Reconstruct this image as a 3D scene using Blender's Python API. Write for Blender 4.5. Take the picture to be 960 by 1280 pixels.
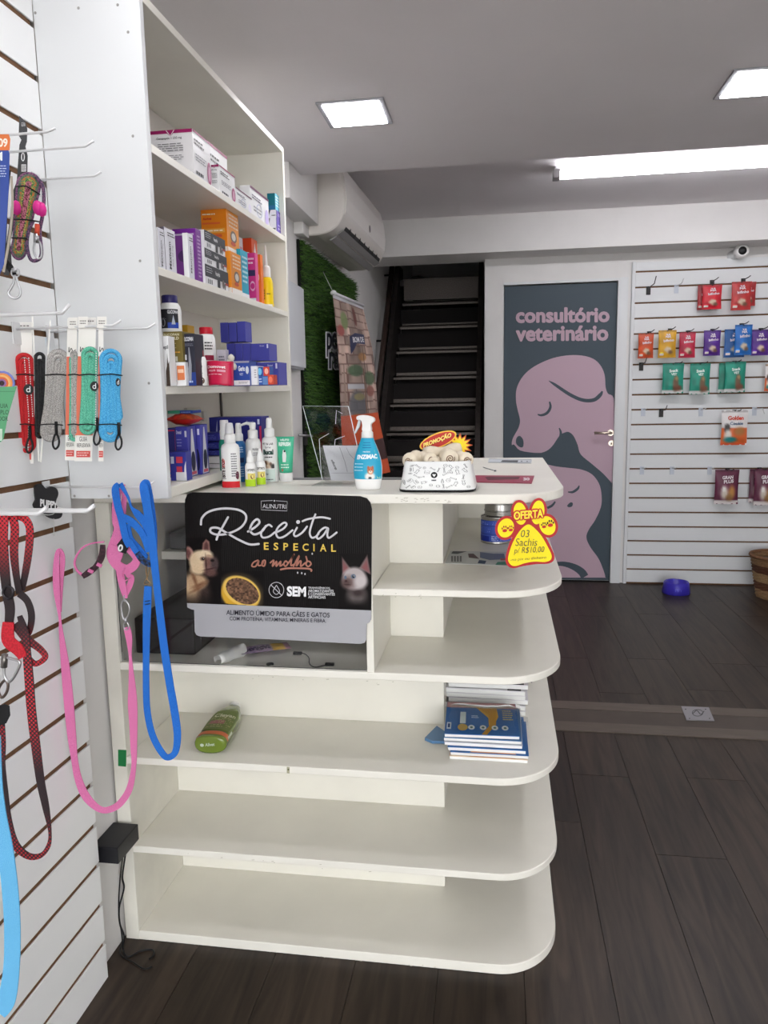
import bpy, bmesh, math, random
from mathutils import Vector, Matrix
import numpy as np
random.seed(7)
S = bpy.context.scene
COL = S.collection
for _o in list(bpy.data.objects): bpy.data.objects.remove(_o)

# ---------------------------------------------------------------- camera
CAMZ = 1.3
F = 931.128
ROT = np.array([[0.98851357, 0.15019352, -0.01681748],
                [0.0053347, -0.14588342, -0.9892874],
                [-0.15103795, 0.97783431, -0.14500898]])     # rows: right, down, forward
cam_d = bpy.data.cameras.new('camera'); cam = bpy.data.objects.new('camera', cam_d); COL.objects.link(cam)
cam_d.sensor_fit = 'VERTICAL'; cam_d.sensor_height = 24.0; cam_d.sensor_width = 18.0
cam_d.lens = 24.0 * F / 1280.0; cam_d.clip_start = .02; cam_d.clip_end = 60
_m = Matrix(((ROT[0][0], -ROT[1][0], -ROT[2][0], 0), (ROT[0][1], -ROT[1][1], -ROT[2][1], 0),
             (ROT[0][2], -ROT[1][2], -ROT[2][2], CAMZ), (0, 0, 0, 1)))
cam.matrix_world = _m
S.camera = cam

# ---------------------------------------------------------------- world, colour management
W = bpy.data.worlds.new('overcast_sky'); S.world = W; W.use_nodes = True
_bg = W.node_tree.nodes['Background']; _bg.inputs[0].default_value = (0.97, 0.985, 1.0, 1); _bg.inputs[1].default_value = 2.9
S.view_settings.view_transform = 'Standard'; S.view_settings.look = 'None'
S.view_settings.gamma = 1.0; S.view_settings.use_curve_mapping = False
S.view_settings.exposure = 1.22

def ray(px, py):
    return ROT.T @ np.array([(px - 480) / F, (py - 640) / F, 1.0])
def at(px, py, ax, v):
    """the point of a real plane (axis = value) that a measured direction meets"""
    d = ray(px, py); i = 'XYZ'.index(ax); c = (0, 0, CAMZ)[i]; t = (v - c) / d[i]
    return np.array([d[0] * t, d[1] * t, CAMZ + d[2] * t])
def px_of(x, y, z):
    c = ROT @ np.array([x, y, z - CAMZ]); return 480 + F * c[0] / c[2], 640 + F * c[1] / c[2]
def mpp(X, Y, Z):
    return (ROT[2] @ np.array([X, Y, Z - CAMZ])) / F      # metres per pixel at a point

# ---------------------------------------------------------------- materials
def lin(c):
    c = c / 255.0
    return c / 12.92 if c <= .04045 else ((c + .055) / 1.055) ** 2.4
_mats = {}
def M(rgb, rough=.5, metal=0.0, emit=0, alpha=1, trans=0, noise=0, nscale=40, bump=0, coat=0, name=None, stretch=(1, 1, 1)):
    key = (tuple(rgb), rough, metal, emit, alpha, trans, noise, nscale, bump, coat, stretch)
    if key in _mats: return _mats[key]
    m = bpy.data.materials.new(name or 'paint_%02x%02x%02x' % tuple(int(v) for v in rgb)); m.use_nodes = True
    nt = m.node_tree; b = nt.nodes['Principled BSDF']; L = nt.links
    col = (lin(rgb[0]), lin(rgb[1]), lin(rgb[2]), 1)
    b.inputs['Base Color'].default_value = col; b.inputs['Roughness'].default_value = rough; b.inputs['Metallic'].default_value = metal
    b.inputs['Coat Weight'].default_value = coat; b.inputs['Specular IOR Level'].default_value = .3
    if trans: b.inputs['Transmission Weight'].default_value = trans
    if alpha < 1: b.inputs['Alpha'].default_value = alpha
    if emit:
        b.inputs['Emission Color'].default_value = col; b.inputs['Emission Strength'].default_value = emit
    if noise or bump:
        tc = nt.nodes.new('ShaderNodeTexCoord'); mp = nt.nodes.new('ShaderNodeMapping'); n = nt.nodes.new('ShaderNodeTexNoise')
        mp.inputs['Scale'].default_value = stretch; n.inputs['Scale'].default_value = nscale; n.inputs['Detail'].default_value = 5
        L.new(tc.outputs['Object'], mp.inputs[0]); L.new(mp.outputs[0], n.inputs['Vector'])
        if noise:
            r = nt.nodes.new('ShaderNodeValToRGB'); r.color_ramp.elements[0].position = .3; r.color_ramp.elements[1].position = .7
            r.color_ramp.elements[0].color = [max(0, v * (1 - noise)) for v in col[:3]] + [1]
            r.color_ramp.elements[1].color = [min(1, v * (1 + noise)) for v in col[:3]] + [1]
            L.new(n.outputs['Fac'], r.inputs[0]); L.new(r.outputs[0], b.inputs['Base Color'])
        if bump:
            bp = nt.nodes.new('ShaderNodeBump'); bp.inputs['Strength'].default_value = bump; bp.inputs['Distance'].default_value = .002
            L.new(n.outputs['Fac'], bp.inputs['Height']); L.new(bp.outputs[0], b.inputs['Normal'])
    _mats[key] = m
    return m
def attr_mat(name, rough=.45, spec=.5):
    m = bpy.data.materials.new(name); m.use_nodes = True; nt = m.node_tree; nt.nodes['Principled BSDF'].inputs['Specular IOR Level'].default_value = spec
    a = nt.nodes.new('ShaderNodeVertexColor'); a.layer_name = 'print'
    nt.links.new(a.outputs[0], nt.nodes['Principled BSDF'].inputs['Base Color'])
    nt.nodes['Principled BSDF'].inputs['Roughness'].default_value = rough
    return m
PRINT = attr_mat('printed_art'); PRINT_M = attr_mat('matt_printed_art', .8); PRINT_D = attr_mat('board_picture', .35, .1)
MELAMINE = M((234, 231, 221), .38, noise=.035, nscale=6, name='ivory_melamine')
WHITE = M((219, 221, 222), .45, noise=.02, nscale=3, name='white_board')
SLATW = M((240, 241, 241), .45, noise=.02, nscale=3, name='white_slat_laminate')
WALLP = M((222, 220, 218), .7, noise=.03, nscale=5, bump=.15, name='white_wall_paint')
CEIL = M((236, 232, 234), .85, noise=.03, nscale=2, name='ceiling_paint')
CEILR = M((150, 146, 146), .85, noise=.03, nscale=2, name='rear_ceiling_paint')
MDF = M((112, 82, 58), .8, noise=.15, nscale=60, name='raw_fibreboard')
STEEL = M((190, 190, 192), .3, 1.0, name='bright_steel')
WIRE = M((225, 225, 226), .35, .25, name='white_wire')
BLACK = M((20, 20, 22), .45, name='black_plastic')
DARKST = M((58, 52, 50), .6, .2, noise=.25, nscale=30, name='dark_painted_steel')
def glass_mat(name, f, tint=.95):
    m = bpy.data.materials.new(name); m.use_nodes = True; nt = m.node_tree; nt.nodes.clear(); L = nt.links
    o = nt.nodes.new('ShaderNodeOutputMaterial'); t = nt.nodes.new('ShaderNodeBsdfTransparent'); g = nt.nodes.new('ShaderNodeBsdfGlossy'); x = nt.nodes.new('ShaderNodeMixShader')
    t.inputs[0].default_value = (tint, tint, tint, 1); g.inputs['Roughness'].default_value = .03; w = nt.nodes.new('ShaderNodeLayerWeight'); w.inputs[0].default_value = f
    L.new(w.outputs['Fresnel'], x.inputs[0]); L.new(t.outputs[0], x.inputs[1]); L.new(g.outputs[0], x.inputs[2]); L.new(x.outputs[0], o.inputs[0]); return m
GLASS = glass_mat('clear_glass', .25, .92)
ACRYL = M((225, 235, 235), .05, 0, alpha=.22, coat=1, name='clear_acrylic')
FILM = M((235, 240, 245), .12, 0, alpha=.2, coat=1, name='clear_plastic_film')

# ---------------------------------------------------------------- objects
def root_loc(o):
    while o.parent: o = o.parent
    return np.array(o.location)
class MB:
    def __init__(s): s.v = []; s.f = []; s.m = []; s.sm = []
    def add(s, vs, fs, mi=0, smooth=False):
        n = len(s.v); s.v += [tuple(map(float, p)) for p in vs]
        for f in fs: s.f.append(tuple(i + n for i in f)); s.m.append(mi); s.sm.append(smooth)
    def box(s, x0, x1, y0, y1, z0, z1, mi=0, fn=None):
        vs = [(x, y, z) for z in (z0, z1) for y in (y0, y1) for x in (x0, x1)]
        if fn: vs = [fn(*p) for p in vs]
        s.add(vs, [(0, 2, 3, 1), (4, 5, 7, 6), (0, 1, 5, 4), (2, 6, 7, 3), (0, 4, 6, 2), (1, 3, 7, 5)], mi)
        return s
    def tube(s, pts, r, n=8, mi=0, cap=True, closed=False):
        P = [Vector(p) for p in pts]; k = len(P); rs = r if isinstance(r, (list, tuple)) else [r] * k
        up = None; vs = []
        for i, p in enumerate(P):
            a = P[i - 1] if (i > 0 or closed) else p; b = P[(i + 1) % k] if (i < k - 1 or closed) else p
            t = (b - a); t = t.normalized() if t.length > 1e-9 else Vector((0, 0, 1))
            if up is None: up = t.orthogonal().normalized()
            else:
                up = up - t * up.dot(t); up = up.normalized() if up.length > 1e-6 else t.orthogonal().normalized()
            w = t.cross(up)
            for j in range(n):
                a_ = 2 * math.pi * j / n; vs.append(p + (up * math.cos(a_) + w * math.sin(a_)) * rs[i])
        fs = [(i * n + j, i * n + (j + 1) % n, ((i + 1) % k) * n + (j + 1) % n, ((i + 1) % k) * n + j) for i in range(k if closed else k - 1) for j in range(n)]
        if cap and not closed: fs += [tuple(range(n))[::-1], tuple((k - 1) * n + j for j in range(n))]
        s.add(vs, fs, mi, True); return s
    def lathe(s, c, prof, n=24, mi=0, sx=1, sy=1, power=2, cap=True):
        """profile (radius, height) about a vertical axis; power > 2 squares the section"""
        vs = []
        for r, h in prof:
            for j in range(n):
                a = 2 * math.pi * j / n; ca, sa = math.cos(a), math.sin(a)
                q = (abs(ca) ** power + abs(sa) ** power) ** (-1 / power)
                vs.append((c[0] + r * ca * q * sx, c[1] + r * sa * q * sy, c[2] + h))
        fs = [(i * n + j, i * n + (j + 1) % n, (i + 1) * n + (j + 1) % n, (i + 1) * n + j) for i in range(len(prof) - 1) for j in range(n)]
        s.add(vs, fs, mi, True)
        if cap:
            k = len(prof); s.add(vs[:n], [tuple(range(n))[::-1]], mi); s.add(vs[(k - 1) * n:], [tuple(range(n))], mi)
        return s
    def prism(s, poly, z0, z1, mi=0, ax='Z', bevel=0):
        """polygon extruded along an axis, rounded arris if bevel"""
        def w(a, b, c): return (a, b, c) if ax == 'Z' else ((a, c, b) if ax == 'Y' else (c, a, b))
        n = len(poly); c = np.mean(np.array(poly), axis=0)
        rings = [(0, z0), (0, z1)] if not bevel else [(bevel, z0), (0, z0 + bevel), (0, z1 - bevel), (bevel, z1)]
        P = np.array(poly); nx = np.roll(P, -1, 0) - np.roll(P, 1, 0); nx /= (np.linalg.norm(nx, axis=1)[:, None] + 1e-9)
        area = sum(P[i][0] * P[(i + 1) % n][1] - P[(i + 1) % n][0] * P[i][1] for i in range(n))
        sg = 1 if area > 0 else -1
        inn = np.stack([-nx[:, 1], nx[:, 0]], 1) * sg
        vs = []
        for off, z in rings:
            for i in range(n): q = P[i] + inn[i] * off; vs.append(w(q[0], q[1], z))
        k = len(rings)
        fs = [(i * n + j, i * n + (j + 1) % n, (i + 1) * n + (j + 1) % n, (i + 1) * n + j) for i in range(k - 1) for j in range(n)]
        fs += [tuple(range(n))[::-1], tuple((k - 1) * n + j for j in range(n))]
        s.add(vs, fs, mi); return s
    def build(s, name, mats, parent=None, bevel=0, label=None, off=None):
        me = bpy.data.meshes.new(name); o0 = root_loc(parent) if parent else (np.array(off) if off is not None else np.zeros(3))
        me.from_pydata([(x - o0[0], y - o0[1], z - o0[2]) for x, y, z in s.v], [], s.f)
        for m in (mats if isinstance(mats, (list, tuple)) else [mats]): me.materials.append(m)
        me.polygons.foreach_set('material_index', s.m); me.polygons.foreach_set('use_smooth', s.sm)
        bm = bmesh.new(); bm.from_mesh(me); bmesh.ops.recalc_face_normals(bm, faces=bm.faces); bm.to_mesh(me); bm.free()
        o = bpy.data.objects.new(name, me); COL.objects.link(o)
        if parent: o.parent = parent
        if off is not None and not parent: o.location = off
        if bevel:
            b = o.modifiers.new('bevel', 'BEVEL'); b.width = bevel; b.segments = 2; b.limit_method = 'ANGLE'
        if label: o['label'] = label
        return o
def thing(name, label, cat, loc=(0, 0, 0), group=None):
    o = bpy.data.objects.new(name, None); COL.objects.link(o); o.location = tuple(map(float, loc)); o.empty_display_size = .05
    o['label'] = label; o['category'] = cat
    if group: o['group'] = group
    return o
def tag(o, label, cat, group=None):
    o['label'] = label; o['category'] = cat
    if group: o['group'] = group
    return o
def struct(name, mb, mats, parent=None, bevel=0):
    o = mb.build(name, mats, parent, bevel)
    if not parent: o['kind'] = 'structure'
    return o
def cat_rom(pts, k=6, closed=False):
    P = np.array(pts, float); n = len(P); out = []
    for i in range(n if closed else n - 1):
        p0 = P[(i - 1) % n] if (i > 0 or closed) else P[0]; p1 = P[i]; p2 = P[(i + 1) % n]
        p3 = P[(i + 2) % n] if (i + 2 < n or closed) else P[-1]
        for j in range(k):
            t = j / k
            out.append(.5 * (2 * p1 + (p2 - p0) * t + (2 * p0 - 5 * p1 + 4 * p2 - p3) * t * t + (3 * p1 - p0 - 3 * p2 + p3) * t ** 3))
    if not closed: out.append(P[-1])
    return np.array(out)
def arc(cx, cy, rx, ry, a0, a1, n=10):
    return [(cx + rx * math.cos(math.radians(a0 + (a1 - a0) * i / n)), cy + ry * math.sin(math.radians(a0 + (a1 - a0) * i / n))) for i in range(n + 1)]
def rrect(x0, y0, x1, y1, r, n=5):
    return arc(x1 - r, y1 - r, r, r, 0, 90, n) + arc(x0 + r, y1 - r, r, r, 90, 180, n) + arc(x0 + r, y0 + r, r, r, 180, 270, n) + arc(x1 - r, y0 + r, r, r, 270, 360, n)

# ---------------------------------------------------------------- flat print on real surfaces
_txt = {}
def text_mesh(s, bold=0.0):
    if (s, bold) in _txt: return _txt[(s, bold)]
    c = bpy.data.curves.new('lettering', 'FONT'); c.body = s; c.resolution_u = 3; c.offset = bold; c.align_x = 'LEFT'
    o = bpy.data.objects.new('lettering', c); me = o.to_mesh()
    V = np.array([v.co[:2] for v in me.vertices]); Fs = [tuple(p.vertices) for p in me.polygons]
    o.to_mesh_clear(); bpy.data.objects.remove(o); bpy.data.curves.remove(c)
    mn, mx = V.min(0), V.max(0); V = (V - mn) / (mx - mn)
    _txt[(s, bold)] = (V, Fs); return V, Fs
def bbox_rect(o, px0, px1): pass
class Deco:
    """collects shapes drawn on surface fn(u, v, off) -> world point; one mesh, many inks"""
    def __init__(s, fn, step=.00012, base=.0003): s.fn = fn; s.mb = MB(); s.ms = []; s.off = base; s.step = step
    def ink(s, c):
        m = M(c, .5) if isinstance(c, tuple) else c
        if m not in s.ms: s.ms.append(m)
        s.off += s.step; return s.ms.index(m)
    def put(s, V, Fs, c): s.mb.add([s.fn(u, v, s.off) for u, v in V], Fs, s.ink(c)) if False else s._put(V, Fs, c)
    def _put(s, V, Fs, c):
        i = s.ink(c); s.mb.add([s.fn(u, v, s.off) for u, v in V], Fs, i)
    def rect(s, u0, v0, u1, v1, c, n=1):
        V = [(u0 + (u1 - u0) * i / n, v) for i in range(n + 1) for v in (v0, v1)]
        s._put(V, [(2 * i, 2 * i + 2, 2 * i + 3, 2 * i + 1) for i in range(n)], c); return s
    def poly(s, pts, c, smooth=0):
        P = cat_rom(pts, smooth, True) if smooth else np.array(pts)
        s._put([tuple(p) for p in P], [tuple(range(len(P)))], c); return s
    def ell(s, cx, cy, rx, ry, c, n=24, rot=0):
        a = math.radians(rot); ca, sa = math.cos(a), math.sin(a)
        s._put([(cx + rx * math.cos(t) * ca - ry * math.sin(t) * sa, cy + rx * math.cos(t) * sa + ry * math.sin(t) * ca) for t in [2 * math.pi * i / n for i in range(n)]], [tuple(range(n))], c); return s
    def ring(s, cx, cy, rx, ry, w, c, n=24, rot=0):
        a = math.radians(rot); ca, sa = math.cos(a), math.sin(a); V = []
        for i in range(n):
            t = 2 * math.pi * i / n
            for k in (0, w): x = (rx - k) * math.cos(t); y = (ry - k) * math.sin(t); V.append((cx + x * ca - y * sa, cy + x * sa + y * ca))
        s._put(V, [(2 * i, (2 * i + 2) % (2 * n), (2 * i + 3) % (2 * n), 2 * i + 1) for i in range(n)], c); return s
    def stroke(s, pts, w, c, smooth=6, closed=False):
        P = cat_rom(pts, smooth, closed) if smooth else np.array(pts, float); n = len(P)
        V = []
        for i in range(n):
            a = P[i - 1] if (i or closed) else P[0]; b = P[(i + 1) % n] if (i < n - 1 or closed) else P[-1]
            d = b[:2] - a[:2]; d = d / (np.linalg.norm(d) + 1e-9); ww = (P[i][2] if P.shape[1] > 2 else w) / 2
            V += [(P[i][0] - d[1] * ww, P[i][1] + d[0] * ww), (P[i][0] + d[1] * ww, P[i][1] - d[0] * ww)]
        s._put(V, [(2 * i, 2 * i + 2, 2 * i + 3, 2 * i + 1) for i in range(n - 1)] + ([(2 * n - 2, 0, 1, 2 * n - 1)] if closed else []), c)
        if not closed and P.shape[1] == 2:
            for q in (P[0], P[-1]): s.ell(q[0], q[1], w / 2, w / 2, c, 10)
        return s
    def text(s, t, u0, v0, u1, v1, c, bold=0.0, slope=0, rot=False):
        """u0,v0 = lower left corner of the word, u1,v1 = upper right; slope = v shift from left to right"""
        V, Fs = text_mesh(t, bold)
        if rot: Q = [(u0 + (1 - y) * (u1 - u0) * 1.0, v0 + x * (v1 - v0)) for x, y in V]
        else: Q = [(u0 + x * (u1 - u0), v0 + y * (v1 - v0) + slope * x) for x, y in V]
        s._put(Q, Fs, c); return s
    def fat(s, t, u0, v0, u1, v1, c, r, slope=0, n=10):
        V, Fs = text_mesh(t, 0.0); W_ = [];  G_ = []
        for k in range(n + 1):
            dx, dy = (0, 0) if k == n else (r * math.cos(2 * math.pi * k / n), r * math.sin(2 * math.pi * k / n))
            i = s.ink(c); s.mb.add([s.fn(u0 + x * (u1 - u0) + dx, v0 + y * (v1 - v0) + slope * x + dy, s.off) for x, y in V], Fs, i); s.off -= s.step * .9
        s.off += s.step; return s
    def lines(s, u0, v0, u1, v1, n, c, seed=0, fill=.45):
        r = random.Random(seed)
        for i in range(n):
            v = v0 + (v1 - v0) * (i + .5) / n; h = abs(v1 - v0) / n * fill / 2; u = u0
            while u < u1 - abs(u1 - u0) * .1:
                w = (u1 - u0) * r.uniform(.1, .3); s._put([(u, v - h), (min(u + w, u1), v - h), (min(u + w, u1), v + h), (u, v + h)], [(0, 1, 2, 3)], c); s.off -= s.step; u += w + (u1 - u0) * .04
        return s
    def build(s, name, parent, label=None): return s.mb.build(name, s.ms, parent, label=label)
def planeY(Y): return lambda u, v, off: at(u, v, 'Y', Y - off)
def planeG(P0, n):
    P0 = np.array(P0, float); n = np.array(n, float) / np.linalg.norm(n)
    def fn(u, v, off=0):
        d = ray(u, v); C = np.array([0, 0, CAMZ]); t = (P0 - C).dot(n) / d.dot(n); return C + d * t + n * off
    return fn
def planeX(X): return lambda u, v, off: at(u, v, 'X', X + off)
def face_front(x0, x1, y, z0, z1): return lambda u, v, off: (x0 + (x1 - x0) * u, y - off, z0 + (z1 - z0) * v)
def face_side(x, y0, y1, z0, z1): return lambda u, v, off: (x + off, y0 + (y1 - y0) * u, z0 + (z1 - z0) * v)
def cylsurf(c, r, h, a0=-150, a1=-30, z0=0):
    """u across the side of a cylinder that faces the shop, v up"""
    def fn(u, v, off):
        a = math.radians(a0 + (a1 - a0) * u); rr = (r(v) if callable(r) else r) + off
        return (c[0] + rr * math.cos(a), c[1] + rr * math.sin(a), c[2] + z0 + h * v)
    return fn
def art(name, fn, nu, nv, paint, parent, mat=None, u=(0, 1), v=(0, 1)):
    """a printed picture: grid on the surface whose points carry the ink colour"""
    U, Vv = np.meshgrid(np.linspace(0, 1, nu), np.linspace(0, 1, nv)); C = paint(U, Vv)
    mb = MB(); mb.add([fn(u[0] + (u[1] - u[0]) * U[j, i], v[0] + (v[1] - v[0]) * Vv[j, i], .0004) for j in range(nv) for i in range(nu)],
                      [(j * nu + i, j * nu + i + 1, (j + 1) * nu + i + 1, (j + 1) * nu + i) for j in range(nv - 1) for i in range(nu - 1)], 0, True)
    o = mb.build(name, mat or PRINT, parent)
    ca = o.data.color_attributes.new('print', 'FLOAT_COLOR', 'POINT')
    c = np.clip(C, 0, 255) / 255.0; c = np.where(c <= .04045, c / 12.92, ((c + .055) / 1.055) ** 2.4)
    c = np.concatenate([c, np.ones(c.shape[:2] + (1,))], 2).reshape(-1)
    ca.data.foreach_set('color', c.astype(np.float32)); return o
def blob(C, U, V, cx, cy, rx, ry, col, soft=.25, rot=0, a=1):
    t = math.radians(rot); x = (U - cx) * math.cos(t) + (V - cy) * math.sin(t); y = -(U - cx) * math.sin(t) + (V - cy) * math.cos(t)
    d = np.sqrt((x / rx) ** 2 + (y / ry) ** 2); k = np.clip((1 + soft - d) / (2 * soft), 0, 1)[..., None] * a
    C[:] = C * (1 - k) + np.array(col, float) * k
def vnoise(U, V, s, seed=0):
    r = np.random.RandomState(seed); g = r.rand(64, 64); x = U * s; y = V * s
    i = np.floor(x).astype(int); j = np.floor(y).astype(int); fx = x - i; fy = y - j; fx = fx * fx * (3 - 2 * fx); fy = fy * fy * (3 - 2 * fy)
    G = lambda a, b: g[b % 64, a % 64]
    return (G(i, j) * (1 - fx) + G(i + 1, j) * fx) * (1 - fy) + (G(i, j + 1) * (1 - fx) + G(i + 1, j + 1) * fx) * fy
def strap(name, pts, mat, parent, th=.0018, k=6, label=None, closed=False):
    """webbing: (px, py, width in px, depth Y) measured along its middle"""
    P = cat_rom(pts, k, closed); n = len(P); mb = MB(); V = []
    for i in range(n):
        a = P[i - 1] if (i or closed) else P[0]; b = P[(i + 1) % n] if (i < n - 1 or closed) else P[-1]
        d = b[:2] - a[:2]; d /= (np.linalg.norm(d) + 1e-9); w = P[i][2] / 2; Y = P[i][3]
        l = at(P[i][0] - d[1] * w, P[i][1] + d[0] * w, 'Y', Y); r = at(P[i][0] + d[1] * w, P[i][1] - d[0] * w, 'Y', Y)
        V += [l, r, r + np.array([0, th, 0]), l + np.array([0, th, 0])]
    q = n if closed else n - 1
    fs = [(4 * i + j, 4 * ((i + 1) % n) + j, 4 * ((i + 1) % n) + (j + 1) % 4, 4 * i + (j + 1) % 4) for i in range(q) for j in range(4)]
    if not closed: fs += [(0, 1, 2, 3), (4 * n - 4, 4 * n - 3, 4 * n - 2, 4 * n - 1)]
    mb.add(V, fs, 0, False); return mb.build(name, mat, parent, label=label)

# ================================================================ THE ROOM
XL, XR, YB, YF = -.91, 2.6, -2.2, 5.386
ZC, ZR, YE = 2.243, 2.505, 3.184
# floor: dark vinyl planks laid towards the far wall
def plank_mat():
    m = bpy.data.materials.new('dark_oak_vinyl'); m.use_nodes = True; nt = m.node_tree; L = nt.links; b = nt.nodes['Principled BSDF']
    tc = nt.nodes.new('ShaderNodeTexCoord'); oi = nt.nodes.new('ShaderNodeObjectInfo'); mp = nt.nodes.new('ShaderNodeMapping')
    mp.inputs['Scale'].default_value = (14, 1.1, 1)
    cb = nt.nodes.new('ShaderNodeCombineXYZ'); ml = nt.nodes.new('ShaderNodeMath'); ml.operation = 'MULTIPLY'; ml.inputs[1].default_value = 40
    L.new(oi.outputs['Random'], ml.inputs[0]); L.new(ml.outputs[0], cb.inputs[0]); L.new(ml.outputs[0], cb.inputs[1])
    L.new(tc.outputs['Object'], mp.inputs['Vector']); L.new(cb.outputs[0], mp.inputs['Location'])
    n = nt.nodes.new('ShaderNodeTexNoise'); n.inputs['Scale'].default_value = 2.2; n.inputs['Detail'].default_value = 8; n.inputs['Distortion'].default_value = 1.2
    L.new(mp.outputs[0], n.inputs['Vector'])
    r = nt.nodes.new('ShaderNodeValToRGB'); e = r.color_ramp.elements; e[0].position = .3; e[1].position = .75
    e[0].color = (lin(35), lin(27), lin(22), 1); e[1].color = (lin(66), lin(54), lin(45), 1)
    L.new(n.outputs['Fac'], r.inputs[0])
    hs = nt.nodes.new('ShaderNodeHueSaturation'); a = nt.nodes.new('ShaderNodeMapRange'); a.inputs[3].default_value = .8; a.inputs[4].default_value = 1.2
    L.new(oi.outputs['Random'], a.inputs[0]); L.new(a.outputs[0], hs.inputs['Value']); L.new(r.outputs[0], hs.inputs['Color']); L.new(hs.outputs[0], b.inputs['Base Color'])
    b.inputs['Roughness'].default_value = .42; b.inputs['Specular IOR Level'].default_value = .3
    bp = nt.nodes.new('ShaderNodeBump'); bp.inputs['Strength'].default_value = .12; bp.inputs['Distance'].default_value = .001
    L.new(n.outputs['Fac'], bp.inputs['Height']); L.new(bp.outputs[0], b.inputs['Normal'])
    return m
PLANK = plank_mat()
floor = struct('floor', MB().box(XL - .1, XR + .1, YB, 8.2, -.06, -.004), M((26, 21, 19), .8, name='dark_subfloor'))
pw, plen = .195, 1.22; _pm = {}
for c in range(18):
    y = YB - random.uniform(.1, 1.1)
    while y < YF:
        a, b_ = max(y, YB), min(y + plen, YF); y += plen
        if b_ - a < .05: continue
        L_ = round(b_ - a, 3)
        if L_ not in _pm:
            _pm[L_] = MB().box(.0008, pw - .0008, .0008, L_ - .0008, -.0045, 0).build('plank', PLANK, floor).data
            o = bpy.data.objects[-1] if False else [q for q in floor.children if q.data == _pm[L_]][0]
        else:
            o = bpy.data.objects.new('plank', _pm[L_]); COL.objects.link(o); o.parent = floor
        o.location = (XL + c * pw, a, 0)
# raised floor joint strip between the two rooms
jt = thing('floor_joint_strip', 'grey brown raised joint strip crossing the dark floor beside the counter', 'floor strip', (1.3, 3.0, 0))
JM = M((92, 82, 74), .45, noise=.12, nscale=8, stretch=(1, 6, 1), name='joint_strip_vinyl')
MB().box(.0, XR, 2.872, 2.955, 0, .004).build('strip', JM, jt); MB().box(.0, XR, 2.957, 3.085, 0, .003).build('strip', M((76, 67, 60), .5, noise=.12, nscale=8, name='joint_middle_vinyl'), jt)
MB().box(.0, XR, 3.087, 3.168, 0, .004).build('strip', JM, jt)
# metal floor box
fb = thing('floor_socket_plate', 'small square metal socket plate set in the floor joint strip', 'socket plate', (.82, 3.06, .004))
c0 = at(872, 892, 'Z', .006)
MB().prism([tuple(at(a, b, 'Z', .006)[:2]) for a, b in ((851.5, 883), (886, 884.5), (893, 901), (858, 900))], .0042, .0072, 0, 'Z', .0005).build('plate', M((150, 148, 152), .4, .3, name='dull_aluminium'), fb)
dd = Deco(lambda u, v, off: tuple(at(u, v, 'Z', .0073 + off)))
dd.ring(872, 891, 7, 4.5, .8, (60, 58, 62)); dd.stroke([(866, 892), (871, 888), (876, 893), (880, 889)], 1, (60, 58, 62))
for a, b in ((857, 886.5), (882, 886.5), (862, 898), (887, 898)): dd.ell(a, b, .9, .6, (50, 48, 50))
dd.build('engraving', fb)

WALL_L = struct('wall_left', MB().box(XL - .1, XL, YB, 8.2, 0, 3.4), WALLP)
struct('wall_right', MB().box(XR, XR + .1, YB, YF + .1, 0, 2.6), WALLP)
DX0, DX1, DZ = .033, .805, 2.089
OX1 = -.098
wf = MB().box(OX1, DX0, YF, YF + .1, 0, 2.6).box(DX0, DX1, YF, YF + .1, DZ, 2.6).box(DX1, XR, YF, YF + .1, 0, 2.6).box(XL, OX1, YF, YF + .1, 2.268, 3.45).box(DX0 - .02, DX1 + .02, YF + .06, YF + .1, 0, DZ + .02)  # last box: unseen panel added behind the door to stop light leaks
struct('wall_far', wf, WALLP)
struct('trim_1', MB().box(XL, XR, 5.146, YF, 2.268, ZR), WALLP)                       # beam over the far wall
struct('ceiling', MB().box(XL, XR, YB, YE, ZC, ZC + .02).box(XL, XR, YE - .02, YE, ZC + .02, 2.62).box(XL, XR, YE, YF + .1, ZR, ZR + .03), CEIL)
struct('trim_2', MB().box(XL, -.818, 3.0, 3.478, 2.108, ZR), WALLP)                  # boxed-in duct on the left wall
# shop front behind the photographer: glazed, open to daylight
sf = MB().box(XL, XL + .18, YB - .1, YB, 0, 2.3).box(XR - .25, XR, YB - .1, YB, 0, 2.3).box(XL, XR, YB - .1, YB, 2.15, 2.3)
struct('wall_back', sf, WALLP)
struct('trim_3', MB().box(XL - 3, XR + 3, YB - 9, YB - .1, -.06, -.02), M((150, 146, 140), .8, noise=.1, nscale=3, name='pavement'))
# stairwell behind the opening
struct('wall_stairwell_right', MB().box(OX1, OX1 + .1, YF + .1, 8.2, 0, 3.4), WALLP)
struct('wall_stairwell_back', MB().box(XL, OX1, 8.2, 8.3, 0, 3.4), WALLP)
struct('ceiling_stairwell', MB().box(XL - .1, OX1 + .1, YF + .1, 8.3, 3.4, 3.45), CEILR)

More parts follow.
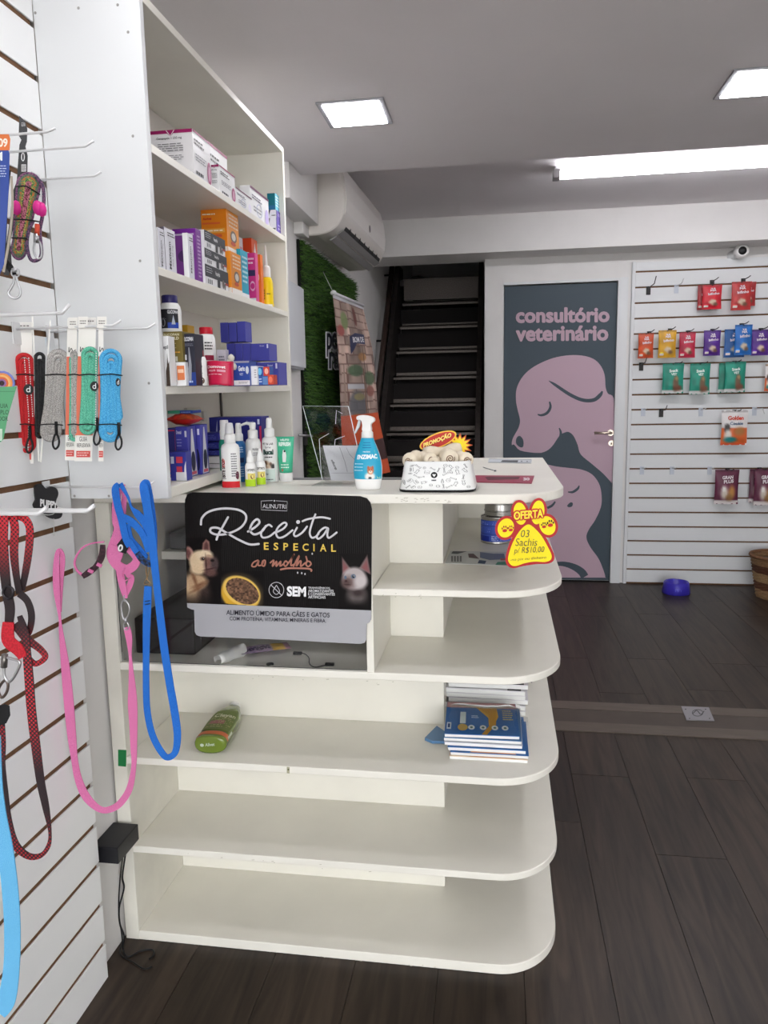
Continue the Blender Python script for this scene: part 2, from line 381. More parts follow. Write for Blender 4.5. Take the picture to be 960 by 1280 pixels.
# door and its frame
door = thing('door_1', 'x', 'x', ((DX0 + DX1) / 2, YF, 0))
del door['label']; del door['category']; door['kind'] = 'structure'
YD = 5.402
MB().box(DX0 + .004, DX1 - .012, YD, YD + .035, .012, DZ - .006).build('door_leaf', M((64, 77, 87), .5, name='slate_blue_paint'), door)
MB().box(DX1 - .010, DX1, 5.374, 5.42, 0, DZ + .0).box(DX0, DX1 + .0, 5.374, 5.386, DZ, DZ + .018).box(DX1, DX1 + .055, 5.370, 5.386, 0, DZ + .02).build('door_frame', WHITE, door)
dk = planeY(YD)
dd = Deco(dk, step=.0003, base=.0004)
PINK = (176, 152, 164); SL = (72, 84, 93)
DOORPINK = M((190, 162, 176), .5, name='dusty_pink_vinyl'); SLATE = M((64, 77, 87), .5, name='slate_vinyl')
# big dog head with its body running off the right edge
dd.poly([(767, 498), (760, 492), (757, 484), (756, 470), (752, 459), (744, 450), (731, 445), (712, 444), (690, 448), (668, 458), (654, 470), (646, 485), (645, 500), (647, 512),
         (650, 525), (648, 535), (641, 548), (640, 557), (645, 563), (662, 568), (680, 565), (690, 558), (699, 545), (705, 541), (711, 540), (717, 545), (722, 556), (726, 568), (740, 580), (754, 592), (764, 603), (765.8, 604.5), (766.3, 590), (766.8, 560), (767.2, 530)], DOORPINK, 4)
dd.poly([(640, 557), (643, 564), (652, 569), (668, 570), (684, 566), (668, 566), (650, 563), (643, 556)], SLATE, 3)
dd.stroke([(686, 476, .6), (694, 481, 3.4), (712, 493, 4.2), (728, 500, 4.4), (742, 500, 4.6), (750, 494, 4.6), (753, 489, 2)], 3, SLATE)
dd.stroke([(687, 502, 2), (688, 509, 3.2), (684, 516, 3.4), (677, 519, 3), (672, 518, 1.4)], 3, SLATE)
dd.stroke([(699, 535, 1.4), (701, 541, 3), (699, 550, 2.6), (693, 558, 1)], 3, SLATE)
dd.poly([(646, 547), (650, 545), (654, 550), (654, 558), (650, 559), (645, 554)], SLATE, 4)
# small dog below
dd.poly([(680, 580), (695, 583), (712, 585), (727, 587), (740, 593), (749, 605), (752, 620), (751, 634), (744, 650), (736, 662), (733, 672), (738, 684), (748, 698), (754, 712), (756.5, 721.5),
         (752, 722), (700, 722), (640, 721.8), (634, 700), (634, 620), (640, 585), (660, 579)], DOORPINK, 4)
dd.stroke([(710, 615, 1.4), (716, 615, 3), (722, 611, 3), (724, 607, 1.4)], 3, SLATE)
dd.poly([(709, 632), (713, 628), (716, 629), (715, 633), (711, 634)], SLATE, 4)
dd.stroke([(684, 635, 3), (690, 632, 3), (694, 627, 2)], 3, SLATE)
dd.stroke([(690, 705, 4), (705, 705, 6), (718, 709, 8), (727, 715, 9.5), (731, 721, 10)], 4, SLATE)
for w, a, b, c, d in (('consultório', 644.5, 402.5, 762, 386.5), ('veterinário', 644.5, 425.5, 760.5, 409)):
    pass
def fat(t, x0, y0, x1, y1, dec, m, b): dec.text(t, x0, y0, x1, y1, m, b)
dd.fat('consultório', 645.7, 403, 761, 385.5, DOORPINK, 1.05, -1.0)
dd.fat('veterinário', 645.7, 426, 759.5, 408.5, DOORPINK, 1.05, -1.0)
dd.build('door_artwork', door)
h0 = at(763, 541, 'Y', YD)
mb = MB().lathe((0, 0, 0), [(.022, 0), (.022, .006)], 20)
mb.v = [(h0[0] + x, YD - z, h0[2] + y) for x, y, z in mb.v]
mb.tube([(h0[0], YD - .006, h0[2]), (h0[0], YD - .045, h0[2]), (h0[0] - .02, YD - .052, h0[2]), (h0[0] - .115, YD - .052, h0[2] + .002)], .009, 10)
hd = mb.build('door_handle', M((205, 190, 175), .3, .9, name='satin_brass'), door)
k0 = at(764, 554, 'Y', YD); mb = MB().lathe((0, 0, 0), [(.021, 0), (.02, .005)], 20); mb.v = [(k0[0] + x, YD - z, k0[2] + y) for x, y, z in mb.v]
mb.box(k0[0] - .004, k0[0] + .004, YD - .007, YD - .005, k0[2] - .010, k0[2] + .004, 1)
mb.build('keyhole_plate', [M((205, 190, 175), .3, .9), BLACK], door)

# ---------------------------------------------------------------- slat walls
lw = thing('slat_wall_panel', 'white grooved slat wall panel on the left wall with wire hooks in it', 'slat wall', (-.9, .4, 0))
gz = [.09 + .0968 * k for k in range(23)]
MB().box(XL, -.8875, -.6, 1.424, .0, 2.24).build('backing', MDF, lw)
_d = None
for i in range(len(gz) + 1):
    z0 = 0 if i == 0 else gz[i - 1] + .0055; z1 = gz[i] - .0055 if i < len(gz) else 2.24
    o = MB().box(-.8875, -.883, -.6, 1.4293, z0, z1).build('slat', SLATW, lw, .0012)
rw = thing('slat_wall_panel', 'white grooved slat wall panel on the far wall holding treat bags', 'slat wall', (1.7, 5.38, 0))
MB().box(.905, XR, 5.376, YF, 0.0, 2.2).build('backing', MDF, rw)
gr = [.105 + .1017 * k for k in range(21)]
for i in range(len(gr) + 1):
    z0 = 0.012 if i == 0 else gr[i - 1] + .0055; z1 = gr[i] - .0055 if i < len(gr) else 2.2
    MB().box(.905, XR, 5.366, 5.376, z0, z1).build('slat', WHITE, rw, .001)
MB().box(.882, .904, 5.362, YF, 0, 2.205).build('edge_strip', WHITE, rw, .002)

# ---------------------------------------------------------------- lights
def panel_light(x, y, label, power, s=.218):
    t = thing('ceiling_panel_light', label, 'ceiling light', (x, y, ZC), 'square ceiling panel lights')
    h = s / 2
    MB().box(x - h, x + h, y - h, y + h, ZC - .006, ZC + .0, 0).build('frame', M((170, 170, 176), .4, .4, name='silver_frame'), t, .002)
    MB().box(x - h + .018, x + h - .018, y - h + .018, y + h - .018, ZC - .0085, ZC - .0062).build('diffuser', M((252, 251, 255), .5, emit=power, name='lit_panel_%g' % power), t)
PW = 22
panel_light(-.468, 2.565, 'lit square ceiling panel light above the medicine cabinet and counter', PW)
panel_light(.78, 2.565, 'lit square ceiling panel light cut off by the right edge', PW)
for x in (-.468, .78):
    for y, n in ((1.16, 'just before'), (-.25, 'above'), (-1.65, 'well behind')):
        panel_light(x, y, 'lit square ceiling panel light out of view %s the camera, %s row' % (n, 'left' if x < 0 else 'right'), 11)
tl = thing('tube_light', 'long lit tube light fixture on the rear ceiling before the beam', 'tube light', (1.0, 4.2, ZR))
ty = 4.22
MB().box(.285, 1.95, ty - .035, ty + .045, ZR - .028, ZR - .0005).build('housing', M((205, 205, 208), .5), tl, .004)
MB().box(.31, 1.95, ty - .055, ty - .0, ZR - .062, ZR - .028).build('tube', M((252, 251, 255), .5, emit=14, name='lit_tube'), tl, .008)
MB().box(.275, .31, ty - .06, ty + .01, ZR - .066, ZR - .02).build('end_cap', M((150, 148, 150), .5), tl, .003)
MB().box(.97, 1.13, ty - .036, ty - .03, ZR - .022, ZR - .01).build('clip', M((150, 150, 152), .5), tl)

# ---------------------------------------------------------------- air conditioner
ac = thing('air_conditioner', 'white split air conditioner high on the left wall before the stairs', 'air conditioner', (XL, 3.5, 2.07))
prof = [(XL, 2.40), (-.76, 2.40), (-.722, 2.375), (-.702, 2.31), (-.695, 2.23), (-.700, 2.165), (-.712, 2.13), (-.735, 2.10), (-.775, 2.078), (-.83, 2.068), (XL, 2.068)]
ACW = M((226, 221, 215), .35, name='air_conditioner_plastic')
MB().prism(cat_rom(prof[1:-1], 4).tolist() + [prof[-1], prof[0]], 3.49, 4.46, 0, 'Y', .006).build('body', ACW, ac)
fp = [(-.757, 2.402), (-.716, 2.378), (-.697, 2.31), (-.6895, 2.23), (-.6945, 2.168), (-.7035, 2.152), (-.710, 2.152), (-.716, 2.31), (-.757, 2.39)]
MB().prism(fp, 3.515, 4.455, 0, 'Y').build('front_panel', M((232, 228, 224), .3), ac)
MB().prism([(-.7075, 2.146), (-.7235, 2.104), (-.735, 2.112), (-.716, 2.15)], 3.60, 4.42, 0, 'Y').build('air_outlet', BLACK, ac)
for k, (a, b) in enumerate(((-.722, 2.103), (-.757, 2.078))):
    MB().prism([(a, b), (a + .004, b - .004), (a - .028, b - .021), (a - .032, b - .016)], 3.57, 4.42, 0, 'Y').build('louver', M((168, 166, 166), .4), ac)
for k in range(7):
    y = 3.68 + k * .105; MB().box(-.732, -.712, y, y + .004, 2.108, 2.142).build('vane', M((70, 68, 68), .5), ac)
d_ = MB().lathe((0, 0, 0), [(.012, 0), (.010, .003)], 14); d_.v = [(-.6905 + z, 4.02 + x, 2.2 + y * 1.6) for x, y, z in d_.v]; d_.build('badge', M((110, 105, 108), .3, .5), ac)
ac.rotation_euler = (0, 0, math.radians(-2.3))
ab = MB().box(XL, -.866, 3.38, 3.487, 2.055, 2.107)
tag(ab.build('pipe_cover', WALLP, None, .003, off=(XL, 3.43, 2.055)), 'small white pipe cover box beside the air conditioner, under the duct', 'pipe cover')

# ---------------------------------------------------------------- security camera
p = at(927, 314, 'Y', 5.30)
sc = thing('security_camera', 'white round security camera on the far wall below the beam', 'camera', (p[0] - .02, YF, p[2]))
mb = MB().lathe((0, 0, 0), [(.035, 0), (.035, .012), (.02, .03), (.018, .055)], 20); mb.v = [(p[0] - .03 + x + z * .2, YF - z, p[2] - .012 + y) for x, y, z in mb.v]; mb.build('mount', WHITE, sc)
mb = MB().lathe((0, 0, 0), [(.026, 0), (.042, .012), (.045, .03), (.042, .055), (.03, .062)], 24); mb.v = [(p[0] + x, YF - .045 - z, p[2] + y) for x, y, z in mb.v]; mb.build('housing', M((235, 233, 232), .4), sc)
mb = MB().lathe((0, 0, 0), [(.026, 0), (.02, .006), (.008, .007)], 20); mb.v = [(p[0] + x, YF - .107 - z, p[2] + y) for x, y, z in mb.v]; mb.build('lens', BLACK, sc)

# ---------------------------------------------------------------- stairs
st = thing('staircase', 'dark steep steel staircase rising behind the far wall opening', 'staircase', (-.5, 5.6, 0))
TREAD = M((120, 112, 106), .5, .3, noise=.2, nscale=120, name='chequer_tread_steel')
for k in range(-4, 6):
    z = 1.084 + .2125 * k; y = 5.587 + .185 * k
    tr = MB(); tr.box(-.832 + .0032 * k, -.168, y, y + .17, z - .012, z); tr.box(-.832 + .0032 * k, -.168, y, y + .004, z - .03, z); o = tr.build('tread', TREAD, st)
    MB().box(-.83 + .0032 * k, -.17, y + .166, y + .17, z, z + .03).build('back_lip', TREAD, st)
    if k < 5: MB().box(-.83, -.17, y + .19, y + .196, z - .06, z + .15).build('riser_plate', M((34, 30, 30), .8), st)
za, zb = 1.084 - .2125 * 4.9, 1.084 + .2125 * 5
ya, yb = 5.587 - .185 * 4.9, 5.587 + .185 * 5
for x0, x1 in ((-.870, -.834), (-.166, -.128)):
    mb = MB(); vs = [(x, y, z) for x in (x0, x1) for y, z in ((ya - .03, za + .02), (ya + .2, za - .06), (yb + .21, zb + .0), (yb + .21, zb + .30), (yb - .02, zb + .30))]
    mb.add(vs, [(0, 1, 2, 3, 4), (5, 6, 7, 8, 9), (0, 1, 6, 5), (1, 2, 7, 6), (2, 3, 8, 7), (3, 4, 9, 8), (4, 0, 5, 9)]); mb.build('stringer', DARKST, st)
MB().box(-.80, -.168, 6.50, 6.51, 2.16, 2.335).build('chequer_plate', M((104, 96, 92), .5, .3, noise=.35, nscale=160, name='chequer_plate_steel'), st)
MB().box(-.832, -.166, 6.51, 8.19, 2.28, 2.33).build('landing', DARKST, st)
hr = thing('handrail', 'dark handrail sloping up the left wall beside the stairs', 'handrail', (-.88, 5.6, 1.2))
a, b = at(491, 325, 'X', -.855), at(466, 545, 'X', -.855)
MB().tube([a, b], .02, 8).build('rail', M((60, 45, 40), .5), hr)
for q in (.1, .5): p = a + (b - a) * q; MB().tube([p, (XL, p[1], p[2])], .008, 6).build('bracket', BLACK, hr)
cl = MB(); P_ = [(x, z) for x, z in ((-.76, 2.336), (-.73, 2.36), (-.68, 2.366), (-.62, 2.352), (-.56, 2.345), (-.54, 2.336))]
cl.prism(P_, 6.53, 6.62, 0, 'Y', .006); tag(cl.build('folded_cloth', M((40, 36, 36), .9), None, off=(-.66, 6.58, 2.336)), 'dark cloth lying on top of the stair landing edge', 'cloth')

# ---------------------------------------------------------------- artificial grass panel, letters, banner
gp = thing('artificial_grass_panel', 'green artificial grass panel fixed to the left wall behind the counter', 'grass panel', (XL, 4.1, 1.0))
MB().box(XL + .001, -.898, 3.42, 4.76, .6, 2.04).build('backing', M((16, 20, 14), .9), gp)
mb = MB(); rg = random.Random(3)
for i in range(26000):
    y = rg.uniform(3.43, 4.76); z = rg.uniform(.7, 2.045); l = rg.uniform(.025, .055); a = rg.uniform(0, 6.28); t = rg.uniform(.2, .8)
    dy, dz = math.cos(a) * l * t, math.sin(a) * l * t - .008; w = .0022
    mb.v += [(-.898, y - w * math.sin(a), z + w * math.cos(a)), (-.898, y + w * math.sin(a), z - w * math.cos(a)), (-.898 + l * (1 - t * .6), y + dy, z + dz)]
    n = len(mb.v); mb.f.append((n - 3, n - 2, n - 1)); mb.m.append(rg.choice((0, 0, 1, 1, 2))); mb.sm.append(False)
g = mb.build('grass_blades', [M((58, 92, 38), .6), M((84, 122, 50), .6), M((36, 62, 28), .6)], gp); g['kind'] = 'stuff'
sb = thing('letter_sign', 'black board with white cut out letters on the grass panel behind the banner', 'sign', (-.87, 4.25, 1.2))
Xs = -.83
q = [at(x, y, 'X', Xs) for x, y in ((408, 405), (424, 398), (428, 560), (412, 560))]
y0, y1 = 3.83, 4.5
MB().box(Xs - .012, Xs, 4.02, 4.55, .7, 1.86).build('board', BLACK, sb)
dd = Deco(planeX(Xs + .006), step=.0004)
lt = []
for i, (w, x0, yb_, x1, yt) in enumerate((('pe', 407, 448, 423, 414), ('ra', 410, 463, 426, 438))):
    V, Fs = text_mesh(w, .11); dd._put([(x0 + x * (x1 - x0), yb_ + y * (yt - yb_)) for x, y in V], Fs, (225, 226, 230))
    V, Fs = text_mesh(w, .02); dd._put([(x0 + 1.4 + x * (x1 - x0 - 2.8), yb_ - 2 + y * (yt - yb_ + 4)) for x, y in V], Fs, (30, 34, 50))
dd.build('lettering', sb)
bn = thing('hanging_banner', 'canvas banner printed with a brick wall, orange lower end, hanging left of the stairs', 'banner', (-.8, 3.9, 1.75))
LE = cat_rom([(415.5, 366), (419, 400), (422.5, 440), (424.5, 480), (426, 520), (428, 560), (432, 600)], 4)
RE = cat_rom([(453, 382), (459, 408), (466, 440), (470, 480), (472.5, 515), (479, 548), (488, 590)], 4)
YL, YRt = 3.62, 4.05
def bannerf(u, v, off):
    i = v * (len(LE) - 1); k = min(int(i), len(LE) - 2); f = i - k
    l = LE[k] * (1 - f) + LE[k + 1] * f; r = RE[k] * (1 - f) + RE[k + 1] * f
    A = at(l[0], l[1], 'Y', YL); B = at(r[0], r[1], 'Y', YRt); q = A * (1 - u) + B * u
    return (q[0] + off + .02 * math.sin(math.pi * u) * v, q[1], q[2])
def brickpaint(U, V):
    C = np.zeros(U.shape + (3,)); n = vnoise(U, V, 9, 3)[..., None]; C[:] = np.array([172, 148, 136]) * (.8 + .4 * n)
    row = np.floor(V * 20 + .25 * n[..., 0]); du = (U * 2.7 + .5 * (row % 2)) % 1; dv = (V * 20 + .25 * n[..., 0]) % 1
    rv = np.sin(row * 12.9 + np.floor(U * 2.7 + .5 * (row % 2)) * 78.2) * .5 + .5
    C *= (.82 + .3 * rv)[..., None]
    C[(du < .05) | (dv < .13)] = (112, 84, 78)
    for cx, cy, rx, ry, c in ((.25, .16, .1, .05, (120, 140, 90)), (.6, .12, .05, .06, (110, 60, 52)), (.12, .22, .09, .03, (150, 70, 66)), (.35, .3, .0, .0, (0, 0, 0)), (.4, .43, .2, .03, (70, 100, 70)),
                              (.78, .47, .17, .035, (78, 102, 72)), (.78, .54, .13, .03, (140, 86, 76)), (.4, .62, .22, .085, (96, 98, 104)), (.45, .57, .14, .02, (150, 140, 96)), (.35, .68, .12, .02, (140, 110, 80)),
                              (.62, .36, .12, .022, (170, 120, 70))):
        if rx: blob(C, U, V, cx, cy, rx, ry, c, .15, a=.85)
    C[(abs(U - .66) < .012) & (V > .3) & (V < .72)] = (74, 58, 52)
    for x0, x1, y0, y1, c in ((.16, .62, .5, .53, (190, 190, 194)), (.16, .18, .42, .72, (120, 88, 74)), (.6, .63, .42, .72, (120, 88, 74)), (.1, .12, .4, .74, (150, 128, 116)), (.55, .76, .74, .79, (78, 76, 78))):
        C[(U > x0) & (U < x1) & (V > y0) & (V < y1)] = c
    k = (V > .655 + .0) & (V > .0)
    O = V > .665
    C[O] = (208, 84, 40); C[(V > .83) & (V < .92)] = (70, 42, 40)
    C[V < .045] = (200, 200, 206)
    C *= (.96 + .06 * np.sin(U * 9))[..., None]
    return C
art('canvas', bannerf, 60, 150, brickpaint, bn, PRINT_M)
dd = Deco(bannerf, base=.003)
dd.poly([(.32, .25), (.5, .225), (.78, .23), (.76, .29), (.5, .285), (.4, .32), (.3, .345)], (44, 50, 84))
V, Fs = text_mesh('BOM DE', .03); dd._put([(.40 + x * .34, .282 - y * .032 - .006 * x) for x, y in V], Fs, (214, 214, 220)); dd.build('flag', bn)
MB().tube([bannerf(-.02, 0, .004), bannerf(1.0, 0, .004)], .008, 8).build('rod', M((205, 205, 208), .4), bn)
e0 = bannerf(0, 0, .005); mb = MB().lathe(tuple(e0 - np.array([0, 0, .012]) if isinstance(e0, np.ndarray) else (e0[0], e0[1], e0[2] - .012)), [(.004, 0), (.014, .005), (.016, .012), (.012, .02), (.004, .024)], 12); mb.build('rod_end', WHITE, bn)
s1 = at(404, 340, 'X', -.85)
MB().tube([e0, s1], .0016, 5).build('cord', M((200, 200, 196), .7), bn)
# flat metal cabinet door on the grey wall strip
eb = thing('electrical_box', 'flat light grey electrical box on the left wall beside the medicine cabinet', 'electrical box', (XL, 3.2, 1.4))
a = at(380, 365, 'X', -.862); b = at(380, 462, 'X', -.862)
MB().box(XL, -.872, 2.95, a[1], b[2], a[2] + .02).build('casing', M((196, 198, 204), .5), eb, .002)
MB().box(-.872, -.862, 2.94, a[1] - .004, b[2] + .008, a[2] + .012).build('door', M((206, 208, 212), .45), eb, .002)
# ---------------------------------------------------------------- pet bowl and basket on the floor
p = at(845, 741, 'Z', 0)
pb = thing('pet_bowl', 'small blue plastic pet bowl on the floor before the slat wall', 'pet bowl', p)
BL = M((58, 48, 170), .3, name='violet_blue_plastic')
MB().lathe(p, [(.088, 0), (.092, .006), (.080, .075), (.076, .08), (.068, .076), (.06, .04), (.03, .03)], 32).build('bowl', BL, pb)
dd = Deco(cylsurf(p, lambda v: .092 - .012 * v, .075)); dd.text('PET', .36, .35, .62, .62, (92, 88, 200), .03); dd.build('raised_lettering', pb)
p = at(962, 746, 'Z', 0); p[0] += .06
bk = thing('wicker_basket', 'brown and tan striped woven basket standing on the floor at the far right', 'basket', p)
R1 = lambda z: .135 + .045 * (z / .27)
for k in range(27):
    z = .005 + k * .01; c = ((150, 118, 84), (96, 62, 44), (158, 128, 92), (88, 56, 40), (140, 108, 76))[int(k / 5.4)]
    pts = []
    for j in range(48):
        a_ = 2 * math.pi * j / 48; r = R1(z) + .0035 * math.cos(12 * a_ + math.pi * (k % 2)); pts.append((p[0] + r * math.cos(a_), p[1] + r * math.sin(a_), z))
    o = MB().tube(pts, .0058, 5, closed=True).build('woven_coil', M(c, .8, noise=.2, nscale=90), bk)
MB().tube([(p[0] + (R1(.272) + .004) * math.cos(t * math.pi / 24), p[1] + (R1(.272) + .004) * math.sin(t * math.pi / 24), .276) for t in range(48)], .011, 6, closed=True).build('rim', M((120, 84, 58), .8, noise=.25, nscale=60), bk)
MB().lathe(p, [(.13, .002), (.13, .006)], 24).build('base', M((80, 52, 38), .9), bk)
lz = MB(); rg = random.Random(5)
lz.lathe((p[0], p[1], .01), [(.128, .0), (.168, .215), (.12, .235), (.05, .228)], 30)
lz.v = [(x + rg.uniform(-.006, .006), y + rg.uniform(-.006, .006), z + rg.uniform(-.008, .012)) for x, y, z in lz.v]
lz.build('crumpled_liner', M((120, 112, 112), .25, .2), bk)

# ================================================================ SHOP COUNTER
YC, YB_, XD = 1.553, 1.817, -.268          # front edge, recessed back, divider
ct = thing('shop_counter', 'white shelved shop counter with rounded open corner shelves', 'counter', (-.4, 1.7, 0))
def corner(x0, yin, x1=.146, yend=2.575, xin=-.15, rx=.146, ry=.168):
    """floor plan of a shelf that wraps round the open corner"""
    return [(x0, YC)] + [(x, y) for x, y in arc(x1 - rx, YC + ry, rx, ry, -90, 0, 14)] + [(x1 + .004, yend), (xin, yend), (xin, yin), (x0, yin)]
zs = [.250, .478, .711]
MB().prism(corner(-.903, YB_ + .035), 1.0875, 1.1075, 0, 'Z', .0015).build('counter_top', MELAMINE, ct)
MB().prism(corner(-.868, YB_ + .012), .0, .024, 0, 'Z', .0015).build('base_shelf', MELAMINE, ct)
for z in zs: MB().prism(corner(-.868, YB_ + .012), z - .017, z, 0, 'Z', .0015).build('shelf', MELAMINE, ct)
MB().prism(corner(XD + .0005, YB_ + .012), .901 - .015, .901, 0, 'Z', .0015).build('shelf', MELAMINE, ct)
MB().box(-.9035, -.8685, YC, YB_ + .012, 0, 1.087).build('post', M((222, 219, 208), .5, noise=.05, nscale=14, name='worn_white_board'), ct, .0015)
for a, b in ((.0245, .2325), (.2505, .4605), (.4785, .6935)):
    MB().box(-.868, -.134, YB_, YB_ + .012, a, b).build('back_panel', MELAMINE, ct)
    MB().box(-.146, -.134, YB_ + .0125, 2.57, a, b).build('side_panel', MELAMINE, ct)
    MB().box(-.134, .0, 2.555, 2.57, a, b).build('end_panel', MELAMINE, ct)
for a, b in ((.7115, .8855), (.9015, 1.087)):
    MB().box(XD, -.134, YB_ + .0, YB_ + .014, a, b).build('back_panel', MELAMINE, ct)
    MB().box(-.146, -.134, YB_ + .0145, 2.57, a, b).build('side_panel', MELAMINE, ct)
    MB().box(-.134, .0, 2.555, 2.57, a, b).build('end_panel', MELAMINE, ct)
MB().box(XD - .0155, XD, YC + .001, YB_ + .012, .7115, 1.087).build('divider', MELAMINE, ct)
# glass fronted display compartment, open towards the staff side
MB().box(-.868, XD - .016, YC + .010, YC + .014, .7115, 1.087).build('glass_pane', GLASS, ct)
a = at(200, 689.5, 'Y', 1.80); b = at(200, 699, 'Y', 1.80)
MB().box(-.868, XD - .016, 1.80, 1.815, b[2], a[2]).box(-.868, XD - .016, 1.815, 2.1, a[2] - .012, a[2]).build('inner_shelf', MELAMINE, ct)
z1i = a[2]
a = at(200, 759.5, 'Y', 1.80); b = at(200, 769, 'Y', 1.80); z2i = a[2]
MB().box(-.868, XD - .016, 1.80, 1.815, b[2], a[2]).box(-.868, XD - .016, 1.815, 2.1, a[2] - .012, a[2]).build('inner_shelf', MELAMINE, ct)
MB().box(-.868, XD - .016, YB_ + .0125, 2.1, .696, .711).build('inner_floor', MELAMINE, ct)
MB().box(-.868, XD - .0, 2.10, 2.112, .5, 1.0875).build('rear_board', M((168, 168, 168), .5), ct)
# stains and chips along the edges
dd = Deco(lambda u, v, off: at(u, v, 'Y', YC - off), step=.00005)
dd.poly([(147.5, 937), (158, 937.5), (157.6, 958.5), (147.6, 957.5)], (28, 122, 66)); dd.build('green_tape', ct, 'green tape scrap on the left post'); dd = Deco(lambda u, v, off: at(u, v, 'Y', YC - off), step=.00005)
dd.poly([(358.5, 958.5), (362, 958.8), (362, 967), (358.5, 966.5)], (170, 166, 140)); dd.rect(359.5, 961, 361.5, 963, (90, 92, 60)); dd.build('tape_piece', ct)

# items seen through the glass
t = MB().box(-.86, -.40, 1.83, 2.08, z1i + .0005, z1i + .045); tag(t.build('storage_tray', M((92, 92, 94), .5), None, .004, off=(-.6, 1.95, z1i)), 'flat dark grey tray on the upper inner shelf behind the glass', 'tray')
t = thing('spiral_notebook', 'grey spiral bound notebook lying on the lower inner shelf behind the glass', 'notebook', (-.7, 1.9, z2i))
a0 = at(205, 747, 'Y', 1.83); MB().box(-.76, -.55, 1.835, 2.05, z2i + .0005, z2i + .012).build('pages', M((176, 176, 172), .7), t); MB().box(-.76, -.55, 1.835, 2.05, z2i + .0125, z2i + .014).build('cover', M((150, 152, 152), .6), t)
sp = MB()
for k in range(30):
    x = -.755 + k * .0069; sp.tube([(x + .001 * math.sin(j), 1.836 + .006 * math.cos(j * .9), z2i + .0085 + .0075 * math.sin(j * .9)) for j in range(8)], .0009, 4)
sp.build('spiral_binding', M((220, 220, 220), .3, .6), t)
t = MB().box(-.70, -.56, 1.99, 2.09, z2i + .0145, z2i + .11); tag(t.build('storage_box', M((30, 28, 28), .5), None, .004, off=(-.63, 2.0, z2i)), 'black box standing behind the spiral notebook in the glass case', 'box')
t = thing('dark_filler_box', 'added dark low box that darkens the lower left of the glass display compartment', 'box', (-.78, 1.7, .711))  # box added so the lower left of the bright case turns dark
MB().box(-.862, -.712, 1.62, 2.08, .7115, .80).build('casing', M((34, 31, 31), .35), t, .004); MB().box(-.712, -.7105, 1.66, 2.04, .72, .79).build('panel', M((60, 54, 52), .3), t)
p = at(425, 833, 'Z', .712)
def rolled(px, py, z, name, label, L=.05, r=.012):
    pass
t = MB(); A = at(272, 825, 'Z', .724); B = at(303, 812, 'Z', .724)
ax_ = (B - A) / np.linalg.norm(B - A); sd = np.array([ax_[1], -ax_[0], 0]); V = []
for i in range(9):
    q = A + (B - A) * i / 8; rr = .0115 + .004 * (i / 8)
    for j in range(14):
        an = -2.2 + j * .38; V.append(q + sd * rr * math.sin(an) * (1 + .1 * math.sin(i * 2)) + np.array([0, 0, rr * math.cos(an) + .002 * math.sin(i * 1.7 + j)]))
t.add(V, [(i * 14 + j, i * 14 + j + 1, (i + 1) * 14 + j + 1, (i + 1) * 14 + j) for i in range(8) for j in range(13)], 0, True)
tag(t.build('paper_scrap', M((226, 226, 222), .8), None, off=A), 'curled white paper scrap behind the glass under the sign', 'paper')
def pouch(name, label, cat, fn_corner, w, h, dth, paint, loc, group=None, nu=18, nv=24, rot=None, mat=None):
    """sealed foil bag: bulging front and back, flat crimped ends"""
    t = thing(name, label, cat, loc, group)
    def sf(u, v, off, side=1):
        prof = (math.sin(math.pi * min(max(u, 0), 1)) ** .55) * (max(0, math.sin(math.pi * min(max((v - .06) / .88, 0), 1))) ** .6) * (.75 + .5 * (1 - v))
        wr = .0012 * math.sin(v * 23 + u * 5) * prof + .0008 * math.sin(u * 31)
        x = (u - .5) * w * (1 - .05 * math.sin(math.pi * v)); y = -(dth / 2 * prof + wr) * side - off * side; z = v * h
        return fn_corner(x, y, z)
    art('front', lambda u, v, off: sf(u, 1 - v, 0), nu, nv, paint, t, mat)
    mb = MB(); mb.add([sf(i / 8, j / 10, 0, -1) for j in range(11) for i in range(9)], [(j * 9 + i, j * 9 + i + 1, (j + 1) * 9 + i + 1, (j + 1) * 9 + i) for j in range(10) for i in range(8)], 0, True)
    return t, sf, mb
A = at(338, 818, 'Z', .7125)
def snackpaint(U, V):
    C = np.zeros(U.shape + (3,)); C[:] = (150, 128, 152); C[U > .62] = (214, 168, 44); C[(U > .9)] = (206, 150, 170); C *= (.85 + .3 * vnoise(U, V, 8))[..., None]; C[(vnoise(U, V, 22, 5) > .7) & (U < .6)] = (90, 66, 100); return C
ca_, sa_ = math.cos(.5), math.sin(.5)
t, sfn, mb = pouch('snack_packet', 'crumpled purple and yellow packet lying behind the glass under the sign', 'packet',
    lambda x, y, z: (A[0] + (z - .06) * ca_ - x * sa_ - .02, A[1] + (z - .06) * sa_ + x * ca_ + .02, .7205 - y * .8), .05, .12, .015, lambda U, V: snackpaint(1 - V, U), A)
mb.build('back', M((150, 128, 152), .4), t)
dd = Deco(lambda u, v, off: sfn(u, v, off), base=.0008); dd.text('MARCAS', .15, .12, .45, .6, (50, 36, 66), .03, rot=True); dd.build('lettering', t)
mb = MB(); z = .7135
mb.tube(cat_rom([at(372, 817, 'Z', z), at(380, 817, 'Z', z), at(386, 822, 'Z', z), at(387, 830, 'Z', z), at(394, 834, 'Z', z), at(404, 832, 'Z', z), at(410, 831, 'Z', z)], 5), .0011, 6)
for q in ((372, 817), (412, 831)): q = at(*q, 'Z', z); mb.box(q[0] - .010, q[0] + .010, q[1] - .004, q[1] + .004, z - .0014, z + .004)
tag(mb.build('usb_cable', BLACK, None, off=at(390, 825, 'Z', .711)), 'short black cable lying behind the glass right of the curled paper', 'cable')
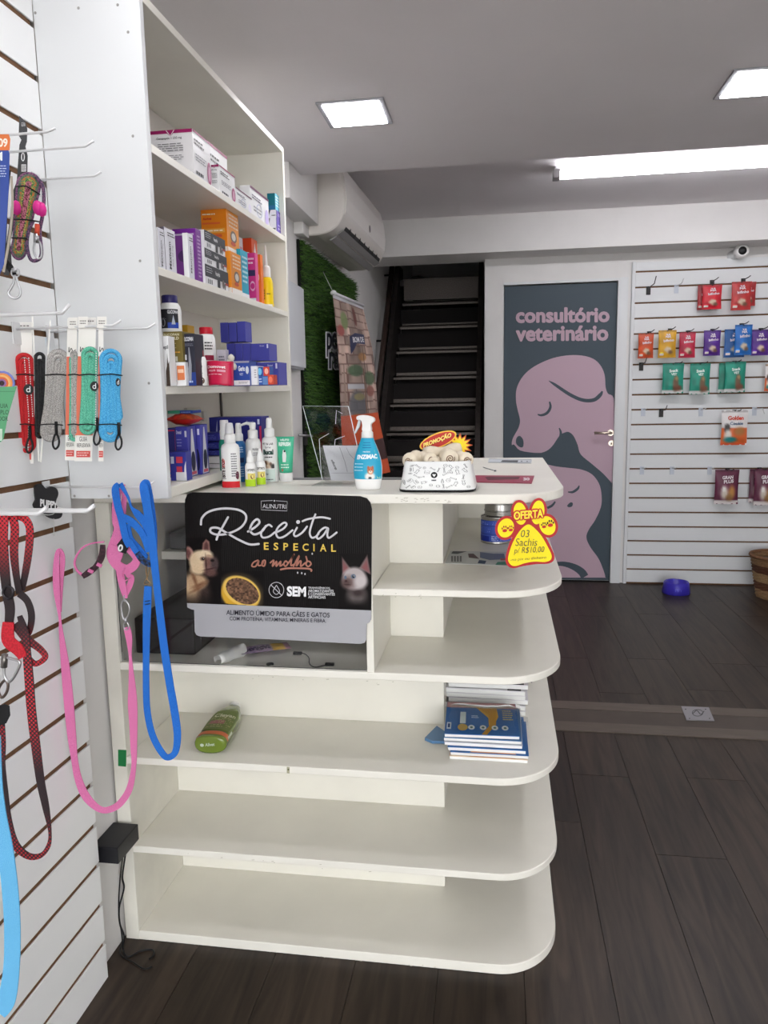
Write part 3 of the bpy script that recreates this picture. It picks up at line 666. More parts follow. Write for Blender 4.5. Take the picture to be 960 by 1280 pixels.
p = at(337.5, 831, 'Z', .711); tag(MB().lathe(p, [(.0085, .0004), (.0085, .003)], 20).build('coin', M((90, 88, 84), .4, .6), None, off=p), 'small dark round disc behind the glass near the front edge', 'disc')

# ================================================================ MEDICINE CABINET (leans very slightly, near end lowest)
TL = .0205
def tz(y): return (y - 1.43) * TL
mc = thing('medicine_cabinet', 'tall white open medicine cabinet with three shelves of medicines above the counter', 'cabinet', (-.8, 1.9, 1.11))
sl = lambda x, y, z: (x, y, z + tz(y))
CX0, CX1, CY0, CY1 = -.903, -.667, 1.43, 2.392
SH = [1.135, 1.340, 1.574, 1.804]
MB().box(CX0 + .020, CX1, CY0, CY0 + .016, 1.1125, 2.072, 0, sl).build('side_panel', WHITE, mc, .001)
MB().box(CX0, CX1, CY1 - .016, CY1, 1.09, 2.060, 0, sl).build('side_panel', MELAMINE, mc, .001)
MB().box(CX0, CX0 + .006, CY0 + .0165, CY1 - .0165, 1.1125, 2.054, 0, sl).build('back_panel', M((224, 218, 212), .5), mc)
MB().box(CX0, CX1, CY0 + .0165, CY1 - .0005, 2.056, 2.072, 0, sl).build('top_panel', MELAMINE, mc, .001)
for i, z in enumerate(SH):
    MB().box(CX0 + .0065, CX1, CY0 + .0165, CY1 - .0165, z - .016 - (.006 if i == 0 else 0), z, 0, sl).build('shelf' if i else 'bottom_shelf', MELAMINE, mc, .001)
SCR = M((160, 158, 155), .4, .5)
for px_, py_ in ((44, 16), (98, 10), (147, 6), (166, 170), (175, 326), (186, 479), (93, 620), (136, 620), (190, 620), (160, 40)):
    q = at(px_, py_, 'Y', CY0 - .0002); m_ = MB().lathe((0, 0, 0), [(.0028, 0), (.0024, .0006)], 10); m_.v = [(q[0] + x, CY0 - .0001 - z, q[2] + y) for x, y, z in m_.v]; m_.build('screw', SCR, mc)

# ================================================================ THINGS IN THE CABINET
def shelf_z(i, y): return SH[i] + tz(y)
def carton(name, label, x1, pl, pr, pe, yt, lvl=None, zb=None, col=(235, 235, 236), side=None, deco=None, group=None, cat='box', mind=.02, yb=None, dmax=None):
    """box seen from its near left: pl, pr = edges of the near face, pe = far edge of the side face, yt = top of the near right edge"""
    guess = shelf_z(lvl, 1.7) if lvl is not None else zb
    gy = px_y = None
    q = at(pr, (yt + (yb or yt + 20)) / 2, 'X', x1); y0 = q[1]
    ztop = at(pr, yt, 'X', x1)[2]
    if lvl is not None: z0 = shelf_z(lvl, y0) + .0006
    else: z0 = at(pr, yb, 'X', x1)[2] if yb else zb
    x0 = at(pl, yt + 10, 'Y', y0)[0]; x0 = min(x0, x1 - mind); x0 = max(x0, -.895)
    y1 = at(pe, yt + 10, 'X', x1)[1]
    if dmax: y1 = min(y1, y0 + dmax)
    t = thing(name, label, cat, ((x0 + x1) / 2, y0, z0), group)
    fn = lambda x, y, z: (x, y, z + (y - y0) * TL)
    m = M(col, .42); m2 = M(side, .42) if side else m
    b = MB(); b.box(x0, x1, y0, y1, z0, ztop, 0, fn); b.m = [0, 0, 0, 0, 0, 1]; b.build('carton', [m, m2], t, .0006)
    if deco:
        fr = face_front(x0, x1, y0, z0, ztop); sd = lambda u, v, off: (x1 + off, y0 + (y1 - y0) * u, z0 + (ztop - z0) * v + (y1 - y0) * u * TL)
        A, B = Deco(fr, base=.0008), Deco(sd, base=.0008); deco(A, B)
        if A.mb.v: A.build('front_print', t)
        if B.mb.v: B.build('side_print', t)
    t['_'] = 0; del t['_']
    return t, (x0, x1, y0, y1, z0, ztop)
MG = (150, 24, 92); DK = (60, 58, 62); GY = (150, 150, 156)
def d_mag(title):
    def f(A, B):
        A.rect(0, .93, 1, 1, MG); A.poly([(.43, .93), (.5, .87), (.57, .93)], MG); A.stroke([(.41, .99), (.5, .88), (.59, .99)], .015, (240, 238, 240), 0)
        A.text(title, .18, .80, .76, .86, DK, .01); A.lines(.2, .74, .78, .56, 4, (110, 108, 112), 1, .35); A.lines(.2, .5, .78, .38, 3, (120, 118, 122), 2, .35)
        B.rect(0, .95, 1, 1, MG); B.lines(.06, .85, .6, .7, 2, DK, 3); B.lines(.1, .55, .7, .38, 3, GY, 4); B.lines(.1, .2, .5, .1, 1, DK, 5, .7); B.ell(.86, .3, .12, .25, (170, 70, 120)); B.ell(.86, .3, .07, .16, (206, 150, 180))
    return f
carton('medicine_box', 'large white medicine box with magenta top band, leftmost on the top shelf', -.682, 186, 240.5, 262, 161, 3, deco=d_mag('Ceraseptin 1 250 mg'), col=(226, 224, 226))
carton('medicine_box', 'white medicine box with magenta edge standing behind the large one, top shelf', -.735, 258, 260, 283, 176.5, 3, deco=d_mag('C'), mind=.03)
carton('medicine_box', 'small white medicine box with magenta top, second along the top shelf front', -.680, 262.5, 274, 293, 206, 3, deco=d_mag('62,5 mg'), mind=.02)
def d_lil(c, top=(110, 60, 90)):
    def f(A, B): B.rect(0, .93, 1, 1, top); B.lines(.08, .8, .6, .66, 2, (90, 88, 110), 3); B.lines(.15, .5, .6, .3, 2, GY, 4); B.ell(.86, .35, .1, .28, c); B.ring(.45, .42, .16, .2, .03, (190, 196, 214))
    return f
carton('medicine_box', 'low white medicine box in the middle of the top shelf', -.684, 292, 294.5, 314, 233.5, 3, deco=d_lil((228, 224, 240)), mind=.03)
carton('medicine_box', 'tall white medicine box with lilac curve, right part of the top shelf', -.694, 311, 312.5, 335, 231.5, 3, deco=d_lil((190, 176, 222)), mind=.03)
_, g = carton('medicine_box', 'white and violet medicine box, lowest of the stack at the top shelf right end', -.682, 334, 345.5, 354, 272.5, 3, deco=lambda A, B: (A.poly([(0, 0), (1, 0), (1, 1), (.35, 1)], (232, 230, 240)), A.lines(.45, .45, .95, .2, 1, DK, 1), B.rect(0, 0, 1, 1, (104, 84, 176)), B.lines(.2, .7, .8, .3, 2, (190, 184, 220), 4)), col=(80, 78, 100))
_, g2 = carton('medicine_box', 'white and violet medicine box in the middle of the stack, top shelf right end', -.682, 335, 345.5, 353, 262.5, None, g[5] + .0006, deco=lambda A, B: (A.poly([(0, 0), (1, 0), (1, 1), (.35, 1)], (232, 230, 240)), A.lines(.45, .45, .95, .2, 1, DK, 1), B.rect(0, 0, 1, 1, (104, 84, 176)), B.lines(.2, .7, .8, .3, 2, (190, 184, 220), 4)), col=(80, 78, 100))
carton('medicine_box', 'teal and pale blue medicine box on top of the stack, top shelf right end', -.684, 334, 343.5, 350.5, 241.5, None, g2[5] + .0006, col=(20, 116, 132), deco=lambda A, B: (A.rect(0, 0, 1, .25, (36, 110, 160)), B.rect(0, 0, 1, 1, (110, 200, 222)), B.lines(.1, .9, .9, .2, 4, (230, 246, 250), 4)))
# second shelf
def d_w(A, B): B.lines(.25, .93, .9, .82, 2, DK, 3); B.text('Maxicam', .3, .12, .5, .72, DK, .02, rot=True); B.text('Plus 20 mg', .6, .2, .72, .66, GY, .01, rot=True)
carton('medicine_box', 'white medicine box, leftmost on the second shelf, partly behind the cabinet side', -.688, 194, 197.5, 205, 284, 2, deco=d_w, side=(216, 216, 224), mind=.02)
carton('medicine_box', 'white medicine box with dark grey near side, second on the second shelf', -.690, 203, 205.5, 218.6, 283.5, 2, deco=d_w, col=(96, 88, 100), side=(222, 222, 230), mind=.02)
def d_p(A, B):
    A.rect(.05, .88, .92, .91, (206, 190, 220)); A.ell(.55, .5, .36, .12, (96, 60, 120)); A.rect(0, 0, .36, .15, (224, 222, 228)); A.rect(.05, .02, .3, .1, (80, 70, 90)); A.rect(0, .92, 1, 1, (118, 40, 150))
    B.rect(0, .0, 1, 1, (126, 62, 150)); B.lines(.2, .9, .8, .1, 12, (190, 150, 206), 3)
carton('medicine_box', 'purple medicine box with dark oval, behind the narrow white box on the second shelf', -.684, 216, 244.5, 250.5, 285.5, 2, col=(136, 72, 160), deco=d_p)
_, g = carton('medicine_box', 'narrow white medicine box standing in front of the purple one, second shelf', -.6705, 232.6, 234.5, 242.5, 291, 2, deco=d_w, side=(222, 222, 230), mind=.012, dmax=.03)
def d_bw(A, B):
    A.ell(.3, .5, .22, .3, (24, 24, 26)); A.ell(.3, .5, .1, .14, (150, 150, 150))
    B.rect(0, .42, 1, 1, (44, 46, 52)); B.lines(.05, .92, .3, .6, 3, (190, 190, 196), 2, .3); B.text('Vetaglós', .42, .55, .62, .82, (225, 225, 228), .02)
    B.rect(.5, 0, .62, .42, (44, 46, 52)); B.rect(.85, .3, 1, .42, (160, 60, 60))
    for k in range(3): B.rect(.1 + .07 * k, .1, .13 + .07 * k, .32, (40, 42, 50))
    B.ell(.75, .3, .05, .22, (110, 100, 96)); B.rect(.8, .05, .84, .35, (60, 60, 66))
zp = None
for k, (yt, w) in enumerate(((329.5, 'lowest'), (309.5, 'middle'), (287, 'topmost'))):
    kw = dict(lvl=2) if k == 0 else dict(zb=zp + .0006)
    _, g = carton('medicine_box', 'black and white medicine box, %s of a stack of three on the second shelf' % w, -.678, 250.5 + (0 if k else 0), 256 - .5 * k, 284.5 - 2 * k, yt, deco=d_bw, col=(232, 232, 234), group='black and white medicine boxes', mind=.05, **kw); zp = g[5]
def d_o(A, B):
    A.rect(0, 0, 1, .14, (238, 232, 224)); A.lines(.06, .92, .6, .86, 1, (240, 226, 200), 2); A.text('Aurivet', .08, .76, .42, .82, (190, 50, 40), .04); A.rect(.04, .46, .92, .56, (226, 164, 70)); A.lines(.1, .54, .9, .48, 1, (250, 230, 200), 1)
    A.rect(.05, .66, .75, .7, (214, 96, 50)); A.rect(.3, .36, .8, .42, (206, 90, 56)); A.rect(.5, .24, .8, .28, (206, 90, 56))
    B.rect(0, 0, 1, .14, (238, 234, 228)); B.lines(.15, .95, .9, .6, 4, (236, 206, 170), 2); B.ell(.5, .42, .26, .14, (120, 104, 90)); B.ell(.5, .42, .17, .09, (206, 200, 190)); B.ell(.45, .25, .2, .05, (200, 80, 50))
_, g = carton('medicine_box', 'orange medicine box at the bottom of the orange pair on the second shelf', -.676, 278.5, 288.2, 301, 313.5, 2, col=(226, 138, 30), deco=d_o, mind=.06)
carton('medicine_box', 'large orange medicine box standing on top of another orange box', -.690, 251, 283, 297.5, 261, None, g[5] + .0006, col=(222, 128, 20), side=(230, 146, 44), deco=d_o)
carton('medicine_box', 'small white and pink box behind the orange boxes, second shelf', -.735, 296, 298, 303.5, 295.5, 2, col=(226, 222, 226), deco=lambda A, B: B.lines(.2, .9, .8, .6, 2, (210, 130, 160), 1), mind=.02)
carton('medicine_box', 'teal medicine box right of the orange boxes on the second shelf', -.679, 297, 300.5, 309.5, 311, 2, col=(40, 150, 170), side=(30, 160, 190), deco=lambda A, B: (B.rect(0, 0, 1, .1, (236, 236, 238)), B.lines(.15, .9, .85, .3, 6, (190, 228, 236), 4)), mind=.03)
carton('medicine_box', 'tall red orange medicine box at the back of the second shelf, right side', -.720, 303, 314.5, 321.5, 297.5, 2, col=(214, 70, 32), side=(226, 92, 40), deco=lambda A, B: (B.poly([(.3, .8), (.7, .8), (.5, .95)], (240, 230, 226)), B.lines(.2, .7, .9, .5, 3, (250, 190, 160), 3)))
carton('medicine_box', 'magenta pink medicine box with dark band on the second shelf', -.686, 308, 318.5, 321.8, 316, 2, col=(216, 56, 140), deco=lambda A, B: (A.rect(0, 0, 1, .1, (238, 236, 238)), A.rect(0, .54, 1, .66, (60, 48, 96)), A.lines(.1, .92, .9, .76, 2, (250, 214, 232), 4), A.ring(.7, .34, .26, .1, .04, (240, 180, 214)), A.lines(.1, .06, .9, .03, 1, DK, 1), B.rect(0, 0, 1, 1, (224, 90, 150))), mind=.03)
carton('medicine_box', 'narrow orange medicine box between the pink box and the yellow bottle', -.690, 320, 325.5, 328.5, 318, 2, col=(238, 124, 40), deco=lambda A, B: (A.rect(0, 0, 1, .06, (238, 232, 224)), A.ring(.3, .55, .45, .1, .08, (250, 226, 200))), mind=.02)
def bottle(name, label, pxc, pyb, ztab, parts, cat='bottle', group=None, n=24, zfix=None, yfix=None, k=1):
    """parts: (part name, material, profile in pixels [(half width, height above base)], sx, sy, power)"""
    if yfix is not None: c = at(pxc, pyb, 'Y', yfix); c[2] = ztab
    else: c = at(pxc, pyb, 'Z', ztab)
    m = mpp(c[0], c[1], c[2]) * k
    t = thing(name, label, cat, c, group)
    for i, (pn, mt, pf, sx, sy, pw_) in enumerate(parts):
        MB().lathe(c, [(r * m, h * m * 1.0) for r, h in pf], n, 0, sx, sy, pw_).build(pn, mt, t)
    return t, c, m
WP = M((232, 232, 230), .35, name='white_plastic')
c0 = at(334, 379, 'X', -.70)
zz = shelf_z(2, c0[1]) + .0006
YEL = M((244, 214, 20), .35)
t, c, m = bottle('dropper_bottle', 'yellow bottle with long white nozzle near the right end of the second shelf', 334, 378, zz, [
    ('body', YEL, [(7.6, 0), (8, 1), (8, 30), (7.2, 34), (5.6, 37)], 1, 1, 2.2), ('collar', WP, [(5.6, 37.2), (5.6, 47), (4.4, 50.5), (2.4, 51.5)], 1, 1, 2), ('nozzle', WP, [(2.2, 51.6), (1.9, 62), (.8, 76)], 1, 1, 2)], yfix=c0[1])
dd = Deco(cylsurf(c, lambda v: 8.05 * m, 30 * m, -140, -20), base=.0006); dd.rect(0, 0, 1, .14, (236, 234, 226), 8); dd.rect(.1, .3, .45, .75, (206, 176, 30), 4); dd.lines(.12, .72, .42, .32, 4, (90, 84, 40), 2); dd.lines(.55, .6, .85, .5, 1, (120, 100, 40), 2); dd.build('label', t)
c0 = at(309, 350, 'X', -.735)
bottle('pill_bottle', 'white topped bottle standing between the teal and pink boxes', 309.5, 366, shelf_z(2, c0[1]) + .0006, [('body', WP, [(5.6, 0), (5.8, 1), (5.8, 46), (5, 50)], 1, 1, 2), ('cap', M((236, 236, 232), .3), [(5, 50.2), (5, 62), (4, 64.5)], 1, 1, 2)], yfix=c0[1])
carton('medicine_box', 'dark purple medicine box, rightmost on the second shelf', -.690, 338.5, 351.8, 353.2, 342.5, 2, col=(78, 38, 122), deco=lambda A, B: (A.text('Dermite', .4, .86, .95, .93, (230, 226, 236), .03), A.rect(.6, .62, .85, .74, (226, 222, 230)), A.lines(.35, .8, .9, .76, 1, (180, 160, 200), 3), A.lines(.4, .58, .9, .48, 3, (170, 150, 196), 3), A.lines(.55, .2, .9, .1, 2, (190, 176, 210), 5)), mind=.02)
# third shelf
def carton_y(name, label, Y, x0p, x1p, yt, lvl=1, zb=None, depth=.06, pe=None, col=(235, 235, 236), side=None, deco=None, group=None, cat='box', top=None, yc=440):
    a = at(x0p, yc, 'Y', Y); b = at(x1p, yc, 'Y', Y); x0, x1 = a[0], b[0]
    z0 = zb if zb is not None else shelf_z(lvl, Y) + .0006; z1 = at(x1p, yt, 'Y', Y)[2]
    if pe: depth = at(pe, yc, 'X', x1)[1] - Y
    t = thing(name, label, cat, ((x0 + x1) / 2, Y, z0), group)
    b = MB().box(x0, x1, Y, Y + depth, z0, z1, 0, lambda x, y, z: (x, y, z + (y - Y) * TL)); b.m = [0, 2, 0, 0, 0, 1]
    b.build('carton', [M(col, .42), M(side or col, .42), M(top or col, .42)], t, .0006)
    if deco:
        A, B = Deco(face_front(x0, x1, Y, z0, z1), base=.0008), Deco(lambda u, v, off: (x1 + off, Y + depth * u, z0 + (z1 - z0) * v + depth * u * TL), base=.0008); deco(A, B)
        if A.mb.v: A.build('front_print', t)
        if B.mb.v: B.build('side_print', t)
    return t, (x0, x1, Y, Y + depth, z0, z1)
carton_y('medicine_box', 'white medicine box with dark tree print, front left corner of the third shelf', 1.462, 204, 211, 420, deco=lambda A, B: (A.poly([(.3, .0), (1, 0), (1, .5), (.8, .45), (.7, .66), (.55, .4), (.35, .3)], (70, 56, 48)), A.text('epil', .1, .72, .95, .82, DK, .02)), depth=.03)
_, g = carton_y('medicine_box', 'low white and orange medicine box under the olive box, third shelf', 1.50, 210, 230.5, 452.5, deco=lambda A, B: (A.rect(.08, .18, .45, .8, (198, 206, 224)), A.ell(.25, .55, .15, .25, (200, 60, 50)), A.rect(.5, .25, .95, .85, (214, 122, 74)), A.rect(.55, .55, .9, .7, (240, 200, 170)), A.rect(.05, .05, .4, .12, (90, 90, 120))), depth=.07)
OL = (112, 98, 46)
_, g = carton_y('medicine_box', 'olive and gold medicine box resting on the low white box under the round jar', 1.503, 205, 228.5, 414, zb=g[5] + .0006, col=OL, depth=.07, deco=lambda A, B: (A.text('GLICOPAN', .0, .86, .86, .94, (214, 208, 176), .03), A.text('GOLD', .28, .73, .84, .83, (214, 208, 176), .035), A.lines(.3, .64, .7, .58, 1, (190, 176, 120), 1), A.lines(.3, .5, .7, .44, 1, (190, 176, 120), 2), A.lines(.3, .36, .95, .28, 1, (210, 150, 60), 3), A.rect(.45, .02, .72, .18, (196, 194, 180))))
zt = g[5] + .0006
NV = M((44, 40, 96), .35)
t, c, m = bottle('supplement_jar', 'large white jar with navy lid and black label on top of the olive box', 214.5, 421, zt, [('body', WP, [(12.4, 0), (13.5, 1.5), (13.5, 5), (13.4, 28), (12.8, 32), (10.5, 36)], 1, 1, 2), ('lid', NV, [(9.6, 36.2), (9.8, 37), (9.8, 44.5), (9.2, 45.6)], 1, 1, 2)], yfix=1.545)
dd = Deco(cylsurf(c, lambda v: 13.55 * m, 23 * m, -150, -25, 5 * m), base=.0006); dd.rect(0, 0, 1, 1, (34, 34, 40), 16); dd.rect(.55, 0, 1, .3, (36, 66, 160), 8); dd.text('GLICOPAN', .56, .76, 1.0, .94, (226, 226, 230), .02); dd.rect(.04, .62, .28, .84, (60, 60, 66), 4); dd.ring(.36, .3, .1, .22, .04, (140, 140, 146)); dd.rect(0, 0, .2, .26, (190, 192, 198), 4); dd.poly([(.7, .2), (.78, .7), (.86, .2)], (170, 176, 190)); dd.lines(.04, .56, .5, .46, 2, (120, 120, 126), 3); dd.build('label', t)
carton_y('medicine_box', 'tall black and blue medicine box with silver dog print, third shelf', 1.515, 228.5, 243.5, 417, col=(38, 38, 52), depth=.05, deco=lambda A, B: (A.rect(0, 0, 1, .26, (30, 56, 130)), A.text('GLICOPAN', .08, .86, .92, .94, (222, 222, 228), .03), A.lines(.2, .82, .9, .76, 2, (110, 110, 124), 2), A.poly([(.4, .1), (.62, .1), (.7, .4), (.58, .74), (.5, .74), (.46, .4), (.3, .22)], (140, 142, 150)), A.rect(.05, .5, .32, .6, (206, 208, 214)), A.lines(.1, .12, .8, .04, 1, (170, 184, 220), 1)))
carton_y('medicine_box', 'small amber box half hidden behind the supplement jar', 1.70, 229, 236, 406, col=(196, 150, 40), depth=.04)
RED = M((190, 30, 48), .35)
t, c, m = bottle('pill_bottle', 'white pill bottle with dark red cap and two letters, front of the third shelf', 251, 474.5, shelf_z(1, 1.56) + .0006, [('body', WP, [(7.8, 0), (8.2, 1), (8.2, 30), (7, 34.5), (5.2, 35.5)], 1, 1, 2), ('cap', M((168, 34, 44), .35), [(5.0, 35.7), (5.0, 43), (4.4, 44)], 1, 1, 2)], yfix=1.56)
dd = Deco(cylsurf(c, lambda v: 8.25 * m, 30 * m, -150, -30), base=.0006); dd.text('ep', .45, .62, .82, .86, DK, .04); dd.lines(.2, .58, .85, .48, 2, GY, 2); dd.ell(.72, .2, .24, .14, (90, 70, 62)); dd.build('label', t)
t, c, m = bottle('pill_bottle', 'larger white pill bottle with bright red cap at the back of the third shelf', 260.5, 474, shelf_z(1, 1.68) + .0006, [('body', WP, [(10.4, 0), (11, 1), (11, 57), (9, 62), (7.8, 63)], 1, 1, 2), ('cap', RED, [(8.0, 63.2), (8.2, 64), (8.2, 70.5), (7.6, 71.4)], 1, 1, 2)], yfix=1.69)
dd = Deco(cylsurf(c, lambda v: 11.05 * m, 60 * m, -150, -25), base=.0006); dd.rect(.0, .5, 1, .62, (206, 188, 188), 10); dd.poly([(.1, .72), (.4, .74), (.75, .45), (.35, .5)], (124, 40, 48)); dd.rect(.55, .52, 1, .62, (150, 26, 60), 8); dd.lines(.55, .9, .95, .72, 3, DK, 2); dd.rect(.1, .2, .9, .45, (168, 120, 140), 8); dd.build('label', t)
carton_y('medicine_box', 'small grey box tilted behind the crimson pouch, third shelf', 1.66, 271, 282, 437, col=(176, 172, 182), depth=.02, deco=lambda A, B: A.lines(.2, .85, .85, .5, 4, (100, 96, 110), 2))
# crimson pouch
Yp = 1.60; pc = at(275, 474.5, 'Y', Yp); pc[2] = shelf_z(1, Yp) + .001; mm = mpp(*pc)
t = thing('crimson_pouch', 'crimson packet with white lettering at the front of the third shelf', 'pouch', pc)
def sfp(u, v, off):
    w = (15 + 1.2 * v) * mm; return (pc[0] + (u - .5) * 2 * w, Yp - .010 * math.sin(math.pi * u) ** .6 - off + .0, pc[2] + v * 29.5 * mm + .0012 * math.sin(u * 5))
mb = MB(); n_ = 12
mb.add([sfp(i / n_, j / n_, 0) for j in range(n_ + 1) for i in range(n_ + 1)] + [tuple(np.array(sfp(i / n_, j / n_, 0)) * [1, 0, 1] + [0, Yp + .012, 0]) for j in range(n_ + 1) for i in range(n_ + 1)],
       [(j * (n_ + 1) + i + o, j * (n_ + 1) + i + 1 + o, (j + 1) * (n_ + 1) + i + 1 + o, (j + 1) * (n_ + 1) + i + o) for o in (0, (n_ + 1) ** 2) for j in range(n_) for i in range(n_)], 0, True)
q = (n_ + 1) ** 2; rimi = [i for i in range(n_ + 1)] + [(j + 1) * (n_ + 1) - 1 for j in range(1, n_ + 1)] + [n_ * (n_ + 1) + i for i in range(n_ - 1, -1, -1)] + [j * (n_ + 1) for j in range(n_ - 1, 0, -1)]
mb.f += [(rimi[k], rimi[(k + 1) % len(rimi)], rimi[(k + 1) % len(rimi)] + q, rimi[k] + q) for k in range(len(rimi))]; mb.m += [0] * len(rimi); mb.sm += [False] * len(rimi)
mb.build('packet', M((196, 28, 72), .35), t)
dd = Deco(sfp, base=.0008); dd.text('Domovet', .04, .70, .80, .82, (240, 226, 230), .03); dd.text('PLUS', .10, .56, .4, .63, (236, 216, 222), .02); dd.rect(.46, .55, .8, .64, (220, 150, 170), 4); dd.lines(.06, .47, .74, .42, 1, (240, 220, 228), 3); dd.build('lettering', t)
tg = MB(); c_ = at(290, 472, 'Y', 1.66); mm = mpp(*c_)
for k, (a, b, w) in enumerate(((316 - 27, 447, 8), (286, 453, 6), (293, 458, 6))):
    q = at(a, b, 'Y', 1.665); tg.lathe((q[0], q[1], q[2] - .008), [(w * .3 * mm, 0), (w * .5 * mm, .004), (w * .55 * mm, .009), (w * .3 * mm, .014), (.0004, .016)], 9)
tag(tg.build('cotton_bag', M((214, 212, 200), .8), None, off=(c_[0], 1.665, c_[2])), 'small pale crumpled bag behind the crimson packet and blue box', 'bag')
BLU = (60, 62, 152)
def d_blue(A, B): pass
carton_y('medicine_box', 'blue and white medicine box with white lettering, right of the crimson packet', 1.665, 291, 311, 451, col=(44, 74, 160), depth=.05, deco=lambda A, B: (A.rect(0, 0, 1, .2, (228, 228, 232)), A.text('Gerio', .3, .58, .72, .8, (228, 234, 244), .04), A.text('VET', .36, .4, .6, .5, (200, 212, 236), .03), A.ell(.86, .62, .1, .16, (210, 216, 226)), A.rect(.0, .92, 1, 1, (150, 150, 170)), A.lines(.3, .16, .9, .06, 2, GY, 4)))
carton_y('medicine_box', 'plain white medicine box beside the blue lettered one', 1.675, 311.5, 320.5, 457.5, deco=lambda A, B: (A.lines(.6, .85, .9, .35, 4, GY, 4)), depth=.05)
carton_y('medicine_box', 'blue checkered medicine box with red corners, third shelf', 1.685, 321, 336, 458.5, col=(50, 90, 170), depth=.03, deco=lambda A, B: (A.rect(.0, .5, .38, 1, (30, 60, 130)), A.ell(.2, .74, .16, .2, (110, 190, 230)), A.rect(.5, .5, 1, 1, (206, 66, 50)), A.ell(.75, .75, .16, .17, (240, 180, 160)), A.rect(.42, .0, .9, .45, (100, 140, 200)), A.lines(.05, .4, .35, .1, 2, (200, 214, 240), 2)))
carton_y('medicine_box', 'small red and blue medicine box right of the checkered box', 1.645, 333.5, 340.5, 468.5, col=(204, 70, 48), depth=.03, deco=lambda A, B: A.ell(.5, .5, .36, .34, (236, 120, 90)))
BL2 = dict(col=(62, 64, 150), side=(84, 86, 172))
def d_tab(A, B): A.rect(.88, .72, .96, .95, (206, 208, 230)); A.text('Drontal', .5, .82, .74, .9, (190, 194, 226), .01)
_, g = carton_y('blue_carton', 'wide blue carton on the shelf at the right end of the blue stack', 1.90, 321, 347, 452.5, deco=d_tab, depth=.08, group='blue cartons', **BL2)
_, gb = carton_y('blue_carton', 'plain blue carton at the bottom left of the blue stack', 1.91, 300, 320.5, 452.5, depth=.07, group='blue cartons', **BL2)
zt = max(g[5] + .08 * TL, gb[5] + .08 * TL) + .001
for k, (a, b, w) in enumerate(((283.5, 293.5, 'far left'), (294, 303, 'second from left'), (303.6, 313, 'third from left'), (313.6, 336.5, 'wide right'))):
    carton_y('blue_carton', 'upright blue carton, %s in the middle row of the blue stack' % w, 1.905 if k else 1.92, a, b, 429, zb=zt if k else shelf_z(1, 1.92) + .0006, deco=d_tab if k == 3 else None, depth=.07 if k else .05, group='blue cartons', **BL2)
zt2 = at(300, 428.3, 'Y', 1.905)[2] + .07 * TL + .002
for k, (a, b, w, yt) in enumerate(((276.8, 286.2, 'left', 403), (287, 296.6, 'middle', 403), (297.6, 308, 'right', 401.5))):
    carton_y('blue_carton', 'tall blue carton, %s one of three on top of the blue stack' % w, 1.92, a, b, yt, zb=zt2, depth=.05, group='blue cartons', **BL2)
# bottom shelf of the cabinet
z0 = lambda y: shelf_z(0, y) + .0006
def d_col(A, B):
    A.text('Drontal', .08, .86, .5, .93, (226, 226, 240), .02); A.rect(.78, .8, .95, .92, (214, 216, 230)); A.lines(.08, .78, .5, .6, 3, (150, 154, 210), 2, .3); A.rect(.1, .12, .6, .22, (206, 70, 70)); A.ell(.7, .3, .2, .22, (30, 30, 70)); B.poly([(.1, .02), (.9, .02), (.55, .95), (.4, .95)], (206, 206, 214)); B.ell(.5, .3, .25, .2, (40, 38, 66)); B.rect(.2, .04, .8, .1, (200, 90, 110))
BX = (66, 66, 160)
_, g = carton_y('medicine_box', 'blue and red medicine box at the left end of the bottom shelf', 1.60, 209, 220, 535, 0, deco=lambda A, B: (A.stroke([(.1, .05), (.95, .05), (.95, .95), (.1, .95)], .03, (214, 50, 80), 0), A.ell(.4, .2, .3, .1, (216, 60, 50))), col=(50, 50, 120), depth=.055, yc=560)
_, g1 = carton_y('medicine_box', 'violet blue medicine box with white lettering, second from left on the bottom shelf', 1.605, 220.5, 235, 533.5, 0, deco=d_col, col=BX, depth=.05, yc=560)
_, g2 = carton_y('medicine_box', 'violet blue medicine box with black dog print, third from left on the bottom shelf', 1.66, 236, 251, 531, 0, deco=d_col, col=BX, depth=.045, yc=560)
carton_y('medicine_box', 'small blue medicine box with red stickers, front left of the bottom shelf', 1.545, 213, 233, 565, 0, deco=lambda A, B: (A.rect(.35, 0, 1, .3, (216, 216, 222)), A.rect(.4, .62, .8, .84, (200, 60, 84)), A.rect(.4, .3, .75, .5, (200, 60, 84)), A.rect(.06, .6, .26, .84, (200, 206, 226)), A.poly([(.84, .1), (1, .1), (1, .7), (.9, .5)], (226, 226, 232))), col=(54, 58, 150), depth=.03, yc=585)
zt = max(g1[5], g[5]) + .055 * TL + .001
# red bag on the boxes and a flat box on it
def redp(U, V): C = np.zeros(U.shape + (3,)); C[:] = (206, 44, 34); C[(U > .5)] = (190, 78, 36); C *= (.75 + .5 * vnoise(U, V, 9, 2))[..., None]; return C
a = at(209, 533, 'Y', 1.62); b = at(246, 533, 'Y', 1.62); w_ = b[0] - a[0]; cx_ = (a[0] + b[0]) / 2
t, sfn, mb = pouch('red_packet', 'shiny red packet lying on the blue medicine boxes, bottom shelf', 'packet', lambda x, y, z: (cx_ + x, 1.606 + z, zt + .0145 - y * .9), w_, .07, .030, redp, (cx_, 1.65, zt)); mb.build('back', M((206, 44, 34), .3), t)
zt3 = zt + .0275
carton_y('medicine_box', 'flat green and blue box lying on the red packet, bottom shelf', 1.625, 210, 241, 513, zb=zt3, col=(46, 70, 150), depth=.05, deco=lambda A, B: (A.rect(0, 0, .5, 1, (60, 140, 110)), A.lines(.55, .6, .95, .3, 1, (200, 208, 230), 1)), yc=520, top=(70, 130, 120))
wb = []
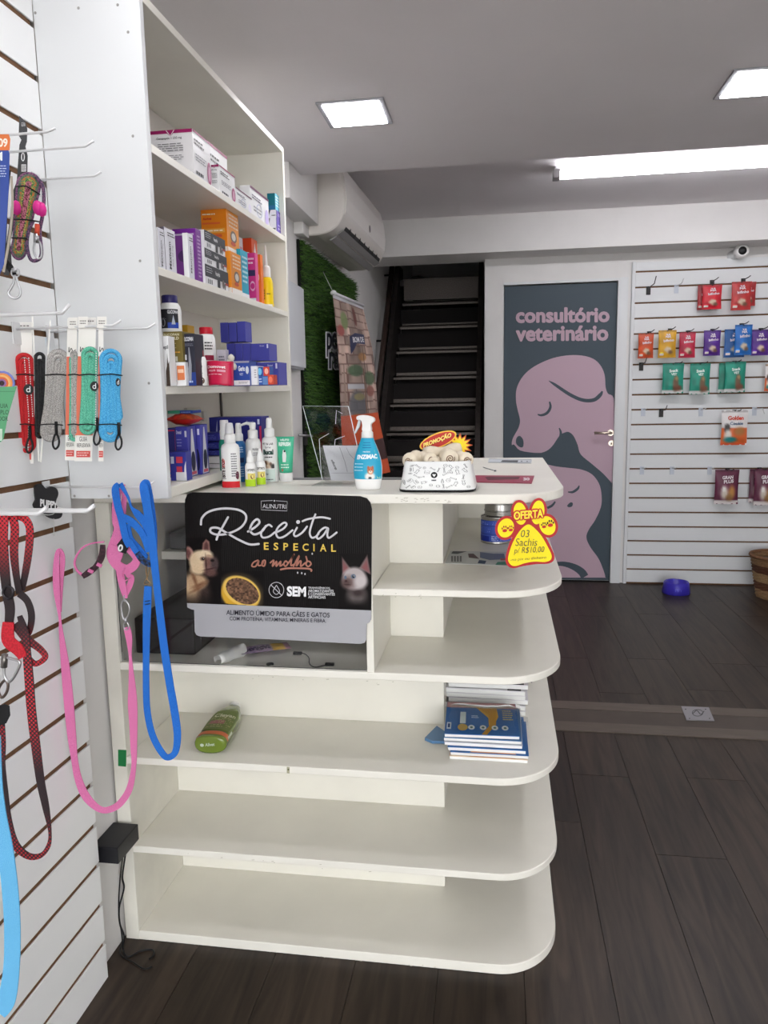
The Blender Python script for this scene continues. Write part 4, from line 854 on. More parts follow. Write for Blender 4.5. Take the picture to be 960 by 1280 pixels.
for k, (yt, w) in enumerate(((580, 'lower'), (570.5, 'upper'))):
    _, g = carton_y('medicine_box', 'long white flat box, %s of the two under the blue boxes' % w, 1.80, 241, 280, yt, 0, zb=None if k == 0 else g[5] + .06 * TL + .0006, depth=.06, col=(224, 220, 222), yc=580)
zt = g[5] + .06 * TL + .001
def d_fl(A, B): A.lines(.05, .8, .8, .2, 3, (110, 116, 200), 3, .25); A.rect(.92, .1, 1, .9, (60, 60, 150))
for k, (yt, w) in enumerate(((562.5, 'lowest'), (552.5, 'middle'), (541, 'topmost'))):
    _, g = carton_y('blue_carton', 'flat navy carton, %s of three on the white flat boxes' % w, 1.802, 252 , 275.5, yt, 0, zb=zt, depth=.055, col=(40, 42, 128), deco=d_fl, yc=560, group='flat navy cartons'); zt = g[5] + .055 * TL + .001
carton_y('blue_carton', 'long navy carton behind the spray bottles, lying across the back of the bottom shelf', 1.93, 262, 327, 521, 0, depth=.07, col=(42, 44, 124), deco=lambda A, B: (A.poly([(.04, .05), (.16, .95), (.16, .05)], (170, 176, 214)), A.rect(.96, .1, 1, .8, (206, 50, 100)), A.text('Simparic', .72, .84, .86, .92, (190, 194, 226), .01), A.rect(.93, .84, .97, .95, (200, 204, 226))), yc=540)
carton_y('blue_carton', 'small dark blue carton at the right end of the bottom shelf', 2.10, 325, 337, 540, 0, depth=.05, col=(54, 70, 130), yc=550)
# fuse box and sockets seen inside the lower bay
a = at(231, 510, 'X', -.893); b = at(247, 545, 'X', -.893)
tag(MB().box(-.8965, -.885, a[1] - .0, b[1] + .02, 1.22, a[2]).build('wall_cover_plate', M((206, 200, 190), .5), None, .002, off=(-.89, a[1], 1.22)), 'cream cover plate on the cabinet back above the red packet', 'cover plate')
for k, yy in enumerate((514, 532, 545)):
    a = at(252, yy, 'X', -.893); tag(MB().box(-.8965, -.886, a[1], a[1] + .03, a[2] - .03, a[2]).build('wall_socket', M((216, 212, 206), .4), None, .002, off=a), 'small white socket on the cabinet back, %s of a column of three' % ('top', 'middle', 'bottom')[k], 'socket', 'wall sockets')
cb = MB().tube([(-.892, 2.345, 1.155), (-.892, 2.343, 1.25), (-.893, 2.345, 1.36)], .004, 6); tag(cb.build('power_cable', M((80, 76, 76), .6), None, off=(-.892, 2.345, 1.155)), 'thin dark cable running up the inner corner of the bottom cabinet bay', 'cable')

# ================================================================ ON AND AROUND THE COUNTER
ZT = 1.108
# ---- advertising board on the counter front
SP = 1.549
sg = thing('advertising_board', 'black and silver pet food advertising board fixed to the counter front', 'sign', (-.47, SP, 1.0))
fnS = lambda u, v, off: at(u, v, 'Y', SP - off)
def zr(ox, oy, s): return lambda L: [(ox + a * s, oy + b * s) + tuple(r) for a, b, *r in L]
r1 = zr(220, 600, .27083); r4 = zr(320, 600, .15625); r3 = zr(225, 665, .125)
outl = r1([(40, 120), (42, 90), (52, 66), (75, 57), (300, 60), (600, 67), (850, 75), (880, 84), (897, 104), (904, 135), (901, 600), (900, 645), (893, 657), (880, 664), (878, 738), (870, 752), (850, 757), (500, 738), (110, 722), (94, 715), (86, 700), (84, 600), (70, 597), (52, 588)])
pw3 = [fnS(a, b, 0) for a, b in outl]
m_ = MB(); m_.prism([(p[0], p[2]) for p in pw3], SP + .0002, SP + .003, 0, 'Y'); 
def fluted():
    m = bpy.data.materials.new('fluted_black_board'); m.use_nodes = True; nt = m.node_tree; b = nt.nodes['Principled BSDF']
    b.inputs['Base Color'].default_value = (lin(16), lin(13), lin(13), 1); b.inputs['Roughness'].default_value = .32; b.inputs['Specular IOR Level'].default_value = .12
    tc = nt.nodes.new('ShaderNodeTexCoord'); w = nt.nodes.new('ShaderNodeTexWave'); w.inputs['Scale'].default_value = 70; w.bands_direction = 'X'; w.inputs['Distortion'].default_value = .4
    bp = nt.nodes.new('ShaderNodeBump'); bp.inputs['Strength'].default_value = .5; bp.inputs['Distance'].default_value = .0008
    nt.links.new(tc.outputs['Object'], w.inputs['Vector']); nt.links.new(w.outputs['Fac'], bp.inputs['Height']); nt.links.new(bp.outputs[0], b.inputs['Normal']); return m
FL = fluted(); SILV = M((172, 172, 177), .42, .15, name='silver_board')
m_.build('board', FL, sg)
dd = Deco(fnS, step=.00006, base=.0002)
dd.poly(r1([(51, 568), (300, 578), (600, 590), (901, 602), (900, 645), (893, 657), (880, 664), (878, 738), (870, 752), (850, 757), (500, 738), (110, 722), (94, 715), (86, 700), (84, 600), (70, 597), (52, 588)]), SILV)
dd.build('silver_band', sg)
BG = np.array([16, 13, 13.])
def pxpaint(x0, x1, y0, y1, f):
    def g(U, V):
        C = np.zeros(U.shape + (3,)); C[:] = BG; f(C, x0 + (x1 - x0) * U, y0 + (y1 - y0) * V); return C
    return g
def tri(C, X, Y, pts, col, soft=.6, a=1):
    k = np.ones(X.shape)
    ar = sum(pts[i][0] * pts[(i + 1) % len(pts)][1] - pts[(i + 1) % len(pts)][0] * pts[i][1] for i in range(len(pts)))
    for i in range(len(pts)):
        (x0, y0), (x1, y1) = pts[i], pts[(i + 1) % len(pts)]; L = math.hypot(x1 - x0, y1 - y0)
        d = ((x1 - x0) * (Y - y0) - (y1 - y0) * (X - x0)) / L * (1 if ar > 0 else -1); k = np.minimum(k, np.clip(.5 + d / (2 * soft), 0, 1))
    k = k[..., None] * a; C[:] = C * (1 - k) + np.array(col, float) * k
def dogp(C, X, Y):
    B = lambda *a, **k: blob(C, X, Y, *a, **k)
    B(243, 742, 13, 20, (160, 132, 106), soft=.35); B(238, 735, 7, 17, (196, 166, 132), soft=.4); B(256, 745, 7, 16, (60, 48, 44), soft=.6)
    B(247, 727, 12, 9, (184, 152, 120), soft=.3); B(250, 731, 9, 2, (120, 84, 62), soft=.8, rot=-25); B(247, 736, 9, 1.6, (126, 90, 66), soft=.8, rot=-30); B(243, 724, 2, 10, (120, 84, 60), soft=.8, rot=-20)
    B(236.5, 692, 5.5, 9, (168, 124, 116), soft=.2, rot=-18); B(236, 693, 3, 7, (104, 68, 66), soft=.4, rot=-18)
    tri(C, X, Y, [(252.5, 690), (253.5, 679), (257.5, 674), (261.5, 677), (263, 690)], (146, 108, 100), 1.0); tri(C, X, Y, [(254.6, 689), (255.4, 680), (258, 676.5), (260.4, 681), (260.5, 689)], (84, 54, 52), 1.2)
    B(249, 702, 12.5, 14, (214, 190, 156), soft=.15); B(256, 694, 10, 6.5, (220, 200, 170), soft=.25); B(248, 712, 10, 6, (214, 188, 154), soft=.3)
    B(263, 706, 8, 10, (120, 92, 88), soft=.3); B(268, 704, 5, 8, (74, 60, 60), soft=.4); B(263, 716, 8, 4.5, (92, 66, 62), soft=.4); B(260, 702, 3.5, 6, (110, 80, 74), soft=.5)
    B(257.5, 705, .9, 9, (66, 44, 42), soft=.8, rot=-4); B(262, 695, 4, 1.5, (170, 140, 116), soft=.6, rot=15); B(265.5, 700.5, 2.4, 1.6, (24, 18, 18), soft=.4)
    B(253.8, 698.5, 3.2, 2.4, (90, 64, 54), soft=.5); B(254, 698.6, 1.5, 1.4, (12, 8, 8), soft=.3); B(254.4, 698.1, .45, .45, (220, 220, 220), soft=.3)
    B(262, 711, 7, .8, (60, 36, 36), soft=.7, rot=-12)
    C += ((vnoise(X / 3, Y / 3, 3, 2) - .5) * 14)[..., None] * (C.sum(2) > 120)[..., None]
    k = np.clip((Y - 738) / 16, 0, 1)[..., None]; C[:] = C * (1 - k * .75) + BG * k * .75
def bowlp(C, X, Y):
    B = lambda *a, **k: blob(C, X, Y, *a, **k)
    B(301, 742, 26, 21, (120, 104, 74), soft=.3, rot=28); B(300, 744, 24.5, 20, (206, 160, 52), soft=.06, rot=28); B(302, 739, 25, 17.5, (224, 186, 92), soft=.05, rot=28)
    m = (((X - 303) * math.cos(.49) + (Y - 739) * math.sin(.49)) / 22) ** 2 + ((-(X - 303) * math.sin(.49) + (Y - 739) * math.cos(.49)) / 14.5) ** 2 < 1
    n = vnoise(X / 2.4, Y / 2.0, 1, 4); n2 = vnoise(X / 1.2, Y / 1.1, 1, 9)
    K = np.array([112, 84, 66.])[None, None] * (.55 + .75 * n + .35 * (n2 - .5))[..., None]
    C[m] = K[m]; C[Y > 753.5 + (X - 233) * .04] = BG
def catp(C, X, Y):
    B = lambda *a, **k: blob(C, X, Y, *a, **k)
    B(446, 748, 11, 14, (150, 140, 138), soft=.5); B(447, 741, 9, 5, (60, 50, 50), soft=.6)
    for P in (((427.5, 696.5), (438.5, 711), (428, 719)), ((459, 694), (463.5, 718), (449, 710))):
        tri(C, X, Y, P, (120, 98, 98), 1.0); q = np.mean(P, axis=0); tri(C, X, Y, [tuple(q + (np.array(p) - q) * .62 + [0, 1]) for p in P], (134, 84, 86), 1.2)
    B(443, 723, 15, 14, (176, 166, 166), soft=.15); B(436, 728, 8.5, 8, (120, 102, 100), soft=.5); B(433, 729, 5, 5, (86, 68, 66), soft=.5); B(451, 727, 8, 8, (194, 186, 186), soft=.4)
    B(441.7, 720.5, 3, 2.8, (96, 110, 130), soft=.2); B(441.7, 720.7, 1.2, 1.6, (10, 10, 14), soft=.2); B(431.8, 722, 1.6, 2.2, (90, 104, 124), soft=.2); B(442.2, 720, .5, .5, (240, 240, 240), soft=.2)
    B(432.5, 726.5, 1.5, 1.1, (60, 40, 40), soft=.3); B(434, 731, 4, .6, (60, 44, 44), soft=.5)
    k = np.clip((Y - 742) / 16, 0, 1)[..., None]; C[:] = C * (1 - k) + BG * k
art('dog_picture', lambda u, v, off: at(233.3 + 43 * u, 672 + (81.7 + 1.8 * u) * v, 'Y', SP - .0004), 90, 150, pxpaint(233.3, 276.3, 672, 754.5, dogp), sg, PRINT_D)
art('food_bowl_picture', lambda u, v, off: at(276.3 + 53 * u, 714 + (41.3 + 2.2 * u) * v, 'Y', SP - .0004), 120, 95, pxpaint(276.3, 329.3, 714, 756.5, bowlp), sg, PRINT_D)
art('cat_picture', lambda u, v, off: at(424 + 39.6 * u, 692 + (69.6 + 1.2 * u) * v, 'Y', SP - .0004), 84, 140, pxpaint(424, 463.6, 692, 762.2, catp), sg, PRINT_D)
dd = Deco(fnS, step=.00004, base=.0006)
LG = (206, 204, 208)
W_ = 2.7
dd.stroke(r1([(115, 205), (120, 175), (150, 147), (210, 132), (280, 136), (318, 156), (322, 187), (295, 222), (240, 247), (190, 252), (160, 240), (163, 222), (195, 222), (230, 242), (290, 276), (340, 297), (382, 295)]), W_, LG)
dd.stroke(r1([(240, 172), (216, 215), (196, 250), (187, 275)]), W_, LG)
dd.stroke(r1([(332, 238), (365, 218), (385, 196), (374, 181), (352, 200), (342, 232), (362, 251), (395, 238), (415, 212)]), W_, LG)
for L in ([(125, 372), (100, 358), (60, 390), (40, 430), (55, 460), (105, 452), (150, 418)], [(155, 422), (215, 392), (245, 357), (225, 341), (180, 375), (160, 420), (178, 460), (225, 452), (292, 402)],
          [(328, 382), (303, 430), (320, 450), (370, 420), (408, 372)], [(475, 275), (450, 340), (430, 420), (445, 460), (475, 455), (500, 430)], [(372, 330), (420, 312), (520, 298), (592, 310)],
          [(575, 387), (550, 381), (510, 410), (487, 455), (502, 470), (540, 440), (577, 385), (570, 440), (587, 462), (645, 420)]):
    dd.stroke(r4(L), 2.4, LG)
dd.ell(320 + 337 * .15625, 600 + 336 * .15625, 2.4, 2.4, LG)
dd.stroke(r4([(42, 168), (42, 238), (248, 248), (250, 172), (160, 166)]), .5, LG, 0); dd.stroke(r4([(42, 168), (132, 164)]), .5, LG, 0); dd.ell(343, 626, 1, 1, LG)
dd.text('ALINUTRI', 328.2, 635.2, 357.6, 629.8, LG, .0, .9)
GOLD = (228, 196, 84)
x = 329.7
for i, ch in enumerate('ESPECIAL'):
    xx = (329.8, 342, 354.2, 366.6, 378.2, 391.6, 400, 414)[i]; w = (6, 6, 6, 6, 7.6, 1.6, 8, 6)[i]
    dd.text(ch, xx, 687.2 + (xx - 329.7) * .03, xx + w, 678 + (xx - 329.7) * .03, GOLD, .02)
BR = (176, 118, 100)
for L in ([(115, 662), (142, 642), (132, 690), (165, 650), (162, 690), (198, 650), (192, 688), (220, 672)], [(252, 660), (238, 648), (222, 672), (236, 690), (256, 668), (300, 605), (303, 596), (284, 640), (280, 684), (300, 676)],
          [(300, 690), (345, 605), (322, 688), (350, 650), (360, 652), (358, 690), (388, 668), (408, 650), (400, 612)], [(432, 655), (412, 650), (400, 675), (418, 692), (440, 672), (430, 652)]):
    dd.stroke(r4(L), 1.9, BR)
dd.stroke(r4([(198, 716), (260, 706), (400, 708), (440, 716), (442, 728)]), 2.2, BR)
for a, b in ((333, 742), (366, 745), (392, 752), (450, 590)): dd.ell(320 + a * .15625, 600 + b * .15625, .9, 1.3, LG)
dd.stroke(r1([(378, 370), (358, 380), (350, 397), (368, 398), (382, 372), (380, 394), (398, 390), (404, 372), (412, 374), (408, 396), (396, 392), (400, 374)]), 1.8, BR)
dd.ring(345.5, 737.5, 9.6, 10, .7, LG, 32); dd.stroke([(338.5, 731), (352.5, 744.5)], .8, LG, 0); dd.stroke([(345.5, 731.5), (341.5, 739), (345.5, 743), (349.5, 739), (345.5, 731.5)], .7, LG, 4)
dd.text('SEM', 358.6, 745.4, 382.6, 732.6, (236, 236, 238), .045, .7)
for k, w in enumerate(('TRANSGÊNICOS,', 'AROMATIZANTES', 'E CONSERVANTES', 'ARTIFICIAIS')): dd.text(w, 385.2, 736.2 + 3.9 * k, (413, 417, 418.6, 407)[k], 732.8 + 3.9 * k, (214, 214, 216), .015, .5)
BLT = (44, 42, 52)
dd.text('ALIMENTO ÚMIDO PARA CÃES E GATOS', 282.8, 768.6, 412, 760.9, BLT, .012, 3.4)
dd.text('COM PROTEÍNA, VITAMINAS, MINERAIS E FIBRA.', 287, 776.2, 407.6, 769.4, BLT, .005, 3)
dd.build('lettering', sg)

# ---- spray bottles, drops, tube
zt = ZT
t, c, m = bottle('spray_bottle', 'white spray bottle with red base and vertical lettering, front left on the counter', 290, 609.5, zt, [
    ('body', WP, [(10.6, 0), (11.3, 1.2), (11.3, 49), (10, 53), (7, 55.2), (5.5, 56)], 1, .8, 2.6), ('collar', WP, [(6.6, 55.5), (7, 56), (7, 65), (5.6, 67)], 1, 1, 2), ('nozzle', M((216, 216, 218), .3), [(5.3, 67.2), (5.3, 72), (4.2, 80), (2, 80.6)], 1, 1, 2)])
def pill(c, r, pw=2.6, sy=.8, a0=-165, a1=-15):
    def fn(u, v, off):
        a = math.radians(a0 + (a1 - a0) * u); ca, sa = math.cos(a), math.sin(a); q = (abs(ca) ** pw + abs(sa) ** pw) ** (-1 / pw)
        rr = r * q; return (c[0] + (rr + off) * ca, c[1] + (rr * sy + off) * sa, c[2] + v)
    return fn
dd = Deco(lambda u, v, off: pill(c, 11.35 * m)(u, v * m, off), base=.0004)
dd.rect(0, .8, 1, 8.6, (206, 34, 44), 20); dd.text('BITE STOP', .20, 13.5, .36, 36, (60, 44, 44), .05, rot=True); dd.text('STOP', .24, 26, .36, 37, (196, 50, 44), .03, rot=True); dd.lines(.2, 11, .4, 13, 1, DK, 1)
dd.lines(.62, 14, .85, 44, 10, (120, 118, 124), 2, .5); dd.ell(.86, 16, .09, 5, (96, 40, 60)); dd.build('label', t)
GRN = M((34, 132, 112), .35)
bottle('spray_bottle', 'dark green spray bottle with white cap hidden behind the white and red one', 283.5, 604.5, zt, [('body', GRN, [(7, 0), (7.4, 1), (7.4, 50), (6, 55)], 1, 1, 2), ('cap', WP, [(5.6, 55.2), (5.8, 66), (5.2, 67), (5.2, 78), (4.6, 79)], 1, 1, 2)])
t, c, m = bottle('spray_bottle', 'blue spray bottle with white nozzle, behind the white and red one', 300.8, 601.8, zt, [('body', M((40, 104, 164), .35), [(7.6, 0), (8.2, 1), (8.2, 46), (7, 49.5), (5.6, 50.5)], 1, 1, 2), ('collar', WP, [(5.4, 50.6), (5.4, 58), (4.4, 60)], 1, 1, 2), ('nozzle', WP, [(4, 60.2), (3.6, 70), (2.8, 72.5)], 1, 1, 2)])
dd = Deco(cylsurf(c, 8.25 * m, m), base=.0004); dd.lines(.55, 44, .95, 36, 3, (190, 214, 236), 1); dd.rect(.5, 24, .98, 30, (24, 50, 96), 6); dd.lines(.55, 20, .95, 6, 5, (170, 200, 230), 2); dd.build('label', t)
t, c, m = bottle('pump_bottle', 'white pump bottle with spout pointing left, behind the small drop bottles', 318.5, 602.5, zt, [('body', WP, [(9, 0), (9.4, 1), (9.4, 49), (8.2, 53), (5.6, 54.6)], 1, 1, 2), ('collar', WP, [(6.2, 54.7), (6.2, 64), (3.2, 65.5)], 1, 1, 2), ('pump_head', WP, [(3.6, 65.6), (4.2, 72), (3.6, 74)], 1, 1, 2)])
MB().tube([(c[0], c[1], c[2] + 71.5 * m), (c[0] - 8 * m, c[1], c[2] + 73 * m), (c[0] - 15.5 * m, c[1], c[2] + 70.5 * m), (c[0] - 16.5 * m, c[1], c[2] + 67 * m)], [2 * m, 1.8 * m, 1.4 * m, 1.2 * m], 8).build('spout', WP, t)
dd = Deco(cylsurf(c, 9.45 * m, m), base=.0004); dd.text('PROCÃO', .6, 40, .96, 43, DK, .02); dd.lines(.62, 38, .95, 33, 2, GY, 1); dd.build('label', t)
for k, (a, b, w) in enumerate(((314, 608.2, 'left'), (326.3, 606, 'right'))):
    t, c, m = bottle('drop_bottle', 'small white dropper bottle with lime green base band, %s one of the pair' % w, a, b, zt, [('body', WP, [(6.2, 0), (6.7, .8), (6.7, 25), (5.4, 29), (3.6, 30.5)], 1, .9, 2.2), ('cap', WP, [(4.6, 30.6), (4.4, 36), (3, 38.5), (1.6, 44.5), (.6, 45.2)], 1, 1, 2)], group='small lime drop bottles')
    dd = Deco(lambda u, v, off: pill(c, 6.75 * m, 2.2, .9)(u, v * m, off), base=.0004); dd.rect(0, .8, 1, 9.4, (176, 214, 36), 14); dd.text('OFTPETS', .36, 19.5, .92, 22.5, (70, 70, 60), .03); dd.rect(.4, 9.4, .95, 17, (228, 214, 120), 6); dd.ell(.72, 12.8, .12, 3, (120, 84, 60)); dd.build('label', t)
t, c, m = bottle('spray_bottle', 'white spray bottle with dog pictures, standing left of the green tube', 339, 601.8, zt, [('body', WP, [(9.2, 0), (9.7, 1), (9.7, 50), (8.6, 54), (6, 56)], 1, 1, 2), ('collar', WP, [(6.2, 56.1), (6.2, 65), (4.4, 66.5)], 1, 1, 2), ('nozzle', WP, [(3.9, 66.7), (3.6, 76), (2.8, 79)], 1, 1, 2)])
def petp(U, V):
    C = np.zeros(U.shape + (3,)); C[:] = (228, 226, 222)
    for cx, cy, rx, ry, cc in ((.35, .5, .2, .42, (178, 140, 104)), (.3, .35, .1, .3, (96, 66, 50)), (.62, .6, .2, .35, (206, 180, 150)), (.7, .45, .1, .2, (110, 80, 64)), (.88, .75, .16, .3, (40, 34, 34)), (.45, .65, .08, .1, (220, 206, 190))): blob(C, U, V, cx, cy, rx, ry, cc, .4)
    return C
fn = cylsurf(c, 9.75 * m, m); art('picture', lambda u, v, off: fn(.12 + .76 * u, 27 - 10 * v, .0004), 24, 14, petp, t)
dd = Deco(fn, base=.0004); dd.text('PET & LAB', .16, 46, .84, 48.6, DK, .02); dd.text('Bucal', .2, 34, .84, 40.5, (34, 70, 62), .06); dd.text('Spray', .34, 41.5, .7, 44.5, DK, .0); dd.lines(.3, 32.5, .8, 29.5, 1, DK, 1)
dd.rect(.1, 1, .9, 16, (206, 222, 214), 8); dd.text('Hálito', .14, 9, .5, 12, (40, 90, 76), .02); dd.ell(.76, 9, .1, 3.6, (34, 96, 78), rot=30); dd.lines(.3, 4.5, .8, 2.5, 1, DK, 2); dd.build('label', t)
# tube standing on its cap
c = at(358, 601.6, 'Z', zt); m = mpp(*c); t = thing('gel_tube', 'green tube standing upside down on its white cap at the right of the bottles', 'tube', c)
MB().lathe(c, [(7.6, 0), (8, .6), (8.2, 10), (7.8, 11)][:0] or [(7.6 * m, 0), (8.1 * m, .6 * m), (8.3 * m, 10.2 * m), (7.8 * m, 11 * m)], 24).build('cap', WP, t)
mb = MB(); vs = []; N_ = 24; K = 9
for k in range(K + 1):
    f = k / K; rx = (8 + 4 * f) * m; ry = (8 * (1 - f) ** .8 + .4) * m
    vs += [(c[0] + rx * math.cos(2 * math.pi * j / N_), c[1] + ry * math.sin(2 * math.pi * j / N_), c[2] + (11.2 + 44.5 * f) * m) for j in range(N_)]
mb.add(vs, [(k * N_ + j, k * N_ + (j + 1) % N_, (k + 1) * N_ + (j + 1) % N_, (k + 1) * N_ + j) for k in range(K) for j in range(N_)] + [tuple(range(N_))[::-1], tuple(K * N_ + j for j in range(N_))], 0, True)
mb.build('body', M((66, 178, 140), .35), t)
def tubf(u, v, off):
    f = v; rx = (8 + 4 * f) * m; ry = (8 * (1 - f) ** .8 + .4) * m; a = math.radians(-155 + 130 * u); return (c[0] + (rx + off) * math.cos(a), c[1] + (ry + off) * math.sin(a) - off, c[2] + (11.2 + 44.5 * f) * m)
dd = Deco(tubf, base=.0006); dd.text('HÁLITO', .3, .88, .72, .95, (226, 244, 236), .04); dd.text('REFRESH', .2, .74, .82, .85, (226, 244, 236), .05); dd.poly([(.42, .3), (.6, .3), (.62, .48), (.56, .62), (.44, .64), (.4, .5)], (222, 226, 222)); dd.ell(.52, .6, .05, .03, (40, 60, 56)); dd.lines(.3, .26, .8, .12, 2, (200, 236, 220), 2); dd.ell(.4, .08, .06, .04, (180, 110, 90)); dd.build('label', t)
# ---- trigger spray
c = at(460.5, 611, 'Z', zt); m = mpp(*c)
t = thing('trigger_spray_bottle', 'blue and white trigger spray bottle beside the clear brochure holder', 'spray bottle', c)
prf = [(14.4, 0), (15.4, 1.4), (17, 11), (17.9, 22), (17.4, 32), (15.4, 42), (12, 52), (9, 59), (7.6, 64)]
MB().lathe(c, [(r * m, h * m) for r, h in cat_rom(prf, 3)], 32, 0, 1, .62, 2.2).build('bottle', M((240, 240, 238), .25), t)
pr = cat_rom(prf, 3)
def rad(h): return float(np.interp(h, pr[:, 1], pr[:, 0])) * m
def trf(u, v, off): return pill(c, rad(v), 2.2, .62)(u, v * m, off)
TEAL = (44, 164, 200)
fnb = lambda u, v, off: trf(u, v, off)
dd = Deco(fnb, base=.0004, step=.00008)
V_ = [(u / 24, v) for v in np.linspace(13, 63.5, 20) for u in range(-0, 25)]
dd._put(V_, [(j * 25 + i, j * 25 + i + 1, (j + 1) * 25 + i + 1, (j + 1) * 25 + i) for j in range(19) for i in range(24)], TEAL)
for k in range(3): dd.stroke([(.36, 58 - 3 * k), (.5, 56.5 - 3 * k), (.68, 58 - 3 * k)], .8, (24, 110, 160), 4) if False else dd.rect(.34, 57.4 - 3 * k, .68, 58.2 - 3 * k, (24, 110, 160), 6)
dd.text('ENZIMAC', .2, 37.5, .84, 43, (240, 246, 250), .045, 1.0); dd.text('vetclean', .38, 46, .62, 48, (226, 240, 246), .01)
for k in range(3): dd.ell(.16, 32 - 4 * k, .018, 1, (236, 244, 248)); dd.lines(.2, 32.8 - 4 * k, .42, 31.2 - 4 * k, 1, (200, 230, 240), k)
dd.poly([(.78, 14), (.92, 14), (.84, 38), (.78, 50), (.76, 40)], (150, 206, 180), 0)
def foxp(U, V):
    C = np.zeros(U.shape + (3,)); C[:] = TEAL
    for cx, cy, rx, ry, cc in ((.5, .85, .45, .3, (232, 228, 222)), (.55, .4, .28, .26, (196, 96, 44)), (.36, .2, .09, .12, (170, 76, 40)), (.74, .2, .09, .12, (170, 76, 40)), (.55, .5, .16, .1, (236, 214, 190)), (.46, .36, .03, .04, (30, 20, 20)), (.64, .36, .03, .04, (30, 20, 20)), (.55, .46, .04, .03, (30, 20, 20)), (.5, .95, .14, .1, (60, 50, 50))): blob(C, U, V, cx, cy, rx, ry, cc, .25)
    return C
art('cat_picture', lambda u, v, off: trf(.44 + .3 * u, 31 - 17.5 * v, .0009), 24, 24, foxp, t)
dd.build('label', t)
MB().lathe((c[0], c[1], c[2] + 64.2 * m), [(7.2 * m, 0), (7.4 * m, m), (7.2 * m, 6 * m), (5.4 * m, 8.5 * m)], 24).build('collar', WP, t)
hx = lambda a, b, y=0: (c[0] + a * m, c[1] + y, c[2] + b * m)
mb = MB(); pl_ = cat_rom([(-5.4, 72), (5, 72), (5.4, 80), (9.6, 84), (9, 88), (3, 90.5), (-6, 91.5), (-12, 90), (-12, 86), (-7, 85), (-5.6, 79)], 4, True)
mb.prism([(c[0] + a * m, c[2] + b * m) for a, b in pl_], c[1] - 4.5 * m, c[1] + 4.5 * m, 0, 'Y', .001); mb.build('spray_head', WP, t, .001)
mb = MB(); mb.prism([(c[0] + a * m, c[2] + b * m) for a, b in ((-10.5, 86), (-7.2, 86), (-9, 78), (-14.5, 69), (-16, 69.5), (-12.5, 79))], c[1] - 3 * m, c[1] + 3 * m, 0, 'Y'); mb.build('trigger', M((205, 208, 212), .3), t, .0006)
# ---- clear brochure holder (acrylic), leaning back
bh = thing('brochure_holder', 'clear acrylic brochure holder holding a white paper on the counter top', 'holder', at(415, 601, 'Z', zt))
YH = 1.735
q0 = at(403.5, 601, 'Z', zt); q1 = at(437, 603.5, 'Z', zt)
pa = [(378.5, 507.5), (435.5, 508), (455, 600), (403.5, 600)]
def ac_sheet(nm, pts, Ys, mt, th=.002, par=bh):
    P = [at(a, b, 'Y', y) for (a, b), y in zip(pts, Ys)]; mb = MB(); mb.add(P + [p + np.array([0, th, 0]) for p in P], [(0, 1, 2, 3), (7, 6, 5, 4), (0, 4, 5, 1), (1, 5, 6, 2), (2, 6, 7, 3), (3, 7, 4, 0)]); return mb.build(nm, mt, par)
AC2 = glass_mat('clear_acrylic_sheet', .35, .88)
ac_sheet('back_sheet', pa, (1.86, 1.84, 1.77, 1.79), AC2)
E_ = M((222, 230, 232), .15)
def edge(pts, Ys, r=.0011):
    MB().tube([at(a, b, 'Y', y - .001) for (a, b), y in zip(pts, Ys)], r, 5).build('polished_edge', E_, bh)
edge([(403.5, 600), (378.5, 507.5), (435.5, 508), (455, 596)], (1.79, 1.86, 1.84, 1.77))
edge([(402, 598), (399, 549), (411, 542)], (1.78, 1.80, 1.81), .0008); edge([(418, 560), (419, 549.5), (431, 545)], (1.78, 1.78, 1.79), .0008); edge([(419.5, 530), (420.5, 513), (428, 517)], (1.82, 1.83, 1.83), .0008)
ac_sheet('front_pocket', [(400, 556), (450, 556), (455, 601), (406, 601)], (1.765, 1.765, 1.755, 1.755), AC2, .0015)
mb = MB(); qa, qb = at(403, 601, 'Z', zt + .0015), at(452, 602, 'Z', zt + .0015); mb.box(qa[0], qb[0], 1.70, 1.80, zt + .0002, zt + .002); mb.build('foot', ACRYL, bh)
pg = thing('paper_sheet', 'white printed paper standing inside the clear brochure holder', 'paper', at(425, 600, 'Z', zt + .003))
o = ac_sheet('sheet', [(403.5, 557), (448, 557), (456, 600.5), (414, 600.5)], (1.776, 1.776, 1.764, 1.764), M((232, 234, 240), .6), .0008, pg)
dd = Deco(lambda u, v, off: at(u, v, 'Y', 1.770 - .004 * (v - 557) / 43 - off + .006 * (1 - (v - 557) / 43)), base=.0012)
V, Fs = text_mesh('ofiunpo', .03); dd._put([(412.6 + x * 7.5 - y * -2.5 * .0 + (1 - y) * -0 + y * 3.5, 575.5 + x * 15.5 - y * 1.6) for x, y in V], Fs, (50, 50, 60))
dd.stroke([(424.5, 559), (431, 577), (434.5, 591)], .5, (120, 124, 134), 0); dd.stroke([(433, 560), (437, 568), (444, 575)], .5, (150, 154, 164), 0); dd.rect(414, 591, 446, 591.5, (170, 172, 182)); dd.build('print', pg)
mb = MB(); q = at(381, 545, 'Y', 2.2); mb.tube([at(375, 545, 'Y', 2.2), at(389, 545, 'Y', 2.2)], .004, 8); mb.build
gl = thing('door_catch', 'small metal catch on dark strip behind the brochure holder', 'catch', at(382, 545, 'Y', 3.42))
MB().tube([at(374, 544, 'X', -.885), at(390, 545, 'X', -.86)], .006, 8).build('bar', STEEL, gl); p_ = at(382, 548, 'X', -.88); MB().box(p_[0] - .004, p_[0] + .004, p_[1] - .02, p_[1] + .02, p_[2] - .03, p_[2] + .03).build('plate', M((60, 58, 60), .4, .4), gl)
